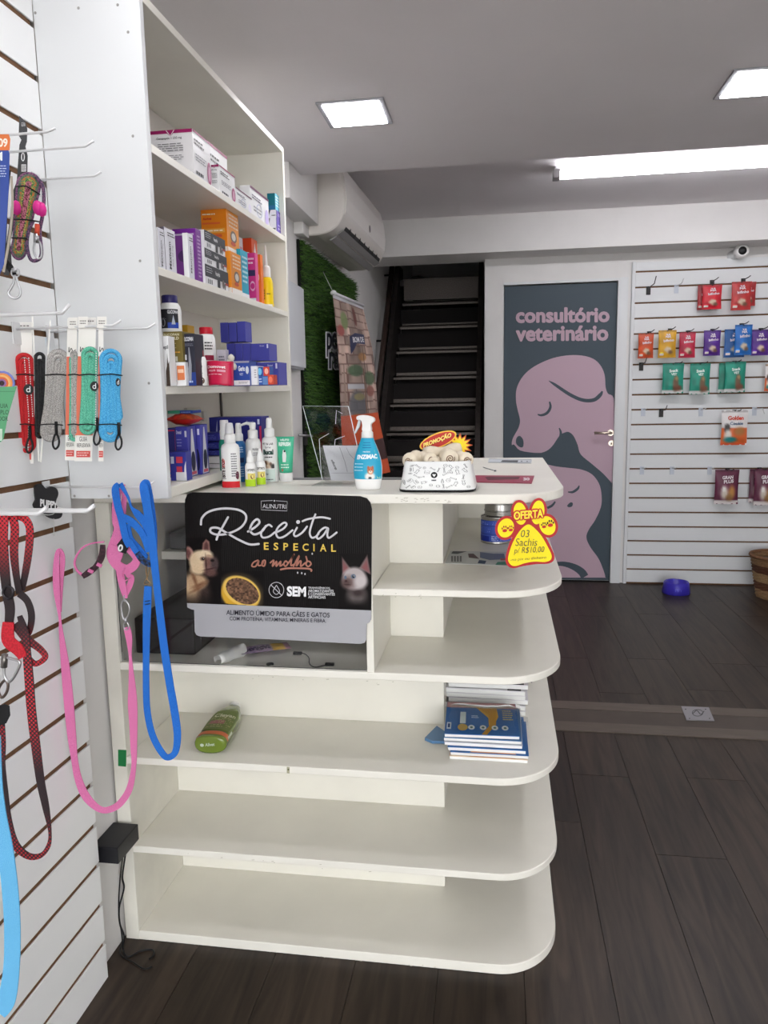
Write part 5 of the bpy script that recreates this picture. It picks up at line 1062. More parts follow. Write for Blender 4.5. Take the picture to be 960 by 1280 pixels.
# ---- pet bowl with rolled bones
bc = np.array([-.131, 1.668, ZT]); hw, hh = .0835, .063
rb = lambda v: hw - .011 * v
t = thing('patterned_pet_bowl', 'square white pet bowl with black line drawings on the counter, full of bones', 'pet bowl', bc)
MB().lathe(bc, [(rb(0) - .001, .004), (rb(0), .0055), (rb(.5), hh * .5), (rb(1), hh), (rb(1) - .004, hh + .0025), (rb(1) - .010, hh), (rb(1) - .016, hh * .6), (rb(1) - .03, hh * .35), (.01, hh * .33)], 64, 0, 1, 1, 6, cap=False).build('bowl', M((236, 237, 236), .25), t)
MB().lathe(bc, [(rb(0) - .001, .0002), (rb(0) + .0005, .001), (rb(0) + .0005, .005), (rb(0) - .002, .0055)], 64, 0, 1, 1, 6).build('rubber_base', BLACK, t)
def bf(u, v, off):
    r = rb(v); x = (u - .5) * 2 * r * .97; y = r * (1 - min(abs(x / r), .999) ** 6) ** (1 / 6); return (bc[0] + x, bc[1] - y - off, bc[2] + .005 + (hh - .006) * v)
dd = Deco(bf, base=.0003, step=.000002); rg = random.Random(11); INK = (58, 60, 64)
spots = []
for k in range(400):
    a, b = rg.uniform(.05, .95), rg.uniform(.1, .92)
    if (abs(a - .47) < .09 and abs(b - .5) < .24) or any(abs(a - x) < .07 and abs(b - y) < .145 for x, y in spots): continue
    spots.append((a, b))
for a, b in spots:
    s = rg.uniform(.032, .046); kind = rg.randrange(5); th = rg.uniform(0, 6.28); asp = 2.1
    P = lambda L: [(a + (x * math.cos(th) - y * math.sin(th)) * s, b + (x * math.sin(th) + y * math.cos(th)) * s * asp) for x, y in L]
    w = .0055
    if kind == 0: dd.stroke(P([(-1, 0), (-.3, .5), (.5, .3), (1, .6), (.9, 0), (1, -.6), (.5, -.3), (-.3, -.5)]), w, INK, 4, True); dd.stroke(P([(-.5, .3), (-.4, 0), (-.5, -.3)]), w, INK, 3)
    elif kind == 1: dd.stroke(P([(-1, .3), (-.6, .15), (.6, .15), (1, .35), (1.1, 0), (1, -.35), (.6, -.15), (-.6, -.15), (-1, -.3), (-1.1, 0)]), w, INK, 4, True)
    elif kind == 2: dd.stroke(P([(-.9, 0), (.2, .35), (.9, .25), (.9, -.25), (.2, -.35)]), w, INK, 4, True); [dd.stroke(P([(.1 * j, -.2), (.1 * j + .1, .2)]), w, INK, 0) for j in (-2, 1, 4)]
    elif kind == 3: dd.ring(a, b, s * .7, s * 1.4, w, INK, 16); dd.stroke(P([(-.3, .1), (0, -.2), (.3, .1)]), w, INK, 4)
    else: dd.stroke(P([(-.8, -.6), (-.8, .6), (.8, .6), (.8, -.6)]), w, INK, 0, True); dd.stroke(P([(-.5, 0), (.5, 0)]), w, INK, 0); dd.stroke(P([(-.8, .2), (.8, .3)]), w, INK, 0)
dd.ell(.47, .56, .048, .115, (22, 22, 24)); dd.poly([(.47, .49), (.445, .57), (.452, .60), (.47, .58), (.488, .60), (.495, .57)], (236, 236, 236)); dd.lines(.435, .40, .505, .33, 1, (60, 60, 62), 1, .7)
dd.build('drawings', t)
RW = M((226, 214, 192), .55, noise=.08, nscale=60, bump=.3, name='rawhide')
def bone(x, y, z, yaw, pit, r, L, label):
    tt = thing('rawhide_bone', label, 'dog chew', (x, y, z), 'rolled rawhide bones')
    d = np.array([math.cos(yaw) * math.cos(pit), math.sin(yaw) * math.cos(pit), math.sin(pit)])
    mb = MB(); pts = [np.array([x, y, z]) + d * L * (k / 10 - .5) for k in range(11)]
    rr = [r * f for f in (.86, 1.0, 1.04, .92, .72, .66, .72, .92, 1.04, 1.0, .86)]
    mb.tube(pts, rr, 16); mb.build('roll', RW, tt)
    e = pts[0] - d * .0006; up = np.array([0, 0, 1.0]); a_ = np.cross(d, up); a_ /= np.linalg.norm(a_); b_ = np.cross(a_, d)
    sp = [e - d * .002 * (1 - k / 26) * 0 + (a_ * math.cos(k * .5) + b_ * math.sin(k * .5)) * r * (.08 + .45 * k / 26) + d * (.0 + .0005) for k in range(27)]
    MB().tube(sp, .0012, 5).build('spiral_edge', M((128, 100, 80), .7), tt)
zb_ = ZT + hh
bone(-.187, 1.648, zb_ + .004, 1.25, .1, .017, .05, 'rawhide bone at the left end of the patterned bowl')
bone(-.158, 1.652, zb_ + .004, 2.1, .0, .016, .055, 'rawhide bone second from the left in the patterned bowl')
bone(-.108, 1.648, zb_ + .008, 1.75, .05, .019, .06, 'largest rawhide bone, in the front middle of the patterned bowl')
bone(-.125, 1.690, zb_ + .017, .35, .1, .0165, .085, 'rawhide bone lying across the top of the bowl pile')
bone(-.078, 1.658, zb_ + .002, 2.0, .0, .017, .055, 'rawhide bone at the right end of the patterned bowl')
bone(-.138, 1.640, zb_ - .004, 1.5, .0, .014, .04, 'small rawhide bone low at the front of the bowl')
# price signs standing in the bowl
YS = 1.715
pr_ = thing('promotion_sign', 'oval red and yellow promotion sign standing behind the bones', 'sign', at(550, 562, 'Y', YS))
el = [(547.5 + 24.5 * math.cos(a) * .93 - 9.5 * math.sin(a) * -.33, 550.5 + 24.5 * math.cos(a) * -.36 + 9.5 * math.sin(a) * .93) for a in [2 * math.pi * i / 32 for i in range(32)]]
MB().prism([(lambda p: (p[0], p[2]))(at(a, b, 'Y', YS)) for a, b in el], YS + .0002, YS + .002, 0, 'Y').build('card', M((244, 196, 60), .4), pr_)
MB().box(-.142, -.132, YS + .002, YS + .004, ZT + .04, at(548, 552, 'Y', YS)[2]).build('stick', WP, pr_)
dd = Deco(planeY(YS), base=.0003); dd.ell(547.5, 550.5, 22.5, 7.8, (190, 50, 40), 32, rot=-21)
V, Fs = text_mesh('PROMOÇÃO', .05); dd._put([(529.5 + x * 35, 561.5 - x * 13.5 - y * 8.5) for x, y in V], Fs, (120, 30, 26)); dd._put([(529.2 + x * 35, 561.0 - x * 13.5 - y * 8.2) for x, y in V], Fs, (246, 220, 120)); dd.build('print', pr_)
YS2 = 1.728
sb_ = thing('starburst_sign', 'yellow zigzag starburst price sign beside the oval promotion sign', 'sign', at(574, 562, 'Y', YS2))
spk = [(574 + (17 if k % 2 else 10.5) * math.cos(k * math.pi / 13 + .2), 557 + (17 if k % 2 else 10.5) * .95 * math.sin(k * math.pi / 13 + .2)) for k in range(26)]
spi = [(574 + (a - 574) * .80, 557 + (b - 557) * .80) for a, b in spk]
MB().prism([(lambda p: (p[0], p[2]))(at(a, b, 'Y', YS2)) for a, b in spk], YS2 + .0002, YS2 + .002, 0, 'Y').build('card', M((196, 84, 30), .4), sb_)
dd = Deco(planeY(YS2), base=.0003); dd.poly(spi, (250, 214, 40)); dd.ell(572, 557, 6.5, 6.5, (252, 232, 20)); dd.build('print', sb_)
MB().box(-.098, -.090, YS2 + .002, YS2 + .004, ZT + .04, at(574, 560, 'Y', YS2)[2]).build('stick', WP, sb_)
# flat strips on the counter
def flat(name, label, cat, pts, z, mt, deco=None, th=.0012):
    P = [at(a, b, 'Z', z + th) for a, b in pts]; c_ = np.mean(P, axis=0); c_[2] = z
    t = thing(name, label, cat, c_); MB().prism([tuple(p[:2]) for p in P], z + .0002, z + th).build('sheet', mt, t)
    if deco: dd = Deco(lambda u, v, off: tuple(at(u, v, 'Z', z + th + off)), base=.0003); deco(dd); dd.build('print', t)
    return t
def rul(dd):
    dd.text('30', 654, 600.6, 662, 597, (236, 226, 230), .05); dd.poly([(606, 596.5), (612, 595.6), (650, 596), (648, 599), (610, 600)], (104, 50, 62), 0)
flat('crimson_strip', 'crimson plastic strip lying on the counter right of the patterned bowl', 'strip', [(594, 594), (668, 594.5), (664.5, 604), (593, 602.5)], ZT, M((166, 54, 84), .35), rul)
def slot(dd):
    dd.stroke([(612, 573.6), (664, 574.4), (662, 578.4), (611, 577.6)], .5, (150, 154, 160), 0, True); dd.poly([(628, 575.2), (648, 575.4), (647, 577.6), (626, 577.2)], (70, 72, 78)); dd.ell(652, 576.6, 1.2, .6, (90, 90, 96)); dd.ell(659, 576.8, 1.2, .6, (120, 120, 126))
flat('cable_slot_plate', 'narrow pale plate with dark slot at the counter back edge', 'plate', [(611, 573.2), (665, 574), (664, 579), (610, 578)], ZT, M((206, 210, 216), .4), slot, .0008)
a, b = at(604, 584, 'Z', ZT + .002), at(619, 588.5, 'Z', ZT + .002)
tag(MB().tube([a, b], .0011, 6).lathe((b[0], b[1], ZT + .0002), [(.003, 0), (.003, .004)], 8).build('nail', M((130, 132, 138), .3, .7), None, off=a), 'thin metal nail lying on the counter beyond the crimson strip', 'nail')

# ---- paw shaped price sign
PP = 1.5485
pwg = thing('paw_price_sign', 'red and yellow paw shaped price sign hanging from the counter corner', 'sign', at(658, 628, 'Y', PP))
pads = [(632.3, 660, 10, 12.2, 20), (650.2, 642, 8.2, 14, -8), (672.2, 640.5, 8.2, 15, 8), (684.3, 657, 9.8, 12.2, -22)]
main = [(660, 655.5), (668, 660), (677, 670), (685, 684), (689.5, 694), (688, 700), (681, 702.5), (668, 702), (656, 704), (645, 707.5), (638.5, 706), (635, 699), (638, 686), (643, 674), (651, 662)]
M1 = cat_rom(main, 4, True); cen = M1.mean(0); big = [tuple(cen + (p - cen) * (1 + 3.6 / np.linalg.norm(p - cen))) for p in M1]
RD = M((176, 12, 20), .4); mb = MB()
def cv(L): return [(lambda p: (p[0], p[2]))(at(a, b, 'Y', PP)) for a, b in L]
shapes = [big] + [[(cx + (rx + 3.2) * math.cos(t_) * math.cos(math.radians(ro)) - (ry + 3.2) * math.sin(t_) * math.sin(math.radians(ro)), cy + (rx + 3.2) * math.cos(t_) * math.sin(math.radians(ro)) + (ry + 3.2) * math.sin(t_) * math.cos(math.radians(ro))) for t_ in [2 * math.pi * i / 28 for i in range(28)]] for cx, cy, rx, ry, ro in pads] + [[(640, 668), (650, 645), (672, 644), (684, 668), (662, 676)]]
for i, s_ in enumerate(shapes): mb.prism(cv(s_), PP + .0002 + i * .00003, PP + .0022, 0, 'Y')
o = mb.build('card', RD, pwg); o['kind'] = 'stuff'
dd = Deco(planeY(PP), base=.0003, step=.00008); YW = (252, 226, 16)
for cx, cy, rx, ry, ro in pads: dd.ell(cx, cy, rx, ry, YW, 28, ro)
dd.poly([tuple(p) for p in M1], YW)
for cx, cy, s in ((631, 662.3, 1), (638.5, 661.5, .9), (680, 657.5, .9), (688, 655.5, 1.1)):
    dd.ell(cx, cy + 1, 3 * s, 2 * s, (190, 30, 26), 14, -8)
    for dx, dy in ((-3.2, -1.6), (-1.2, -3.8), (1.3, -3.9), (3.3, -2)): dd.ell(cx + dx * s, cy + dy * s, .9 * s, 1.4 * s, (60, 24, 20) if cx > 660 else (150, 30, 26), 10)
dd.fat('OFERTA', 642.6, 649.6, 678.4, 640.0, (186, 20, 26), 2.1, -3.2); dd.fat('OFERTA', 642.6, 649.6, 678.4, 640.0, (252, 226, 60), .45, -3.2)
HW = (58, 62, 56)
def hand(s, x0, y0, x1, y1, sl=0, sh=.15):
    V, Fs = text_mesh(s, -.006); dd._put([(x0 + x * (x1 - x0) + y * sh * abs(y1 - y0), y0 + y * (y1 - y0) + sl * x) for x, y in V], Fs, HW)
hand('03', 650.5, 671.5, 661, 662.5); hand('Sachis', 644, 682.5, 671, 673); hand('p/ R$10,00', 642.5, 694, 679.5, 684.5, -1.5); hand('-no pix ou dinheiro', 637.5, 702.5, 682.5, 698, -3.2)
dd.build('print', pwg)

# ---- cans on the open shelf
zc = .901
cc = at(619.8, 677.5, 'Z', zc); m = mpp(*cc); R_ = 18.8 * m; Hc = .0775
CAN = M((170, 168, 165), .25, .9, name='tin')
def can(z, x, y, label, lid):
    t = thing('food_can', label, 'can', (x, y, z), 'blue food cans')
    MB().lathe((x, y, z), [(R_ * .94, .0), (R_, .0015), (R_, .004), (R_ * .975, .006), (R_ * .975, Hc - .006), (R_, Hc - .004), (R_, Hc - .0012), (R_ * .96, Hc), (R_ * .93, Hc - .003)], 40).build('tin', CAN, t)
    if lid: return t
    dd = Deco(cylsurf((x, y, z), R_ * .976, Hc, -175, -5), base=.0006); dd.rect(0, .1, 1, .86, (60, 84, 176), 24)
    for v in (.66, .36): dd.rect(0, v, 1, v + .02, (30, 40, 110), 24)
    dd.rect(0, .1, .35, .3, (24, 44, 140), 8); dd.lines(.1, .82, .9, .7, 2, (140, 156, 220), 1); dd.lines(.1, .6, .9, .42, 2, (120, 140, 214), 2); dd.lines(.4, .32, .9, .14, 4, (190, 200, 236), 3); dd.rect(.66, .1, .9, .3, (90, 110, 200), 4); dd.build('label', t); return t
can(zc + .0003, cc[0], cc[1], 'blue labelled food can standing on the shelf beside the paw sign', False)
can(zc + Hc + .0006, cc[0] + .010, cc[1] + .003, 'ribbed tin can stacked on the blue can beside the paw sign', True)
t_ = [o for o in bpy.data.objects if o.name.startswith('food_can')][-1]
for k in (.2, .45, .7): MB().tube([(cc[0] + .010 + R_ * .985 * math.cos(a), cc[1] + .003 + R_ * .985 * math.sin(a), zc + Hc + Hc * k) for a in [2 * math.pi * i / 36 for i in range(36)]], .0018, 6, closed=True).build('rib', CAN, t_)
def leaf(dd):
    dd.poly([(566, 689), (584, 689.2), (572, 692.4), (564, 692)], (70, 74, 78)); dd.poly([(585, 692), (592, 692), (599, 698.5), (586, 697)], (96, 74, 76)); dd.poly([(600, 690), (617, 692), (630, 692), (632, 699), (612, 700), (600, 697)], (104, 112, 136)); dd.poly([(599, 700), (608, 701), (606, 704.8), (597, 704)], (50, 66, 92)); dd.poly([(622, 702.4), (636, 702), (636, 706), (619, 706)], (70, 140, 116)); dd.poly([(625, 698), (636, 698), (636, 700), (626, 700.5)], (170, 90, 100))
    for k in range(4): dd.rect(564 + 3.6 * k, 695, 566.2 + 3.6 * k, 702, (110, 112, 112))
flat('leaflet', 'folded printed leaflet lying on the shelf below the cans', 'leaflet', [(563, 688.6), (640, 690), (636, 707), (556, 704)], zc, M((206, 208, 206), .5), leaf)

# ---- magazine packets in clear sleeves on the lower shelf
zm = .478
def packet(label, x, y, w, d, z, th, yaw, col, deco=None, sleeve=True):
    t = thing('magazine_packet', label, 'packet', (x, y, z), 'packets in clear sleeves')
    MB().box(x - w / 2, x + w / 2, y - d / 2, y + d / 2, z, z + th * .82).build('pages', M((236, 236, 234), .6), t, .001)
    MB().box(x - w / 2 - .001, x + w / 2 + .001, y - d / 2 - .0005, y + d / 2, z + th * .83, z + th).build('cover', M(col, .35), t)
    if deco:
        dd = Deco(lambda u, v, off: (x - w / 2 + w * u, y - d / 2 + d * v, z + th + off), base=.0003); deco(dd); dd.build('cover_print', t)
    if sleeve:
        mb = MB(); rg = random.Random(int(z * 1e4)); n = 7; vs = []
        for j in range(n + 1):
            for i in range(n + 1):
                e = min(i, j, n - i, n - j); vs.append((x - w / 2 - .010 + (w + .022) * i / n, y - d / 2 - .007 + (d + .014) * j / n, z + (th + .0012 + rg.uniform(0, .0016) if e > 0 else th * rg.uniform(.4, .9))))
        mb.add(vs, [(j * (n + 1) + i, j * (n + 1) + i + 1, (j + 1) * (n + 1) + i + 1, (j + 1) * (n + 1) + i) for j in range(n) for i in range(n)], 0, True); mb.build('clear_sleeve', SLV, t)
    t.rotation_euler = (0, 0, yaw); return t
SLV = glass_mat('clear_sleeve_film', .06, .985)
a, b = at(562, 949, 'Z', zm), at(659, 950.5, 'Z', zm); wP = b[0] - a[0]; yF = a[1]; dP = .185; xc = (a[0] + b[0]) / 2
Bq = (44, 104, 170)
def peach(dd): dd.poly([(.25, 0), (.85, 0), (.7, .25), (.4, .3)], (226, 170, 130))
z = zm + .0005
specs = [(0, 0, 'lowest white edged packet in the front stack', (230, 206, 180), peach, .0085), (0.002, .002, 'second packet from the bottom of the front stack', Bq, peach, .0085),
         (-.004, .006, 'third packet from the bottom of the front stack', Bq, None, .009), (-.012, .010, 'fourth packet from the bottom of the front stack', (200, 204, 214), None, .0085),
         (-.014, .014, 'packet just below the top one of the front stack', (60, 110, 160), None, .0085)]
for k, (dx, dy, lb, col, dc, th) in enumerate(specs):
    packet(lb, xc + dx, yF + dP / 2 + dy, wP, dP, z, th, .0, col, dc, sleeve=(k in (1, 2))); z += th + .0009
def topd(dd):
    dd.rect(0, .82, 1, 1, (196, 150, 150)); dd.poly([(.42, .84), (.72, .84), (.74, .55), (.66, .25), (.52, .0), (.6, .2), (.6, .5)], (206, 160, 60), 0); dd.poly([(.45, .84), (.6, .62), (.62, .3), (.5, .0), (.57, .0), (.7, .3), (.72, .84)], (196, 146, 50), 0)
    for u in (.36, .52, .68, .82): dd.ell(u, .2, .045, .07, (222, 226, 226)); dd.ell(u, .2, .02, .03, (90, 120, 110))
    dd.rect(.02, .12, .08, .32, (220, 226, 232)); dd.rect(.035, .16, .065, .28, (40, 70, 120)); dd.rect(.2, .3, .28, .66, (200, 214, 214)); dd.ell(.24, .18, .07, .1, (190, 160, 90)); dd.lines(.8, .76, .94, .42, 5, (206, 190, 120), 3); dd.lines(.36, .56, .46, .46, 2, (220, 230, 240), 3)
packet('topmost blue packet with gold ribbon print, front stack', xc - .018, yF + dP / 2 + .016, wP * .965, dP, z, .0085, .03, Bq, topd)
t = thing('magazine_packet', 'blue cornered sleeve tip poking out left of the front stack', 'packet', at(545, 925, 'Z', zm), 'packets in clear sleeves')
P3 = [at(a, b, 'Z', zm + .006) for a, b in ((531, 923), (546, 908), (556, 915), (556, 927), (540, 927))]; MB().prism([tuple(p[:2]) for p in P3], zm + .0008, zm + .008).build('pages', M((90, 130, 170), .4), t)
zz_ = zm + .0005; rg = random.Random(4)
a, b = at(556, 880, 'Y', 1.86), at(657, 880, 'Y', 1.86); w2 = b[0] - a[0]; x2 = (a[0] + b[0]) / 2 + .004
def blk(dd): dd.rect(.78, .0, .95, .5, (40, 38, 42)); dd.lines(.8, .42, .93, .1, 3, (180, 180, 184), 2)
for k, lb in enumerate(('lowest', 'second', 'third', 'fourth', 'fifth', 'topmost')):
    packet('white packet, %s of the stack behind the blue one' % lb, x2 + rg.uniform(-.004, .004), 1.96 + rg.uniform(-.004, .004), w2, .12, zz_, .0125, rg.uniform(-.04, .01), (222, 220, 224), blk if k > 3 else None, sleeve=(k == 5)); zz_ += .0138
# ---- green bottle lying on the shelf
A = at(263, 942, 'Z', zm); B = at(297, 889, 'Z', zm)
A[2] = B[2] = zm; d = (B - A); Lb = np.linalg.norm(d); d /= Lb; s = np.array([d[1], -d[0], 0]); UPv = np.array([0, 0, 1.0])
t = thing('shampoo_bottle', 'green bottle lying on its side on the second counter shelf', 'bottle', A)
hw_ = .0385; prof = [(0, .86), (.012, .98), (.03, 1.0), (.35, 1.0), (.55, .93), (.72, .72), (.82, .5), (.86, .42)]
def ob(f, a, k=1, off=0):
    ht = float(np.interp(f, [p[0] for p in prof], [p[1] for p in prof])) * k; rx = hw_ * ht + off; ry = .0215 * min(1, ht * 1.1 + .05) + off
    ca, sa = math.cos(a), math.sin(a); q = (abs(ca) ** 2.6 + abs(sa) ** 2.6) ** (-1 / 2.6)
    return A + d * (Lb * f) + s * (rx * ca * q) + UPv * (.0222 + ry * sa * q)
fs_ = [0, .004, .012, .03, .2, .35, .45, .55, .65, .72, .78, .82, .86]; mb = MB(); N_ = 32
mb.add([ob(f, 2 * math.pi * j / N_, .8 if i == 0 else 1) for i, f in enumerate(fs_) for j in range(N_)], [(i * N_ + j, i * N_ + (j + 1) % N_, (i + 1) * N_ + (j + 1) % N_, (i + 1) * N_ + j) for i in range(len(fs_) - 1) for j in range(N_)] + [tuple(range(N_))[::-1], tuple((len(fs_) - 1) * N_ + j for j in range(N_))], 0, True)
mb.build('body', M((104, 124, 40), .2, coat=.5, name='olive_green_plastic'), t)
mb = MB(); mb.tube([A + d * Lb * f + UPv * .0222 for f in (.865, .88, .99, 1.0)], [.014, .0155, .0145, .012], 20); mb.build('cap', WP, t)
lf = lambda u, v, off: ob(v, math.radians(8 + 164 * (1 - u)), 1, off)
dd = Deco(lf, base=.0006, step=.0001)
def band(v0, v1, u0, u1, c, nu=14, nv=3): dd._put([(u0 + (u1 - u0) * i / nu, v0 + (v1 - v0) * j / nv) for j in range(nv + 1) for i in range(nu + 1)], [(j * (nu + 1) + i, j * (nu + 1) + i + 1, (j + 1) * (nu + 1) + i + 1, (j + 1) * (nu + 1) + i) for j in range(nv) for i in range(nu)], c)
band(.05, .12, 0, 1, (206, 110, 62)); band(.12, .135, .2, .8, (70, 84, 30)); band(.16, .62, .18, .86, (96, 112, 44), 14, 10)
band(.28, .36, .3, .62, (150, 90, 90)); dd.lines(.26, .2, .8, .5, 8, (176, 170, 120), 3, .3); dd.text('Cleyan', .3, .42, .8, .52, (206, 206, 180), .02); band(.08, .22, .9, .99, (206, 214, 190), 4, 2)
dd.build('label', t)
dd = Deco(lambda u, v, off: A - d * (off + .0) + s * (u * hw_) + UPv * (.0222 + v * .02), base=.0006); dd.ell(-.5, -.05, .12, .2, (190, 200, 180)); dd.text('Allvet', -.3, -.2, .3, .2, (190, 200, 180), .02, .1); dd.build('base_mark', t)

# ================================================================ HOOKS AND LEASHES ON THE LEFT SLAT WALL
def hook(Y, tip, up, label, r=.0022, thick=None, z=None):
    a = at(*tip, 'Y', Y); b = at(*up, 'Y', Y); z = a[2] if z is None else z; x0 = -.8828
    t = thing('wire_hook', label, 'hook', (x0, Y, z), 'wire hooks on the left slat wall')
    MB().box(x0, x0 + .002, Y - .012, Y + .012, z - .028, z + .012).build('plate', WIRE, t)
    MB().tube([(x0 + .002, Y, z), (a[0], Y, a[2]), b], thick or r, 8).build('wire', WIRE, t)
    return (x0, Y, z), a
HY = {}
hook(1.165, (58, 165), (69, 160.5), 'wire hook at the far left, top one of the three upper hooks')
hook(1.24, (106, 183), (117, 176), 'upper middle wire hook, second from the top, holding the multicoloured leash', z=at(60, 186.5, 'Y', 1.24)[2])
hook(1.394, (118, 220), (126, 215), 'empty wire hook beside the cabinet, third from the top')
hook(1.082, (78, 391), (87, 381), 'long wire hook just above the carded leashes, sticking out at left', .003)
_, hA = hook(1.294, (141, 407), (151, 400.5), 'wire hook carrying the row of carded leashes')
hook(1.40, (184, 410.5), (194, 404.5), 'wire hook furthest right behind the carded leashes')
hook(1.345, (183, 609), (193, 601.5), 'wire hook holding the hanging pink and blue harnesses')
t_h = hook(.98, (109, 638.5), (118, 632), 'thick white double hook at left below the black tag', .0035)
b1, b2, b3 = at(10, 641, 'Y', .95), at(48, 642, 'Y', .95), at(58, 635, 'Y', .95)
tag(MB().box(-.8828, -.879, .94, .96, b1[2] - .02, b1[2] + .02).tube([(-.881, .95, b1[2]), b2, b3], .0035, 8).build('wire_hook', WIRE, None, off=b2), 'short thick white hook beside the double hook, at the left edge', 'hook', 'wire hooks on the left slat wall')

def weave(c, c2, sc=260, name='webbing', w=.5):
    m = bpy.data.materials.new(name); m.use_nodes = True; nt = m.node_tree; b = nt.nodes['Principled BSDF']; b.inputs['Roughness'].default_value = .8
    tc = nt.nodes.new('ShaderNodeTexCoord'); v = nt.nodes.new('ShaderNodeTexNoise'); v.inputs['Scale'].default_value = sc; v.inputs['Detail'].default_value = 1
    r = nt.nodes.new('ShaderNodeValToRGB'); r.color_ramp.elements[0].position = w - .06; r.color_ramp.elements[1].position = w + .06
    for e, k in zip(r.color_ramp.elements, (c, c2)): e.color = (lin(k[0]), lin(k[1]), lin(k[2]), 1)
    nt.links.new(tc.outputs['Object'], v.inputs['Vector']); nt.links.new(v.outputs['Fac'], r.inputs[0]); nt.links.new(r.outputs[0], b.inputs['Base Color'])
    bp = nt.nodes.new('ShaderNodeBump'); bp.inputs['Strength'].default_value = .5; bp.inputs['Distance'].default_value = .001; nt.links.new(v.outputs['Fac'], bp.inputs['Height']); nt.links.new(bp.outputs[0], b.inputs['Normal'])
    return m
def tubeG(fn, pts, rpx, mat, name, parent, k=6, closed=False, off=.0, n=8, label=None, flat=1.0):
    pts = [(float(p[0]), float(p[1]), float(p[2]) if len(p) > 2 else 0.0) for p in pts]
    P = cat_rom(pts, k, closed) if k else np.array(pts, float)
    Q = [fn(p[0], p[1], off + (p[2] if len(p) > 2 else 0)) for p in P]; m = mpp(*Q[0])
    rr = [rpx * m] * len(Q)
    return MB().tube(Q, rr, n, closed=closed).build(name, mat, parent, label=label)
CARD = M((236, 234, 228), .5); CORAL = (232, 120, 92)
def carded(px, Y, label, card, mats, loops, clasp, logo=None, stripe=CORAL, bands=(468, 530), nrm=(.55, -.83, 0), txt=True, cat='dog leash', dots=None, header=True, rpx=2.6):
    """px = middle of the card; card = (x0, y0, x1, y1, lean); loops = list of (cx top, cy top, cx bottom, cy bottom, half width)"""
    c = at(px, 410, 'Y', Y); fn = planeG(c, nrm)
    t = thing('carded_leash', label, cat, fn(px, 405, 0), 'carded leashes on the wire hooks')
    x0, y0, x1, y1, ln = card
    poly = [(x0, y0), (x1, y0), (x1 + ln, y1), (x0 + ln, y1)]
    P = [fn(a, b, -.012) for a, b in poly]; Q = [fn(a, b, -.0128) for a, b in poly]
    mb = MB(); mb.add(P + Q, [(0, 1, 2, 3), (7, 6, 5, 4), (0, 4, 5, 1), (1, 5, 6, 2), (2, 6, 7, 3), (3, 7, 4, 0)]); mb.build('card', CARD, t)
    dd = Deco(fn, base=-.0117); L = lambda f: ln * f
    if header: dd.rect(x0 + .8, y0 + 1, x1 - .8, y0 + 13, (222, 220, 216)); dd.lines(x0 + 2, y0 + 6, x1 - 2, y0 + 3, 1, (110, 100, 100), 2, .5)
    if stripe:
        ys = y0 + (y1 - y0) * .27; ye = y0 + (y1 - y0) * .82
        dd.poly([(x0 + L(.27), ys), (x1 + L(.27), ys), (x1 + L(.82), ye), (x0 + L(.82), ye)], stripe)
    if txt:
        yb = y0 + (y1 - y0) * .25; dd.stroke([(x0 + 2, yb - 8), (x0 + 2, yb - 2), (x0 + 5, yb - 7), (x0 + 7, yb - 2), (x0 + 10, yb - 5), (x0 + 11, yb - 2), (x0 + 14, yb - 5), (x0 + 16, yb - 2), (x0 + 19, yb - 6)][:9 if x1 - x0 > 20 else 5], .9, (40, 36, 36), 4)
        w = x1 - x0
        dd.text('GUIA', x0 + w * .28 + ln, y1 - 25, x0 + w * .72 + ln, y1 - 31, (50, 46, 46), .0); dd.text('REFLEXIVA', x0 + w * .14 + ln, y1 - 17.5, x0 + w * .9 + ln, y1 - 22.5, (50, 46, 46), .0)
        dd.rect(x0 + w * .1 + ln, y1 - 5, x1 - w * .1 + ln, y1 - 13, (206, 72, 66)); dd.lines(x0 + w * .15 + ln, y1 - 6, x1 - w * .2 + ln, y1 - 12, 2, (240, 190, 184), 3, .4)
    dd.build('card_print', t)
    for i, (ax, ay, bx, by, hw) in enumerate(loops):
        d = np.array([bx - ax, by - ay], float); Lg = np.linalg.norm(d); d /= Lg; s = np.array([d[1], -d[0]]); C0 = np.array([ax, ay], float)
        pts = []
        for k in range(8): a_ = math.pi * k / 7; pts.append(C0 + s * hw * math.cos(a_) - d * hw * math.sin(a_))
        for f in (.15, .35, .55, .75, .9): pts.append(C0 + d * Lg * f - s * hw * (1 - .18 * math.sin(math.pi * f)))
        for k in range(8): a_ = math.pi * k / 7; pts.append(C0 + d * Lg - s * hw * math.cos(a_) * .95 + d * hw * .9 * math.sin(a_))
        for f in (.9, .75, .55, .35, .15): pts.append(C0 + d * Lg * f + s * hw * (1 - .18 * math.sin(math.pi * f)))
        tubeG(fn, pts, rpx, mats[i % len(mats)], 'webbing_loop', t, 2, True, .0 + .001 * (i % 2), 8)
    ax, ay, bx, by, hw = loops[0]
    for q in bands:
        f = (q - ay) / (by - ay); cx = ax + (bx - ax) * f; tubeG(fn, [(cx - hw - 4, q + 1), (cx, q, .006), (cx + hw + 3, q + 1.5)], .8, BLACK, 'elastic_band', t, 3, False, .003, 6)
    if clasp:
        x, y = clasp; tubeG(fn, [(x, y - 34, .004), (x + .5, y - 18, .006)], 2.0, BLACK, 'clasp_body', t, 0); tubeG(fn, [(x, y - 19), (x + 3.5, y - 12), (x + 3, y - 4), (x - 1, y), (x - 4, y - 5), (x - 3, y - 13)], 1.3, BLACK, 'clasp_ring', t, 4, True, .006)
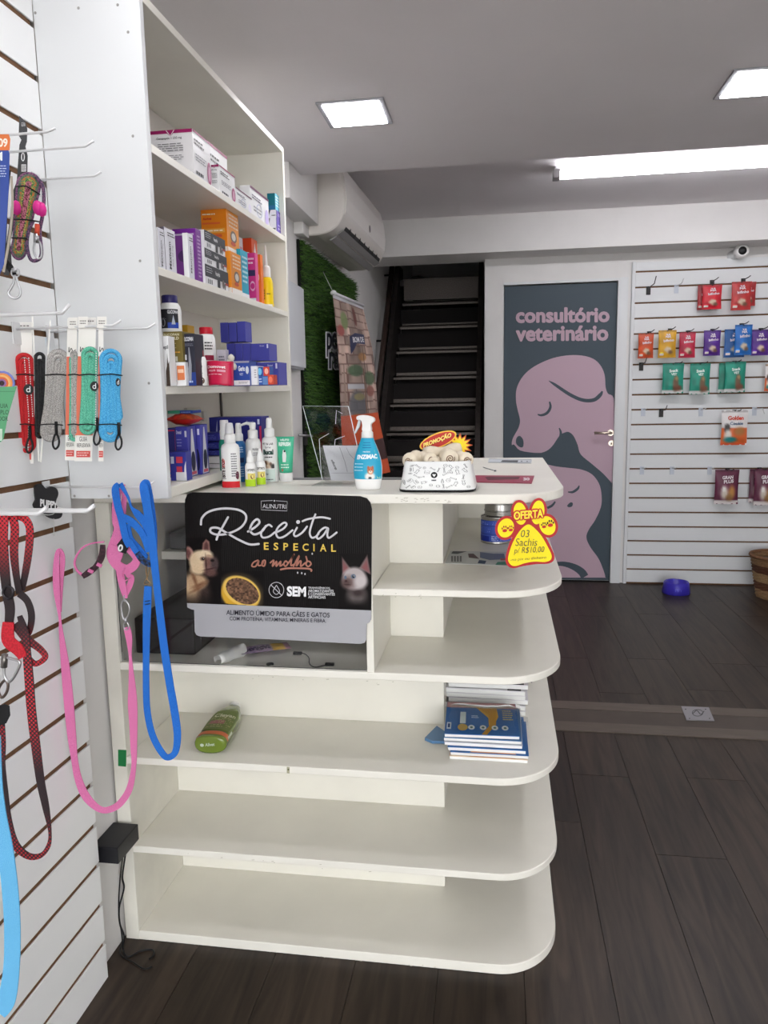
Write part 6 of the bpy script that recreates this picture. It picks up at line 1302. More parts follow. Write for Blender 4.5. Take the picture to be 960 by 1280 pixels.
    if logo:
        x, y, rx, ry = logo; dd = Deco(fn, base=.0075, step=.0004); dd.ell(x, y, rx, ry, (24, 24, 26)); dd.ring(x, y + .8, rx * .45, ry * .4, rx * .2, (236, 236, 236)); dd.rect(x + rx * .2, y - ry * .6, x + rx * .42, y + ry * .5, (236, 236, 236)); dd.build('logo_disc', t)
    if dots:
        dd = Deco(fn, base=.0062)
        for (xa, ya, xb, yb, n) in dots:
            for k in range(n): f = k / (n - 1); dd.ell(xa + (xb - xa) * f, ya + (yb - ya) * f, .7, 1.0, (232, 230, 228), 6); dd.off -= dd.step
        dd.build('reflective_stitching', t)
    return t, fn
RDW = weave((206, 34, 40), (178, 24, 32), 900, 'red_webbing'); GRW = weave((126, 122, 120), (196, 192, 188), 1100, 'grey_heather_webbing')
GNW = weave((70, 160, 132), (110, 196, 166), 700, 'green_webbing'); BLW = weave((40, 140, 200), (96, 186, 226), 900, 'blue_heather_webbing'); BKW = weave((16, 16, 18), (34, 34, 36), 300, 'black_webbing')
Yk = 1.294
carded(3, Yk - .03, 'red leash on a card at the left edge, half hidden behind the bright red one', (-16, 408, 10, 580, 3), [RDW], [(4, 450, 6, 560, 3)], None)
carded(24, Yk, 'bright red leash with white stitching on a coral card', (9, 402, 40, 580, 2), [RDW, RDW, RDW], [(30, 453, 33.5, 555, 9.5), (30, 455, 33.5, 552, 4.6), (30, 458, 33.5, 550, 1)], (37, 566), (35.5, 487, 6.2, 6.8), dots=[(30.5, 448, 36, 520, 26), (36, 448, 41, 520, 26), (36, 524, 35, 565, 14)], rpx=2.9)
carded(47, Yk, 'thin black cord leash hanging between the red and the grey leashes', (39.5, 395, 41.5, 577, 8), [BKW, BKW], [(49.5, 447, 50.5, 542, 5), (49.5, 452, 50.5, 538, 1.6)], None, stripe=None, txt=False, bands=(), header=False, rpx=2.2)
carded(68, Yk, 'grey heather leash with black clasp, seen beside its edge-on card', (62, 400, 64, 578, -12), [GRW, GRW, GRW, GRW], [(73, 450, 63.5, 540, 11), (73, 452, 63.5, 540, 6.6), (73, 455, 63.5, 538, 2.4), (73, 449, 64, 540, 9)], (70, 561), None, stripe=None, txt=False, header=False, rpx=3.0)
carded(90, Yk, 'dark green leash on a coral card, partly behind the brighter green one', (84.5, 397, 97, 576, -3), [GNW, GRW], [(93, 450, 92.5, 546, 4), (92.5, 443, 92.5, 540, 2)], None, txt=True)
carded(108, Yk, 'mint green leash with black logo disc on a coral card', (99, 396, 121, 577, -5.5), [GNW, GNW, GNW], [(112.5, 444, 109.5, 534, 8.2), (112.5, 447, 109.5, 532, 4), (113.5, 450, 110.5, 530, 1)], (121, 556), (117.5, 483, 5.2, 6.2), dots=[(120, 442, 119, 530, 30)], rpx=2.8)
carded(126, Yk, 'bright blue heather leash with black clasp, rightmost on the hook', (123.5, 396, 130, 577, 0), [BLW, BLW, BLW, BLW], [(138.5, 450, 137.5, 540, 11.5), (138.5, 452, 137.5, 540, 7), (138.5, 456, 137.5, 536, 2.6), (140, 470, 146, 520, 5)], (148, 562), (147, 478, 3, 5), txt=True, rpx=3.0)
# price tags clipped on the hook
for k, (a, b, w) in enumerate(((91, 404, 'left'), (103.5, 403, 'middle'), (127, 403, 'right'))):
    P = planeG(at(a, b, 'Y', Yk), (.55, -.83, 0)); mb = MB(); Q = [P(a + dx, b + dy, .004) for dx, dy in ((-6, -7), (6, -7), (6, 7), (-6, 7))]; R_2 = [P(a + dx, b + dy, .0028) for dx, dy in ((-6, -7), (6, -7), (6, 7), (-6, 7))]
    mb.add(Q + R_2, [(0, 1, 2, 3), (7, 6, 5, 4), (0, 4, 5, 1), (1, 5, 6, 2), (2, 6, 7, 3), (3, 7, 4, 0)]); t = thing('price_tag', 'small white price tag on the leash hook, %s of the three' % w, 'price tag', at(a, b, 'Y', Yk), 'white price tags on the leash hook')
    mb.build('tag', M((232, 230, 224), .4), t); dd = Deco(P, base=.0045); dd.lines(a - 4, b + 3, a + 4, b - 3, 2, (120, 116, 112), k, .4); dd.build('tag_print', t)
# green card with orange rolled leash at the left edge
fn = planeG(at(5, 520, 'Y', 1.13), (.5, -.86, 0)); t = thing('carded_leash', 'green card leash pack with orange and violet rolled strap at the left edge', 'dog leash', fn(4, 470, 0), 'carded leashes on the wire hooks')
mb = MB(); pl_ = [(-25, 484), (21, 483), (10, 520), (4, 550), (-4, 556), (-25, 556)]; mb.add([fn(a, b, 0) for a, b in pl_] + [fn(a, b, -.001) for a, b in pl_], [tuple(range(6)), tuple(range(11, 5, -1))] + [(i, (i + 1) % 6, (i + 1) % 6 + 6, i + 6) for i in range(6)]); mb.build('card', M((84, 160, 112), .5), t)
dd = Deco(fn, base=.0003)
for k, w in enumerate(('GUIA', 'DUPLO', 'REGULADOR')): dd.text(w, (-4, -8, -22)[k], 510 + 8 * k, (10, 11, 10)[k], 504.5 + 8 * k, (30, 60, 44), .0)
dd.rect(-8, 489, 18, 489.6, (60, 120, 84)); dd.rect(-8, 536, 3, 551, (190, 214, 196)); dd.build('card_print', t)
for k, (c_, r_) in enumerate((((120, 130, 200), 15), ((230, 150, 90), 12.2), ((240, 190, 120), 9.6), ((220, 110, 70), 7), ((150, 110, 160), 4.6), ((60, 50, 60), 2.4))):
    tubeG(fn, [(2 + r_ * math.cos(a_), 479 + r_ * .95 * math.sin(a_)) for a_ in [2 * math.pi * j / 18 for j in range(18)]], 1.5, M(c_, .7), 'rolled_strap', t, 1, True, -.004)
# small clear tag with pale blue print behind
fn = planeG(at(51, 430, 'Y', 1.38), (.5, -.86, 0)); t = thing('clear_tag', 'small clear and pale blue tag hanging behind the black cord leash', 'tag', fn(51, 422, 0))
Q = [fn(a, b, o_) for o_ in (0, -.001) for a, b in ((46.5, 422), (58, 422), (57, 448), (47.5, 448))]; MB().box(0, 0, 0, 0, 0, 0); mb = MB(); mb.add(Q, [(0, 1, 2, 3), (7, 6, 5, 4), (0, 4, 5, 1), (1, 5, 6, 2), (2, 6, 7, 3), (3, 7, 4, 0)]); mb.build('tag', M((206, 224, 236), .3), t)
dd = Deco(fn, base=.0003); dd.rect(49, 424, 50, 446, (130, 176, 210)); dd.rect(53, 424, 56, 440, (150, 190, 220)); dd.build('tag_print', t)

# ---- multicoloured leash on a black card, top left
fn = planeG(at(34, 260, 'Y', 1.24), (.5, -.86, 0))
t = thing('carded_leash', 'multicoloured striped leash with pink buckles and steel clasp on a black card', 'dog leash', fn(30, 188, 0), 'carded leashes on the wire hooks')
def plate(fn, pts, o0, o1, mat, name, par):
    n = len(pts); mb = MB(); mb.add([fn(a, b, o0) for a, b in pts] + [fn(a, b, o1) for a, b in pts], [tuple(range(n)), tuple(range(2 * n - 1, n - 1, -1))] + [(i, (i + 1) % n, (i + 1) % n + n, i + n) for i in range(n)]); return mb.build(name, mat, par)
GC = M((62, 62, 64), .5)
plate(fn, [(23.5, 141.5), (31, 149), (33.5, 158), (33, 174), (31, 180), (34, 192), (33, 232), (22, 256), (12, 300), (14, 330), (10, 343), (4, 342), (1, 332), (6, 310), (12, 268), (14, 240), (20, 225), (23.5, 178), (26, 172), (22.5, 166)], -.012, -.013, GC, 'card', t)
dd = Deco(fn, base=-.0117); dd.ring(28, 193.5, 2.4, 5.5, 1.2, (232, 232, 232)); dd.rect(26, 203, 32, 212, (206, 206, 206)); dd.lines(26.5, 211, 31.5, 204, 4, (60, 60, 60), 2); dd.text('GUIA', 26, 155, 31, 150, (220, 220, 220)); dd.build('card_print', t)
cols = [((84, 62, 96), (150, 96, 130)), ((120, 116, 110), (70, 110, 80)), ((206, 120, 60), (90, 140, 90)), ((56, 120, 70), (190, 180, 90)), ((120, 60, 70), (210, 130, 150))]
for i, hw in enumerate((14, 11, 8, 5, 2.2)):
    m_ = weave(cols[i][0], cols[i][1], 380, 'striped_webbing')
    pts = [(36 + hw * math.cos(a_), 231 + hw * 1.0 * math.sin(a_) - 0) for a_ in np.linspace(0, -math.pi, 8)] + [(36 - hw + (-13 + hw * .55) * f, 231 + 78 * f) for f in (.3, .6, .9)] + \
          [(23.5 + hw * .62 * math.cos(a_), 311 + hw * .9 * math.sin(a_)) for a_ in np.linspace(math.pi, 0, 7)] + [(36 + hw + (-13 - hw * .38) * f, 231 + 78 * f) for f in (.9, .6, .3)]
    tubeG(fn, pts, 1.9, m_, 'webbing_loop', t, 2, True, .001 * i)
tubeG(fn, [(45, 222), (53, 232), (55, 250), (53, 272), (50, 290), (52, 318), (46, 326), (38, 324), (34, 306), (36, 290), (42, 276)], 2.2, weave((70, 60, 90), (130, 90, 120), 380, 'violet_webbing'), 'webbing_end', t, 5, False, .004)
PKB = M((228, 52, 150), .35)
for a, b in ((21, 262), (47.5, 262)):
    for da in ((0, 5) if a > 40 else (0,)): q = fn(a + da, b + da * .4, .012); m = mpp(*q); mb = MB(); mb.lathe((q[0], q[1], q[2] - 9 * m), [(.2 * m, 0), (4.5 * m, 2.5 * m), (6 * m, 8 * m), (5.6 * m, 12 * m), (3.6 * m, 16.6 * m), (.2 * m, 18 * m)], 14); mb.build('pink_buckle', PKB, t)
for q in (234, 275, 298): tubeG(fn, [(21 if q < 250 else 15, q), (34, q + 3, .016), (50 if q < 290 else 32, q + (10 if q < 240 else 3))], .9, BLACK, 'elastic_band', t, 3, False, .004, 6)
tubeG(fn, [(47, 282, .01), (47, 296, .01)], 3, M((220, 84, 60), .4), 'strap_keeper', t, 0)
tubeG(fn, [(46, 294, .01), (46, 305, .01)], 3.4, STEEL, 'clasp_body', t, 0); tubeG(fn, [(44, 305), (43, 316), (47, 324), (52, 322), (52, 310), (49, 303)], 1.3, STEEL, 'clasp_ring', t, 4, True, .01)
# black leash hanging left, with steel snap hook
fn = planeG(at(10, 300, 'Y', 1.17), (.5, -.86, 0)); t = thing('black_leash', 'black webbing leash with large steel snap hook at the upper left edge', 'dog leash', fn(10, 215, 0))
BKS = BKW
strap('webbing', [(8, 212, 10, 1.17), (4, 240, 12, 1.17), (2, 280, 12, 1.17), (3, 320, 9, 1.17), (12, 334, 8, 1.17), (18, 344, 5, 1.17)], BKS, t)
strap('webbing_end', [(14, 220, 2, 1.165), (15, 260, 2.5, 1.165), (11, 300, 2.5, 1.165), (4, 340, 2.5, 1.165)], M((206, 196, 180), .7), t)
tubeG(fn, [(18, 336), (19, 341)], 3, STEEL, 'swivel', t, 0, False, .006); tubeG(fn, [(15, 344), (15.5, 338), (20, 336), (24, 339), (24, 345), (19.5, 347)], 1.0, STEEL, 'swivel_ring', t, 4, True, .006)
tubeG(fn, [(20, 346), (23, 355), (26, 364), (24.5, 371), (19, 373.5), (13, 371), (11, 366), (14, 361), (17.5, 354), (18, 347)], 1.5, STEEL, 'snap_hook', t, 4, True, .006)
# blue and orange card, top left edge
fn = planeG(at(4, 260, 'Y', 1.10), (.5, -.86, 0)); t = thing('blue_card_pack', 'blue packaging card with an orange corner at the upper left edge', 'card', fn(3, 200, 0))
plate(fn, [(-20, 186), (10, 186), (12, 192), (11, 235), (5, 330), (-3, 350), (-20, 350)], 0, -.001, M((46, 74, 156), .45), 'card', t)
dd = Deco(fn, base=.0003); dd.poly([(-20, 168), (11, 168), (13, 174), (12, 188), (-20, 188)], (226, 120, 60)); dd.text('09', -2, 184, 9.5, 173, (246, 236, 220), .03); dd.text('M', -6, 201, 3, 190, (236, 238, 244), .03); dd.lines(-10, 222, 8, 206, 5, (190, 204, 236), 2, .35); dd.build('card_print', t)

# ---- black paw shaped tag pack at the hook base
fn = planeG(at(60, 630, 'X', -.868), (.9, -.43, 0)); t = thing('black_tag_pack', 'black bone shaped pet tag card with white lettering behind the white hook', 'tag', fn(60, 610, 0))
o_ = cat_rom([(52, 605), (58, 611), (64, 608), (71, 611), (73, 618), (70, 627), (72, 634), (78, 640), (76, 647), (68, 649), (60, 646), (54, 640), (46, 638), (41, 631), (45, 625), (44, 616), (45, 607)], 3, True)
plate(fn, [tuple(p) for p in o_], 0, -.006, M((44, 44, 46), .4), 'card', t)
dd = Deco(fn, base=.0003); dd.text('PUPPY', 50, 633, 72, 623.5, (228, 228, 228), .05, 4); dd.ell(73, 636, 2.4, 2.8, (228, 228, 228)); dd.ring(60, 641, 8, 3, .8, (200, 200, 200)); dd.build('lettering', t)
MB().tube([fn(67, 648, 0), fn(67.5, 670, 0)], .0007, 4).build('thread', M((200, 200, 196), .6), t)

# ================================================================ HANGING HARNESSES AND STRAPS
PK1 = weave((226, 128, 178), (210, 106, 160), 900, 'pink_webbing'); PK = PK1
BLUE = weave((28, 112, 206), (16, 96, 190), 900, 'blue_webbing')
Y7 = 1.345
t = thing('pink_harness_set', 'pink dog harness with its long pink leash hanging in a loop', 'dog harness', at(150, 606, 'Y', Y7))
strap('loop_strap', [(153, 605, 5, Y7), (146, 620, 9, Y7), (145, 650, 10, Y7 + .006), (150, 665, 12, Y7 + .006), (146, 690, 16, Y7), (143, 700, 15, Y7)], PK, t)
strap('loop_strap', [(153, 606, 6, Y7 + .006), (155, 622, 6, Y7 + .006), (152, 645, 9, Y7 + .008), (146, 670, 12, Y7 + .008), (138, 690, 10, Y7 + .008), (141, 702, 10, Y7)], PK, t)
strap('chest_strap', [(143, 682, 9, Y7), (140, 695, 12, Y7), (146, 706, 12, Y7), (158, 712, 12, Y7), (168, 706, 11, Y7 - .004), (170, 697, 9, Y7 - .004), (160, 685, 10, Y7), (150, 680, 9, Y7)], PK, t)
strap('back_strap', [(149, 708, 9, Y7), (151, 722, 9, Y7), (154, 736, 8, Y7), (157, 748, 5, Y7)], PK, t); strap('side_strap', [(164, 706, 8, Y7 + .004), (159, 718, 5, Y7 + .004), (164, 722, 7, Y7 + .004), (162, 732, 7, Y7 + .004), (157, 744, 5, Y7 + .004)], PK, t)
tubeG(planeY(Y7 - .004), [(156, 710), (153, 718), (156, 726), (163, 722)], .7, PK, 'stitch_cord', t, 4)
strap('neck_band', [(130, 677.5, 1.8, Y7), (116, 679, 1.8, Y7), (104, 684, 2, Y7), (96, 694, 2.2, Y7), (93, 704, 2.4, Y7), (96, 713, 2.6, Y7), (103, 719, 3.5, Y7)], PK, t)
strap('adjuster', [(128, 681, 6, Y7 - .003), (127, 695, 8, Y7 - .003), (120, 708, 7, Y7 - .003), (110, 716, 8, Y7 - .003), (103, 721, 6, Y7 - .003)], weave((44, 24, 32), (70, 36, 50), 200, 'dark_buckle'), t)
for a, b in ((124, 707), (113, 714.5)): strap('buckle_bar', [(a - 3, b - 2, 4, Y7 - .007), (a + 3, b + 1, 4, Y7 - .007)], PK, t, k=1)
dd = Deco(planeY(Y7 - .008), base=.0); plate(planeY(Y7 - .006), [(146, 681), (153, 672), (160, 677), (161, 684), (157, 692), (149, 690)], .0, -.004, BLACK, 'black_badge', t); dd.ell(150.5, 685, 3.2, 4.6, (232, 232, 232), rot=15); dd.ell(150.5, 685, 1.2, 2.4, (40, 40, 40), rot=15); dd.build('logo', t)
tubeG(planeY(Y7), [(155.5, 744), (155, 750), (157, 752)], .9, STEEL, 'ring', t, 3); tubeG(planeY(Y7), [(155, 750), (160, 754), (162, 762), (159, 772), (155, 774), (152.5, 766), (152, 756)], 1.2, STEEL, 'snap_hook', t, 4, True); tubeG(planeY(Y7), [(157, 772), (157.5, 779)], 1.8, STEEL, 'swivel', t, 0); tubeG(planeY(Y7), [(155, 780), (158, 777), (161, 782), (159, 787), (155.5, 786)], .9, STEEL, 'swivel_ring', t, 4, True)
strap('leash', [(158, 784, 8, Y7), (161, 797, 8, Y7), (162.5, 818, 3.5, Y7), (163.5, 835, 5, Y7), (165, 860, 9, Y7), (165.5, 880, 11.5, Y7), (166.5, 905, 10, Y7), (167, 935, 8, Y7), (167, 958, 6, Y7), (162, 985, 8, Y7), (152, 1002, 8.5, Y7), (140, 1011, 8, Y7), (125, 1012, 7.5, Y7), (108, 997, 10, Y7), (98, 975, 9, Y7 - .004), (93, 950, 8, Y7 - .008), (89, 915, 11, Y7 - .01), (85, 870, 12, Y7 - .01), (81, 830, 10, Y7 - .01), (76, 790, 5, Y7 - .01), (74.5, 772, 3, Y7 - .012), (71, 740, 8, Y7 - .012), (70, 715, 8, Y7 - .012), (71, 695, 6, Y7 - .012), (74, 688, 5, Y7 - .012), (78, 698, 6, Y7 - .008), (76, 725, 6, Y7 - .008), (75, 765, 3, Y7 - .008)], PK, t)
t = thing('blue_harness_set', 'blue dog harness with its long blue leash hanging on the hook', 'dog harness', at(180, 606, 'Y', Y7 - .01))
Yb = Y7 - .012
strap('loop_strap', [(148, 605, 6, Yb), (144, 612, 9, Yb), (147, 632, 9, Yb), (152, 650, 9, Yb), (157, 672, 9, Yb), (162, 683, 8, Yb)], BLUE, t)
strap('loop_strap', [(150, 604.5, 6, Yb), (160, 622, 3, Yb), (164, 634, 3, Yb), (172, 643, 9, Yb), (182, 656, 9, Yb), (186, 668, 8, Yb)], BLUE, t)
strap('chest_strap', [(150, 645, 8, Yb), (164, 652, 9, Yb), (178, 668, 8, Yb - .003), (186, 690, 8, Yb - .003)], BLUE, t)
strap('chest_strap', [(160, 655, 6, Yb + .003), (163, 672, 6, Yb + .003), (172, 684, 7, Yb + .003), (182, 697, 8, Yb + .003)], BLUE, t)
strap('belly_strap', [(161, 675, 7, Yb - .004), (172, 692, 7, Yb - .004), (183, 699, 7, Yb - .004)], BLUE, t)
strap('adjuster', [(171, 691, 7, Yb - .006), (178, 700, 8, Yb - .006), (187, 705, 8, Yb - .006), (195, 704, 7, Yb - .006)], weave((20, 22, 30), (24, 70, 130), 120, 'dark_blue_buckle'), t)
BRS = M((150, 122, 84), .35, .8, name='brass')
tubeG(planeY(Yb), [(184, 704), (182.5, 712), (184, 722)], .7, BRS, 'ring', t, 3); tubeG(planeY(Yb), [(188, 706), (186, 716), (184, 724), (188, 729), (180, 730), (184, 722)], .7, BRS, 'snap_hook', t, 3)
strap('leash', [(185, 733, 9, Yb), (184, 752, 10, Yb), (183, 785, 9, Yb), (182.5, 820, 8, Yb), (182.5, 860, 8, Yb), (184, 890, 8, Yb), (190, 918, 8, Yb), (200, 938, 8, Yb), (209, 947, 7.5, Yb), (219, 940, 8, Yb), (221.5, 918, 9, Yb - .003), (218, 890, 9.5, Yb - .006), (212, 855, 9.5, Yb - .008), (205, 810, 9.5, Yb - .008), (199, 760, 9, Yb - .008), (194, 715, 9, Yb - .008), (189, 670, 10.5, Yb - .008), (184, 635, 11, Yb - .008), (180, 612, 11, Yb - .006), (180, 605, 9, Yb - .002), (184, 606, 8, Yb + .003), (189, 635, 8, Yb + .004), (192, 665, 8, Yb + .004), (192, 700, 8, Yb + .004)], BLUE, t)
for q in (752, 756): strap('stitching', [(181, q, .9, Yb - .003), (187, q - 1, .9, Yb - .003)], BLACK, t, k=1)
# red and black dotted harness at the left edge
def dotted():
    m = bpy.data.materials.new('red_black_dotted_webbing'); m.use_nodes = True; nt = m.node_tree; L = nt.links; b = nt.nodes['Principled BSDF']; b.inputs['Roughness'].default_value = .7
    tc = nt.nodes.new('ShaderNodeTexCoord'); mp = nt.nodes.new('ShaderNodeMapping'); mp.inputs['Rotation'].default_value = (0, math.radians(45), 0); v = nt.nodes.new('ShaderNodeTexVoronoi'); v.inputs['Scale'].default_value = 210; v.inputs['Randomness'].default_value = 0
    cr = nt.nodes.new('ShaderNodeSeparateXYZ'); r = nt.nodes.new('ShaderNodeValToRGB'); r.color_ramp.elements[0].position = .42; r.color_ramp.elements[1].position = .5
    L.new(tc.outputs['Object'], mp.inputs[0]); L.new(mp.outputs[0], v.inputs['Vector']); L.new(v.outputs['Distance'], r.inputs[0]); L.new(tc.outputs['Object'], cr.inputs[0])
    w = nt.nodes.new('ShaderNodeMath'); w.operation = 'SINE'; q = nt.nodes.new('ShaderNodeMath'); q.operation = 'MULTIPLY_ADD'; q.inputs[1].default_value = 21; q.inputs[2].default_value = 1.2; L.new(cr.outputs[2], q.inputs[0]); L.new(q.outputs[0], w.inputs[0])
    mr = nt.nodes.new('ShaderNodeMapRange'); mr.inputs[1].default_value = -.8; mr.inputs[2].default_value = .8; L.new(w.outputs[0], mr.inputs[0])
    a_ = nt.nodes.new('ShaderNodeMix'); a_.data_type = 'RGBA'; a_.inputs[6].default_value = (lin(30), lin(22), lin(24), 1); a_.inputs[7].default_value = (lin(200), lin(36), lin(50), 1); L.new(mr.outputs[0], a_.inputs[0])
    c_ = nt.nodes.new('ShaderNodeMix'); c_.data_type = 'RGBA'; L.new(r.outputs[0], c_.inputs[0]); L.new(a_.outputs[2], c_.inputs[6]); c_.inputs[7].default_value = (lin(42), lin(20), lin(26), 1)
    L.new(c_.outputs[2], b.inputs['Base Color']); return m
DT = dotted(); Y8 = .98
t = thing('dotted_harness_set', 'red and black dotted harness and leash hanging at the left edge', 'dog harness', at(15, 640, 'Y', Y8))
for nm, L_ in (('loop_strap', [(4, 638, 14, Y8), (3, 670, 12, Y8), (5, 710, 12, Y8), (9, 745, 11, Y8)]), ('loop_strap', [(14, 642, 10, Y8 + .004), (18, 660, 10, Y8 + .004), (17, 690, 10, Y8 + .004), (20, 720, 8, Y8 + .004), (24, 742, 8, Y8 + .004)]),
               ('loop_strap', [(20, 644, 10, Y8 + .01), (32, 650, 9, Y8 + .01), (37, 665, 9, Y8 + .01), (34, 700, 9, Y8 + .01), (27, 738, 7, Y8 + .008)]), ('side_strap', [(24, 742, 9, Y8), (34, 752, 8, Y8), (39, 770, 8, Y8), (36, 790, 7, Y8), (28, 800, 6, Y8)]),
               ('back_strap', [(9, 745, 12, Y8 - .004), (12, 762, 12, Y8 - .004), (10, 785, 10, Y8 - .004), (8, 800, 10, Y8 - .004)]), ('cross_strap', [(18, 780, 10, Y8 - .006), (32, 798, 10, Y8 - .006), (50, 812, 8, Y8 - .006), (56, 822, 7, Y8 - .004), (44, 830, 7, Y8 - .004), (34, 822, 7, Y8 - .004)]),
               ('leash', [(24, 770, 6, Y8 - .008), (30, 790, 10, Y8 - .008), (33, 815, 10, Y8 - .008), (36, 850, 11, Y8 - .008), (39, 890, 11, Y8 - .008), (44, 930, 11, Y8 - .008), (50, 975, 10, Y8 - .008), (57, 1010, 8, Y8 - .008), (62, 1040, 3.5, Y8 - .008), (60, 1058, 5, Y8 - .008), (50, 1070, 6, Y8 - .008), (34, 1070, 8, Y8 - .008), (18, 1055, 10, Y8 - .008), (9, 1025, 10, Y8 - .008), (5, 990, 9, Y8 - .008), (4, 955, 4, Y8 - .008), (3, 930, 7, Y8 - .008), (1, 900, 8, Y8 - .008)])):
    strap(nm, L_, DT, t)
REDP = M((196, 26, 44), .4)
strap('red_wrap', [(10, 778, 14, Y8 - .010), (10, 800, 16, Y8 - .010), (22, 812, 15, Y8 - .010), (28, 822, 10, Y8 - .010)], weave((196, 26, 44), (170, 20, 36), 300, 'red_solid_webbing'), t)
tubeG(planeY(Y8 - .006), [(10, 733), (16, 737), (15, 746), (9, 748), (4, 742), (6, 735)], 1.8, M((60, 56, 60), .3, .8), 'ring', t, 4, True); tubeG(planeY(Y8 - .012), [(6, 818), (5, 834)], 4, M((120, 116, 112), .3, .8), 'carabiner_sleeve', t, 0)
tubeG(planeY(Y8 - .012), [(4, 822), (16, 824), (25, 828), (20, 842), (12, 852), (6, 846), (5, 834)], 1.8, STEEL, 'carabiner', t, 4, True); tubeG(planeY(Y8 - .012), [(6, 850), (10, 856), (8, 866), (2, 872), (-2, 862)], 1.8, M((110, 96, 90), .3, .8), 'swivel_ring', t, 4, True)
plate(planeY(Y8 - .014), [(-6, 884), (6, 880), (12, 882), (13, 894), (8, 904), (-6, 910)], 0, -.006, BLACK, 'buckle', t)
# broad pale blue strap, lower left
YL2 = .90
t = thing('pale_blue_leash', 'broad pale blue leash strap hanging at the lower left edge', 'dog leash', at(4, 1000, 'Y', YL2))
strap('webbing', [(-6, 920, 12, YL2), (-4, 980, 13, YL2), (0, 1020, 15, YL2), (6, 1060, 19, YL2), (12, 1110, 20, YL2), (15, 1160, 20, YL2), (14, 1210, 20, YL2), (8, 1250, 22, YL2), (-2, 1266, 20, YL2)], weave((110, 186, 226), (84, 164, 214), 900, 'pale_blue_webbing'), t)

# ================================================================ POWER ADAPTER AND CABLE
t = thing('power_adapter', 'black power adapter box fixed to the wall beside the counter post', 'power adapter', (XL, 1.49, .35))
a, b = at(123, 1072, 'Y', 1.445), at(147.5, 1072, 'Y', 1.445); zt_, zb_2 = at(147, 1060.5, 'Y', 1.445)[2], at(147, 1080.5, 'Y', 1.445)[2]
MB().box(XL, max(b[0], a[0] + .02), 1.445, 1.545, zb_2, zt_).build('casing', M((28, 28, 32), .4), t, .002)
xr = max(b[0], a[0] + .02)
mb = MB(); mb.tube(cat_rom([(xr - .01, 1.50, zb_2), at(153, 1095, 'Y', 1.5), at(155, 1110, 'Y', 1.5), at(149, 1135, 'Y', 1.5), at(150, 1155, 'Y', 1.5), at(155, 1170, 'Y', 1.5), at(154, 1187, 'Z', .004), at(160, 1196, 'Z', .003), at(175, 1189, 'Z', .003), at(190, 1187, 'Z', .003), at(192, 1194, 'Z', .003), at(186, 1199, 'Z', .003)], 6), .0022, 6); mb.build('cable', BLACK, t)
mb = MB(); mb.tube(cat_rom([(xr - .016, 1.50, zb_2), at(150, 1100, 'Y', 1.505), at(148.5, 1140, 'Y', 1.505), at(153, 1175, 'Y', 1.505), at(150, 1192, 'Z', .004), at(165, 1202, 'Z', .003), at(180, 1211, 'Z', .003), at(190, 1208, 'Z', .003)], 6), .0018, 6); mb.build('cable', BLACK, t)

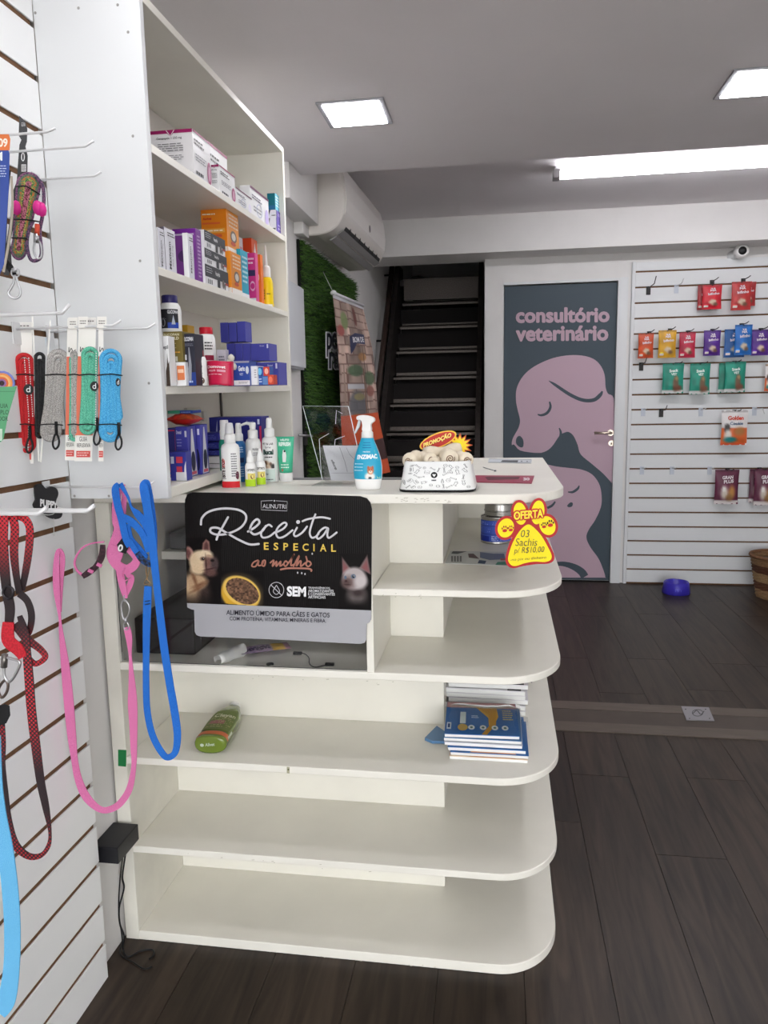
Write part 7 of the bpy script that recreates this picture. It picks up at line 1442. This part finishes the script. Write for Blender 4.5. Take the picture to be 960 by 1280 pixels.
# ================================================================ TREAT BAGS ON THE FAR SLAT WALL
def treat(x0, y0, x1, y1, label, base, kind, depth=.03, n_behind=0, lean=0, Y=5.315, group='treat bags on the far slat wall', title=None, w=18, yaw=0):
    a = at(x0, y1, 'Y', Y); b = at(x1, y0, 'Y', Y); W, H = b[0] - a[0], b[2] - a[2]; cx = (a[0] + b[0]) / 2; zb = a[2]
    base = np.array(base, float)
    def paint(U, V):
        C = np.zeros(U.shape + (3,)); C[:] = base * 1.0; C *= (.86 + .24 * vnoise(U, V, 5, int(x0)))[..., None]
        if kind == 'dobrasil':
            for cx_, cy_ in ((.42, .72), (.55, .78), (.62, .68), (.5, .66)): blob(C, U, V, cx_, cy_, .10, .06, (206, 186, 160), .4)
            blob(C, U, V, .68, .8, .12, .07, (110, 80, 60), .4); blob(C, U, V, .2, .86, .1, .05, base * 1.5 + 30, .4)
        elif kind == 'green':
            C[V > .90] = (206, 208, 206); blob(C, U, V, .62, .66, .14, .26, (112, 88, 66), .3); blob(C, U, V, .72, .82, .2, .1, (124, 76, 56), .4); blob(C, U, V, .66, .5, .07, .07, (160, 130, 90), .3)
        elif kind == 'cookie':
            C[:] = (226, 222, 220); C[V > .52] = (222, 104, 46); blob(C, U, V, .2, .52, .12, .14, (60, 56, 54), .2); blob(C, U, V, .24, .72, .13, .16, (222, 216, 208), .3); blob(C, U, V, .34, .84, .24, .08, (30, 140, 140), .3); blob(C, U, V, .68, .6, .2, .12, (176, 120, 66), .4); C[V > .94] = (214, 80, 30)
        elif kind == 'plum':
            C[V > .90] = (224, 216, 214); blob(C, U, V, .4, .68, .16, .2, (206, 194, 180), .4); blob(C, U, V, .7, .66, .14, .2, (186, 134, 70), .4); blob(C, U, V, .36, .56, .08, .08, (230, 226, 220), .3); blob(C, U, V, .6, .8, .14, .1, (150, 110, 66), .4)
        C[(V < .05)] = base * .8; return C
    t, sf, mb = pouch('treat_bag', label, 'treat bag', lambda x, y, z: (cx + x + lean * (z / H - .5) * .02, Y + y, zb + z), W, H, depth, paint, (cx, Y, zb + H), group, 16, 24)
    mb.build('back', M(tuple(base), .35), t)
    dd = Deco(lambda u, v, off: sf(u, v, off), base=.003, step=.0005); LT = (226, 216, 222)
    if kind == 'dobrasil':
        dd.text('TÁ', .40, .80, .68, .88, LT, .05); dd.text('NA', .38, .72, .70, .80, LT, .05); dd.text('MESA', .30, .56, .82, .66, LT, .03, .02) if False else dd.text('bifinho', .26, .56, .86, .66, LT, .03, .03)
        dd.rect(.08, .08, .3, .16, (224, 214, 206))
    elif kind == 'green': dd.text('Snack', .30, .70, .72, .80, (220, 236, 230), .04, .02); dd.text('VET', .38, .60, .66, .68, (220, 236, 230), .04)
    elif kind == 'cookie': dd.text('Golden', .22, .72, .82, .84, (206, 70, 50), .04); dd.text('Cookie', .3, .58, .8, .67, (50, 90, 130), .02)
    elif kind == 'plum': dd.text('GRAN', .28, .72, .74, .82, (232, 222, 226), .04, .02); dd.text('PLUS', .34, .60, .76, .70, (232, 222, 226), .04, .03)
    dd.build('lettering', t)
    # hang tab and hole
    MB().tube([(cx - .004, Y, zb + H - .004), (cx + .004, Y, zb + H - .004)], .003, 6).build('hang_hole', BLACK, t)
    hz = zb + H
    return t
def fhook(px, py, label, col, tiplen=.10, up=.035):
    q = at(px, py, 'Y', 5.3655); t = thing('display_hook', label, 'hook', q, 'display hooks on the far slat wall')
    MB().box(q[0] - .014, q[0] + .014, 5.3615, 5.3655, q[2] - .045, q[2] + .01).build('bracket', M(col, .4), t)
    MB().tube([(q[0], 5.3615, q[2]), (q[0] + .006, 5.3615 - tiplen, q[2] + .004), (q[0] + .014, 5.35 - tiplen, q[2] + up)], .003, 6).build('prong', M((60, 58, 56) if sum(col) < 300 else (200, 200, 200), .4, .3), t)
DKB = (34, 32, 32); CLR = (196, 202, 212)
fhook(810.5, 360, 'black hook at the upper left of the far slat wall', DKB, .16, .05); fhook(845.5, 358, 'clear hook right of the upper left black hook', CLR, .12, .03)
fhook(801.5, 455, 'black hook at the left under the orange treat bag', DKB); fhook(826.5, 513, 'black hook in the row below the green bags', DKB); fhook(804, 512, 'clear hook left of the lower black hook', CLR, .06, .01)
fhook(876, 512, 'clear hook left of the white and orange cookie bag', CLR, .06, .01); fhook(943, 511, 'clear hook right of the white and orange cookie bag', CLR, .14, -.03)
fhook(802.5, 585, 'clear hook in the lowest row, first from left', CLR, .06, .01); fhook(840, 585, 'clear hook in the lowest row, second from left', CLR, .06, .01); fhook(887, 585, 'clear hook in the lowest row, just left of the plum bag', CLR, .06, .01)
for k, (px_, py_, w) in enumerate(((890, 352, 'behind the left red treat bag'), (929, 350, 'behind the right red treat bag'), (811.5, 416, 'behind the orange treat bag'), (837.5, 412.5, 'behind the yellow treat bag'), (860, 415, 'behind the dark pink treat bag'), (890.5, 413, 'behind the left violet treat bag'), (927, 406, 'behind the blue treat bags'), (951, 412, 'behind the right violet treat bag'),
    (846, 455, 'behind the left green treat bag'), (877, 455, 'behind the middle green treat bag'), (918, 453, 'behind the right green treat bags'), (918, 514, 'behind the cookie bag'), (909, 587, 'behind the left plum bag'), (949, 586, 'behind the right plum bag'))):
    fhook(px_, py_, 'display hook ' + w, DKB, .085, .012)
YB2 = 5.30
treat(871, 356, 890, 387.5, 'dark red treat bag behind the bright red one, upper row', (150, 20, 30), 'dobrasil', Y=5.335, depth=.02)
treat(877, 355.5, 903, 387, 'bright red treat bag, left one in the upper row', (200, 24, 44), 'dobrasil', Y=YB2)
treat(925, 352, 945.5, 383, 'brick red treat bag tilted behind another, upper row right', (176, 40, 44), 'dobrasil', Y=5.335, depth=.02)
treat(913, 351.5, 940, 388, 'brick red treat bag, right one in the upper row', (184, 48, 48), 'dobrasil', Y=YB2)
treat(797, 416.5, 817.5, 448, 'orange treat bag, leftmost of the middle row', (206, 78, 34), 'dobrasil', Y=YB2)
treat(822, 412.5, 846, 447.5, 'yellow treat bag, second in the middle row', (208, 156, 34), 'dobrasil', Y=YB2)
treat(848, 415, 870, 447.5, 'dark pink treat bag, third in the middle row', (186, 34, 66), 'dobrasil', Y=YB2)
treat(878.5, 412.5, 901.5, 445, 'violet treat bag left of the blue ones, middle row', (84, 36, 138), 'dobrasil', Y=YB2)
treat(904, 411, 932, 447, 'blue treat bag tilted behind another, middle row', (16, 84, 150), 'dobrasil', Y=5.332, depth=.02); treat(917, 405.5, 941, 444, 'bright blue treat bag in front, middle row', (20, 104, 184), 'dobrasil', Y=5.29)
treat(938, 412, 962, 444.5, 'violet treat bag at the right picture edge, middle row', (84, 36, 138), 'dobrasil', Y=YB2)
treat(827, 454, 855.5, 492, 'green treat bag, left of the green row', (24, 140, 118), 'green', Y=YB2)
treat(861, 454, 888.5, 493, 'green treat bag, middle of the green row', (24, 140, 118), 'green', Y=YB2)
treat(897, 453.5, 925, 491, 'green treat bag half hidden at the right of the green row', (24, 134, 112), 'green', Y=5.334, depth=.02); treat(905, 452, 933, 490.5, 'green treat bag, front one at the right of the green row', (24, 140, 118), 'green', Y=5.296)
treat(955, 455, 975, 489, 'grey and orange treat bag cut off at the right edge', (180, 150, 120), 'cookie', Y=YB2)
treat(900, 512.5, 936, 556.5, 'white and orange cookie bag with a dog picture', (226, 222, 220), 'cookie', Y=YB2, depth=.04)
treat(892, 587, 924.5, 630, 'plum coloured treat bag, left one in the lowest row', (98, 30, 62), 'plum', Y=YB2, depth=.04)
treat(935, 586.5, 958, 628, 'plum coloured treat bag mostly behind the right one, lowest row', (90, 26, 56), 'plum', Y=5.335, depth=.02); treat(941, 586, 972, 631.5, 'plum coloured treat bag at the right edge of the lowest row', (98, 30, 62), 'plum', Y=5.296, depth=.04)

# scuffs along the counter edges
rg = random.Random(21)
dd = Deco(lambda u, v, off: at(u, v, 'Y', YC - off), step=.000004, base=.0002)
for a0, a1, b0, slope, n in ((492, 560, 624, .03, 26), (300, 420, 1189, .088, 10), (440, 560, 1201.5, .083, 12), (300, 540, 846, .045, 9), (470, 545, 743, .04, 8), (200, 520, 1066, .085, 10)):
    for k in range(n):
        x = rg.uniform(a0, a1); y = b0 + (x - a0) * slope + rg.uniform(-2.5, 2.5); l = rg.uniform(.8, 4)
        dd.poly([(x, y), (x + l, y - .4), (x + l * 1.2, y + .4), (x + l * .4, y + .7)], (196, 192, 178))
sc_ = dd.build('edge_scuffs', ct); sc_['kind'] = 'stuff'

# prints, labels and small fittings belong to the part that carries them
CARRY = ('body', 'carton', 'card', 'bottle', 'bowl', 'board', 'tin', 'sheet', 'canvas', 'tag', 'front', 'cover', 'packet', 'cap', 'plate')
SUB = ('front_print', 'side_print', 'label', 'lettering', 'card_print', 'tag_print', 'print', 'cover_print', 'drawings', 'logo', 'picture', 'base_mark', 'silver_band', 'dog_picture', 'cat_picture', 'food_bowl_picture', 'flag', 'raised_lettering', 'engraving', 'rod_end', 'badge')
for root in [o for o in list(bpy.data.objects) if o.type == 'EMPTY' and o.parent is None]:
    ch = list(root.children); base = {c.name.split('.')[0]: c for c in reversed(ch)}
    host = next((base[n] for n in CARRY if n in base), None)
    if not host: continue
    for c in ch:
        if c is not host and c.name.split('.')[0] in SUB and c.location.length == 0: c.parent = host
for nm in ('door_handle', 'keyhole_plate', 'door_artwork'):
    for c in [c for c in door.children if c.name.split('.')[0] == nm]: c.parent = [q for q in door.children if q.name.startswith('door_leaf')][0]
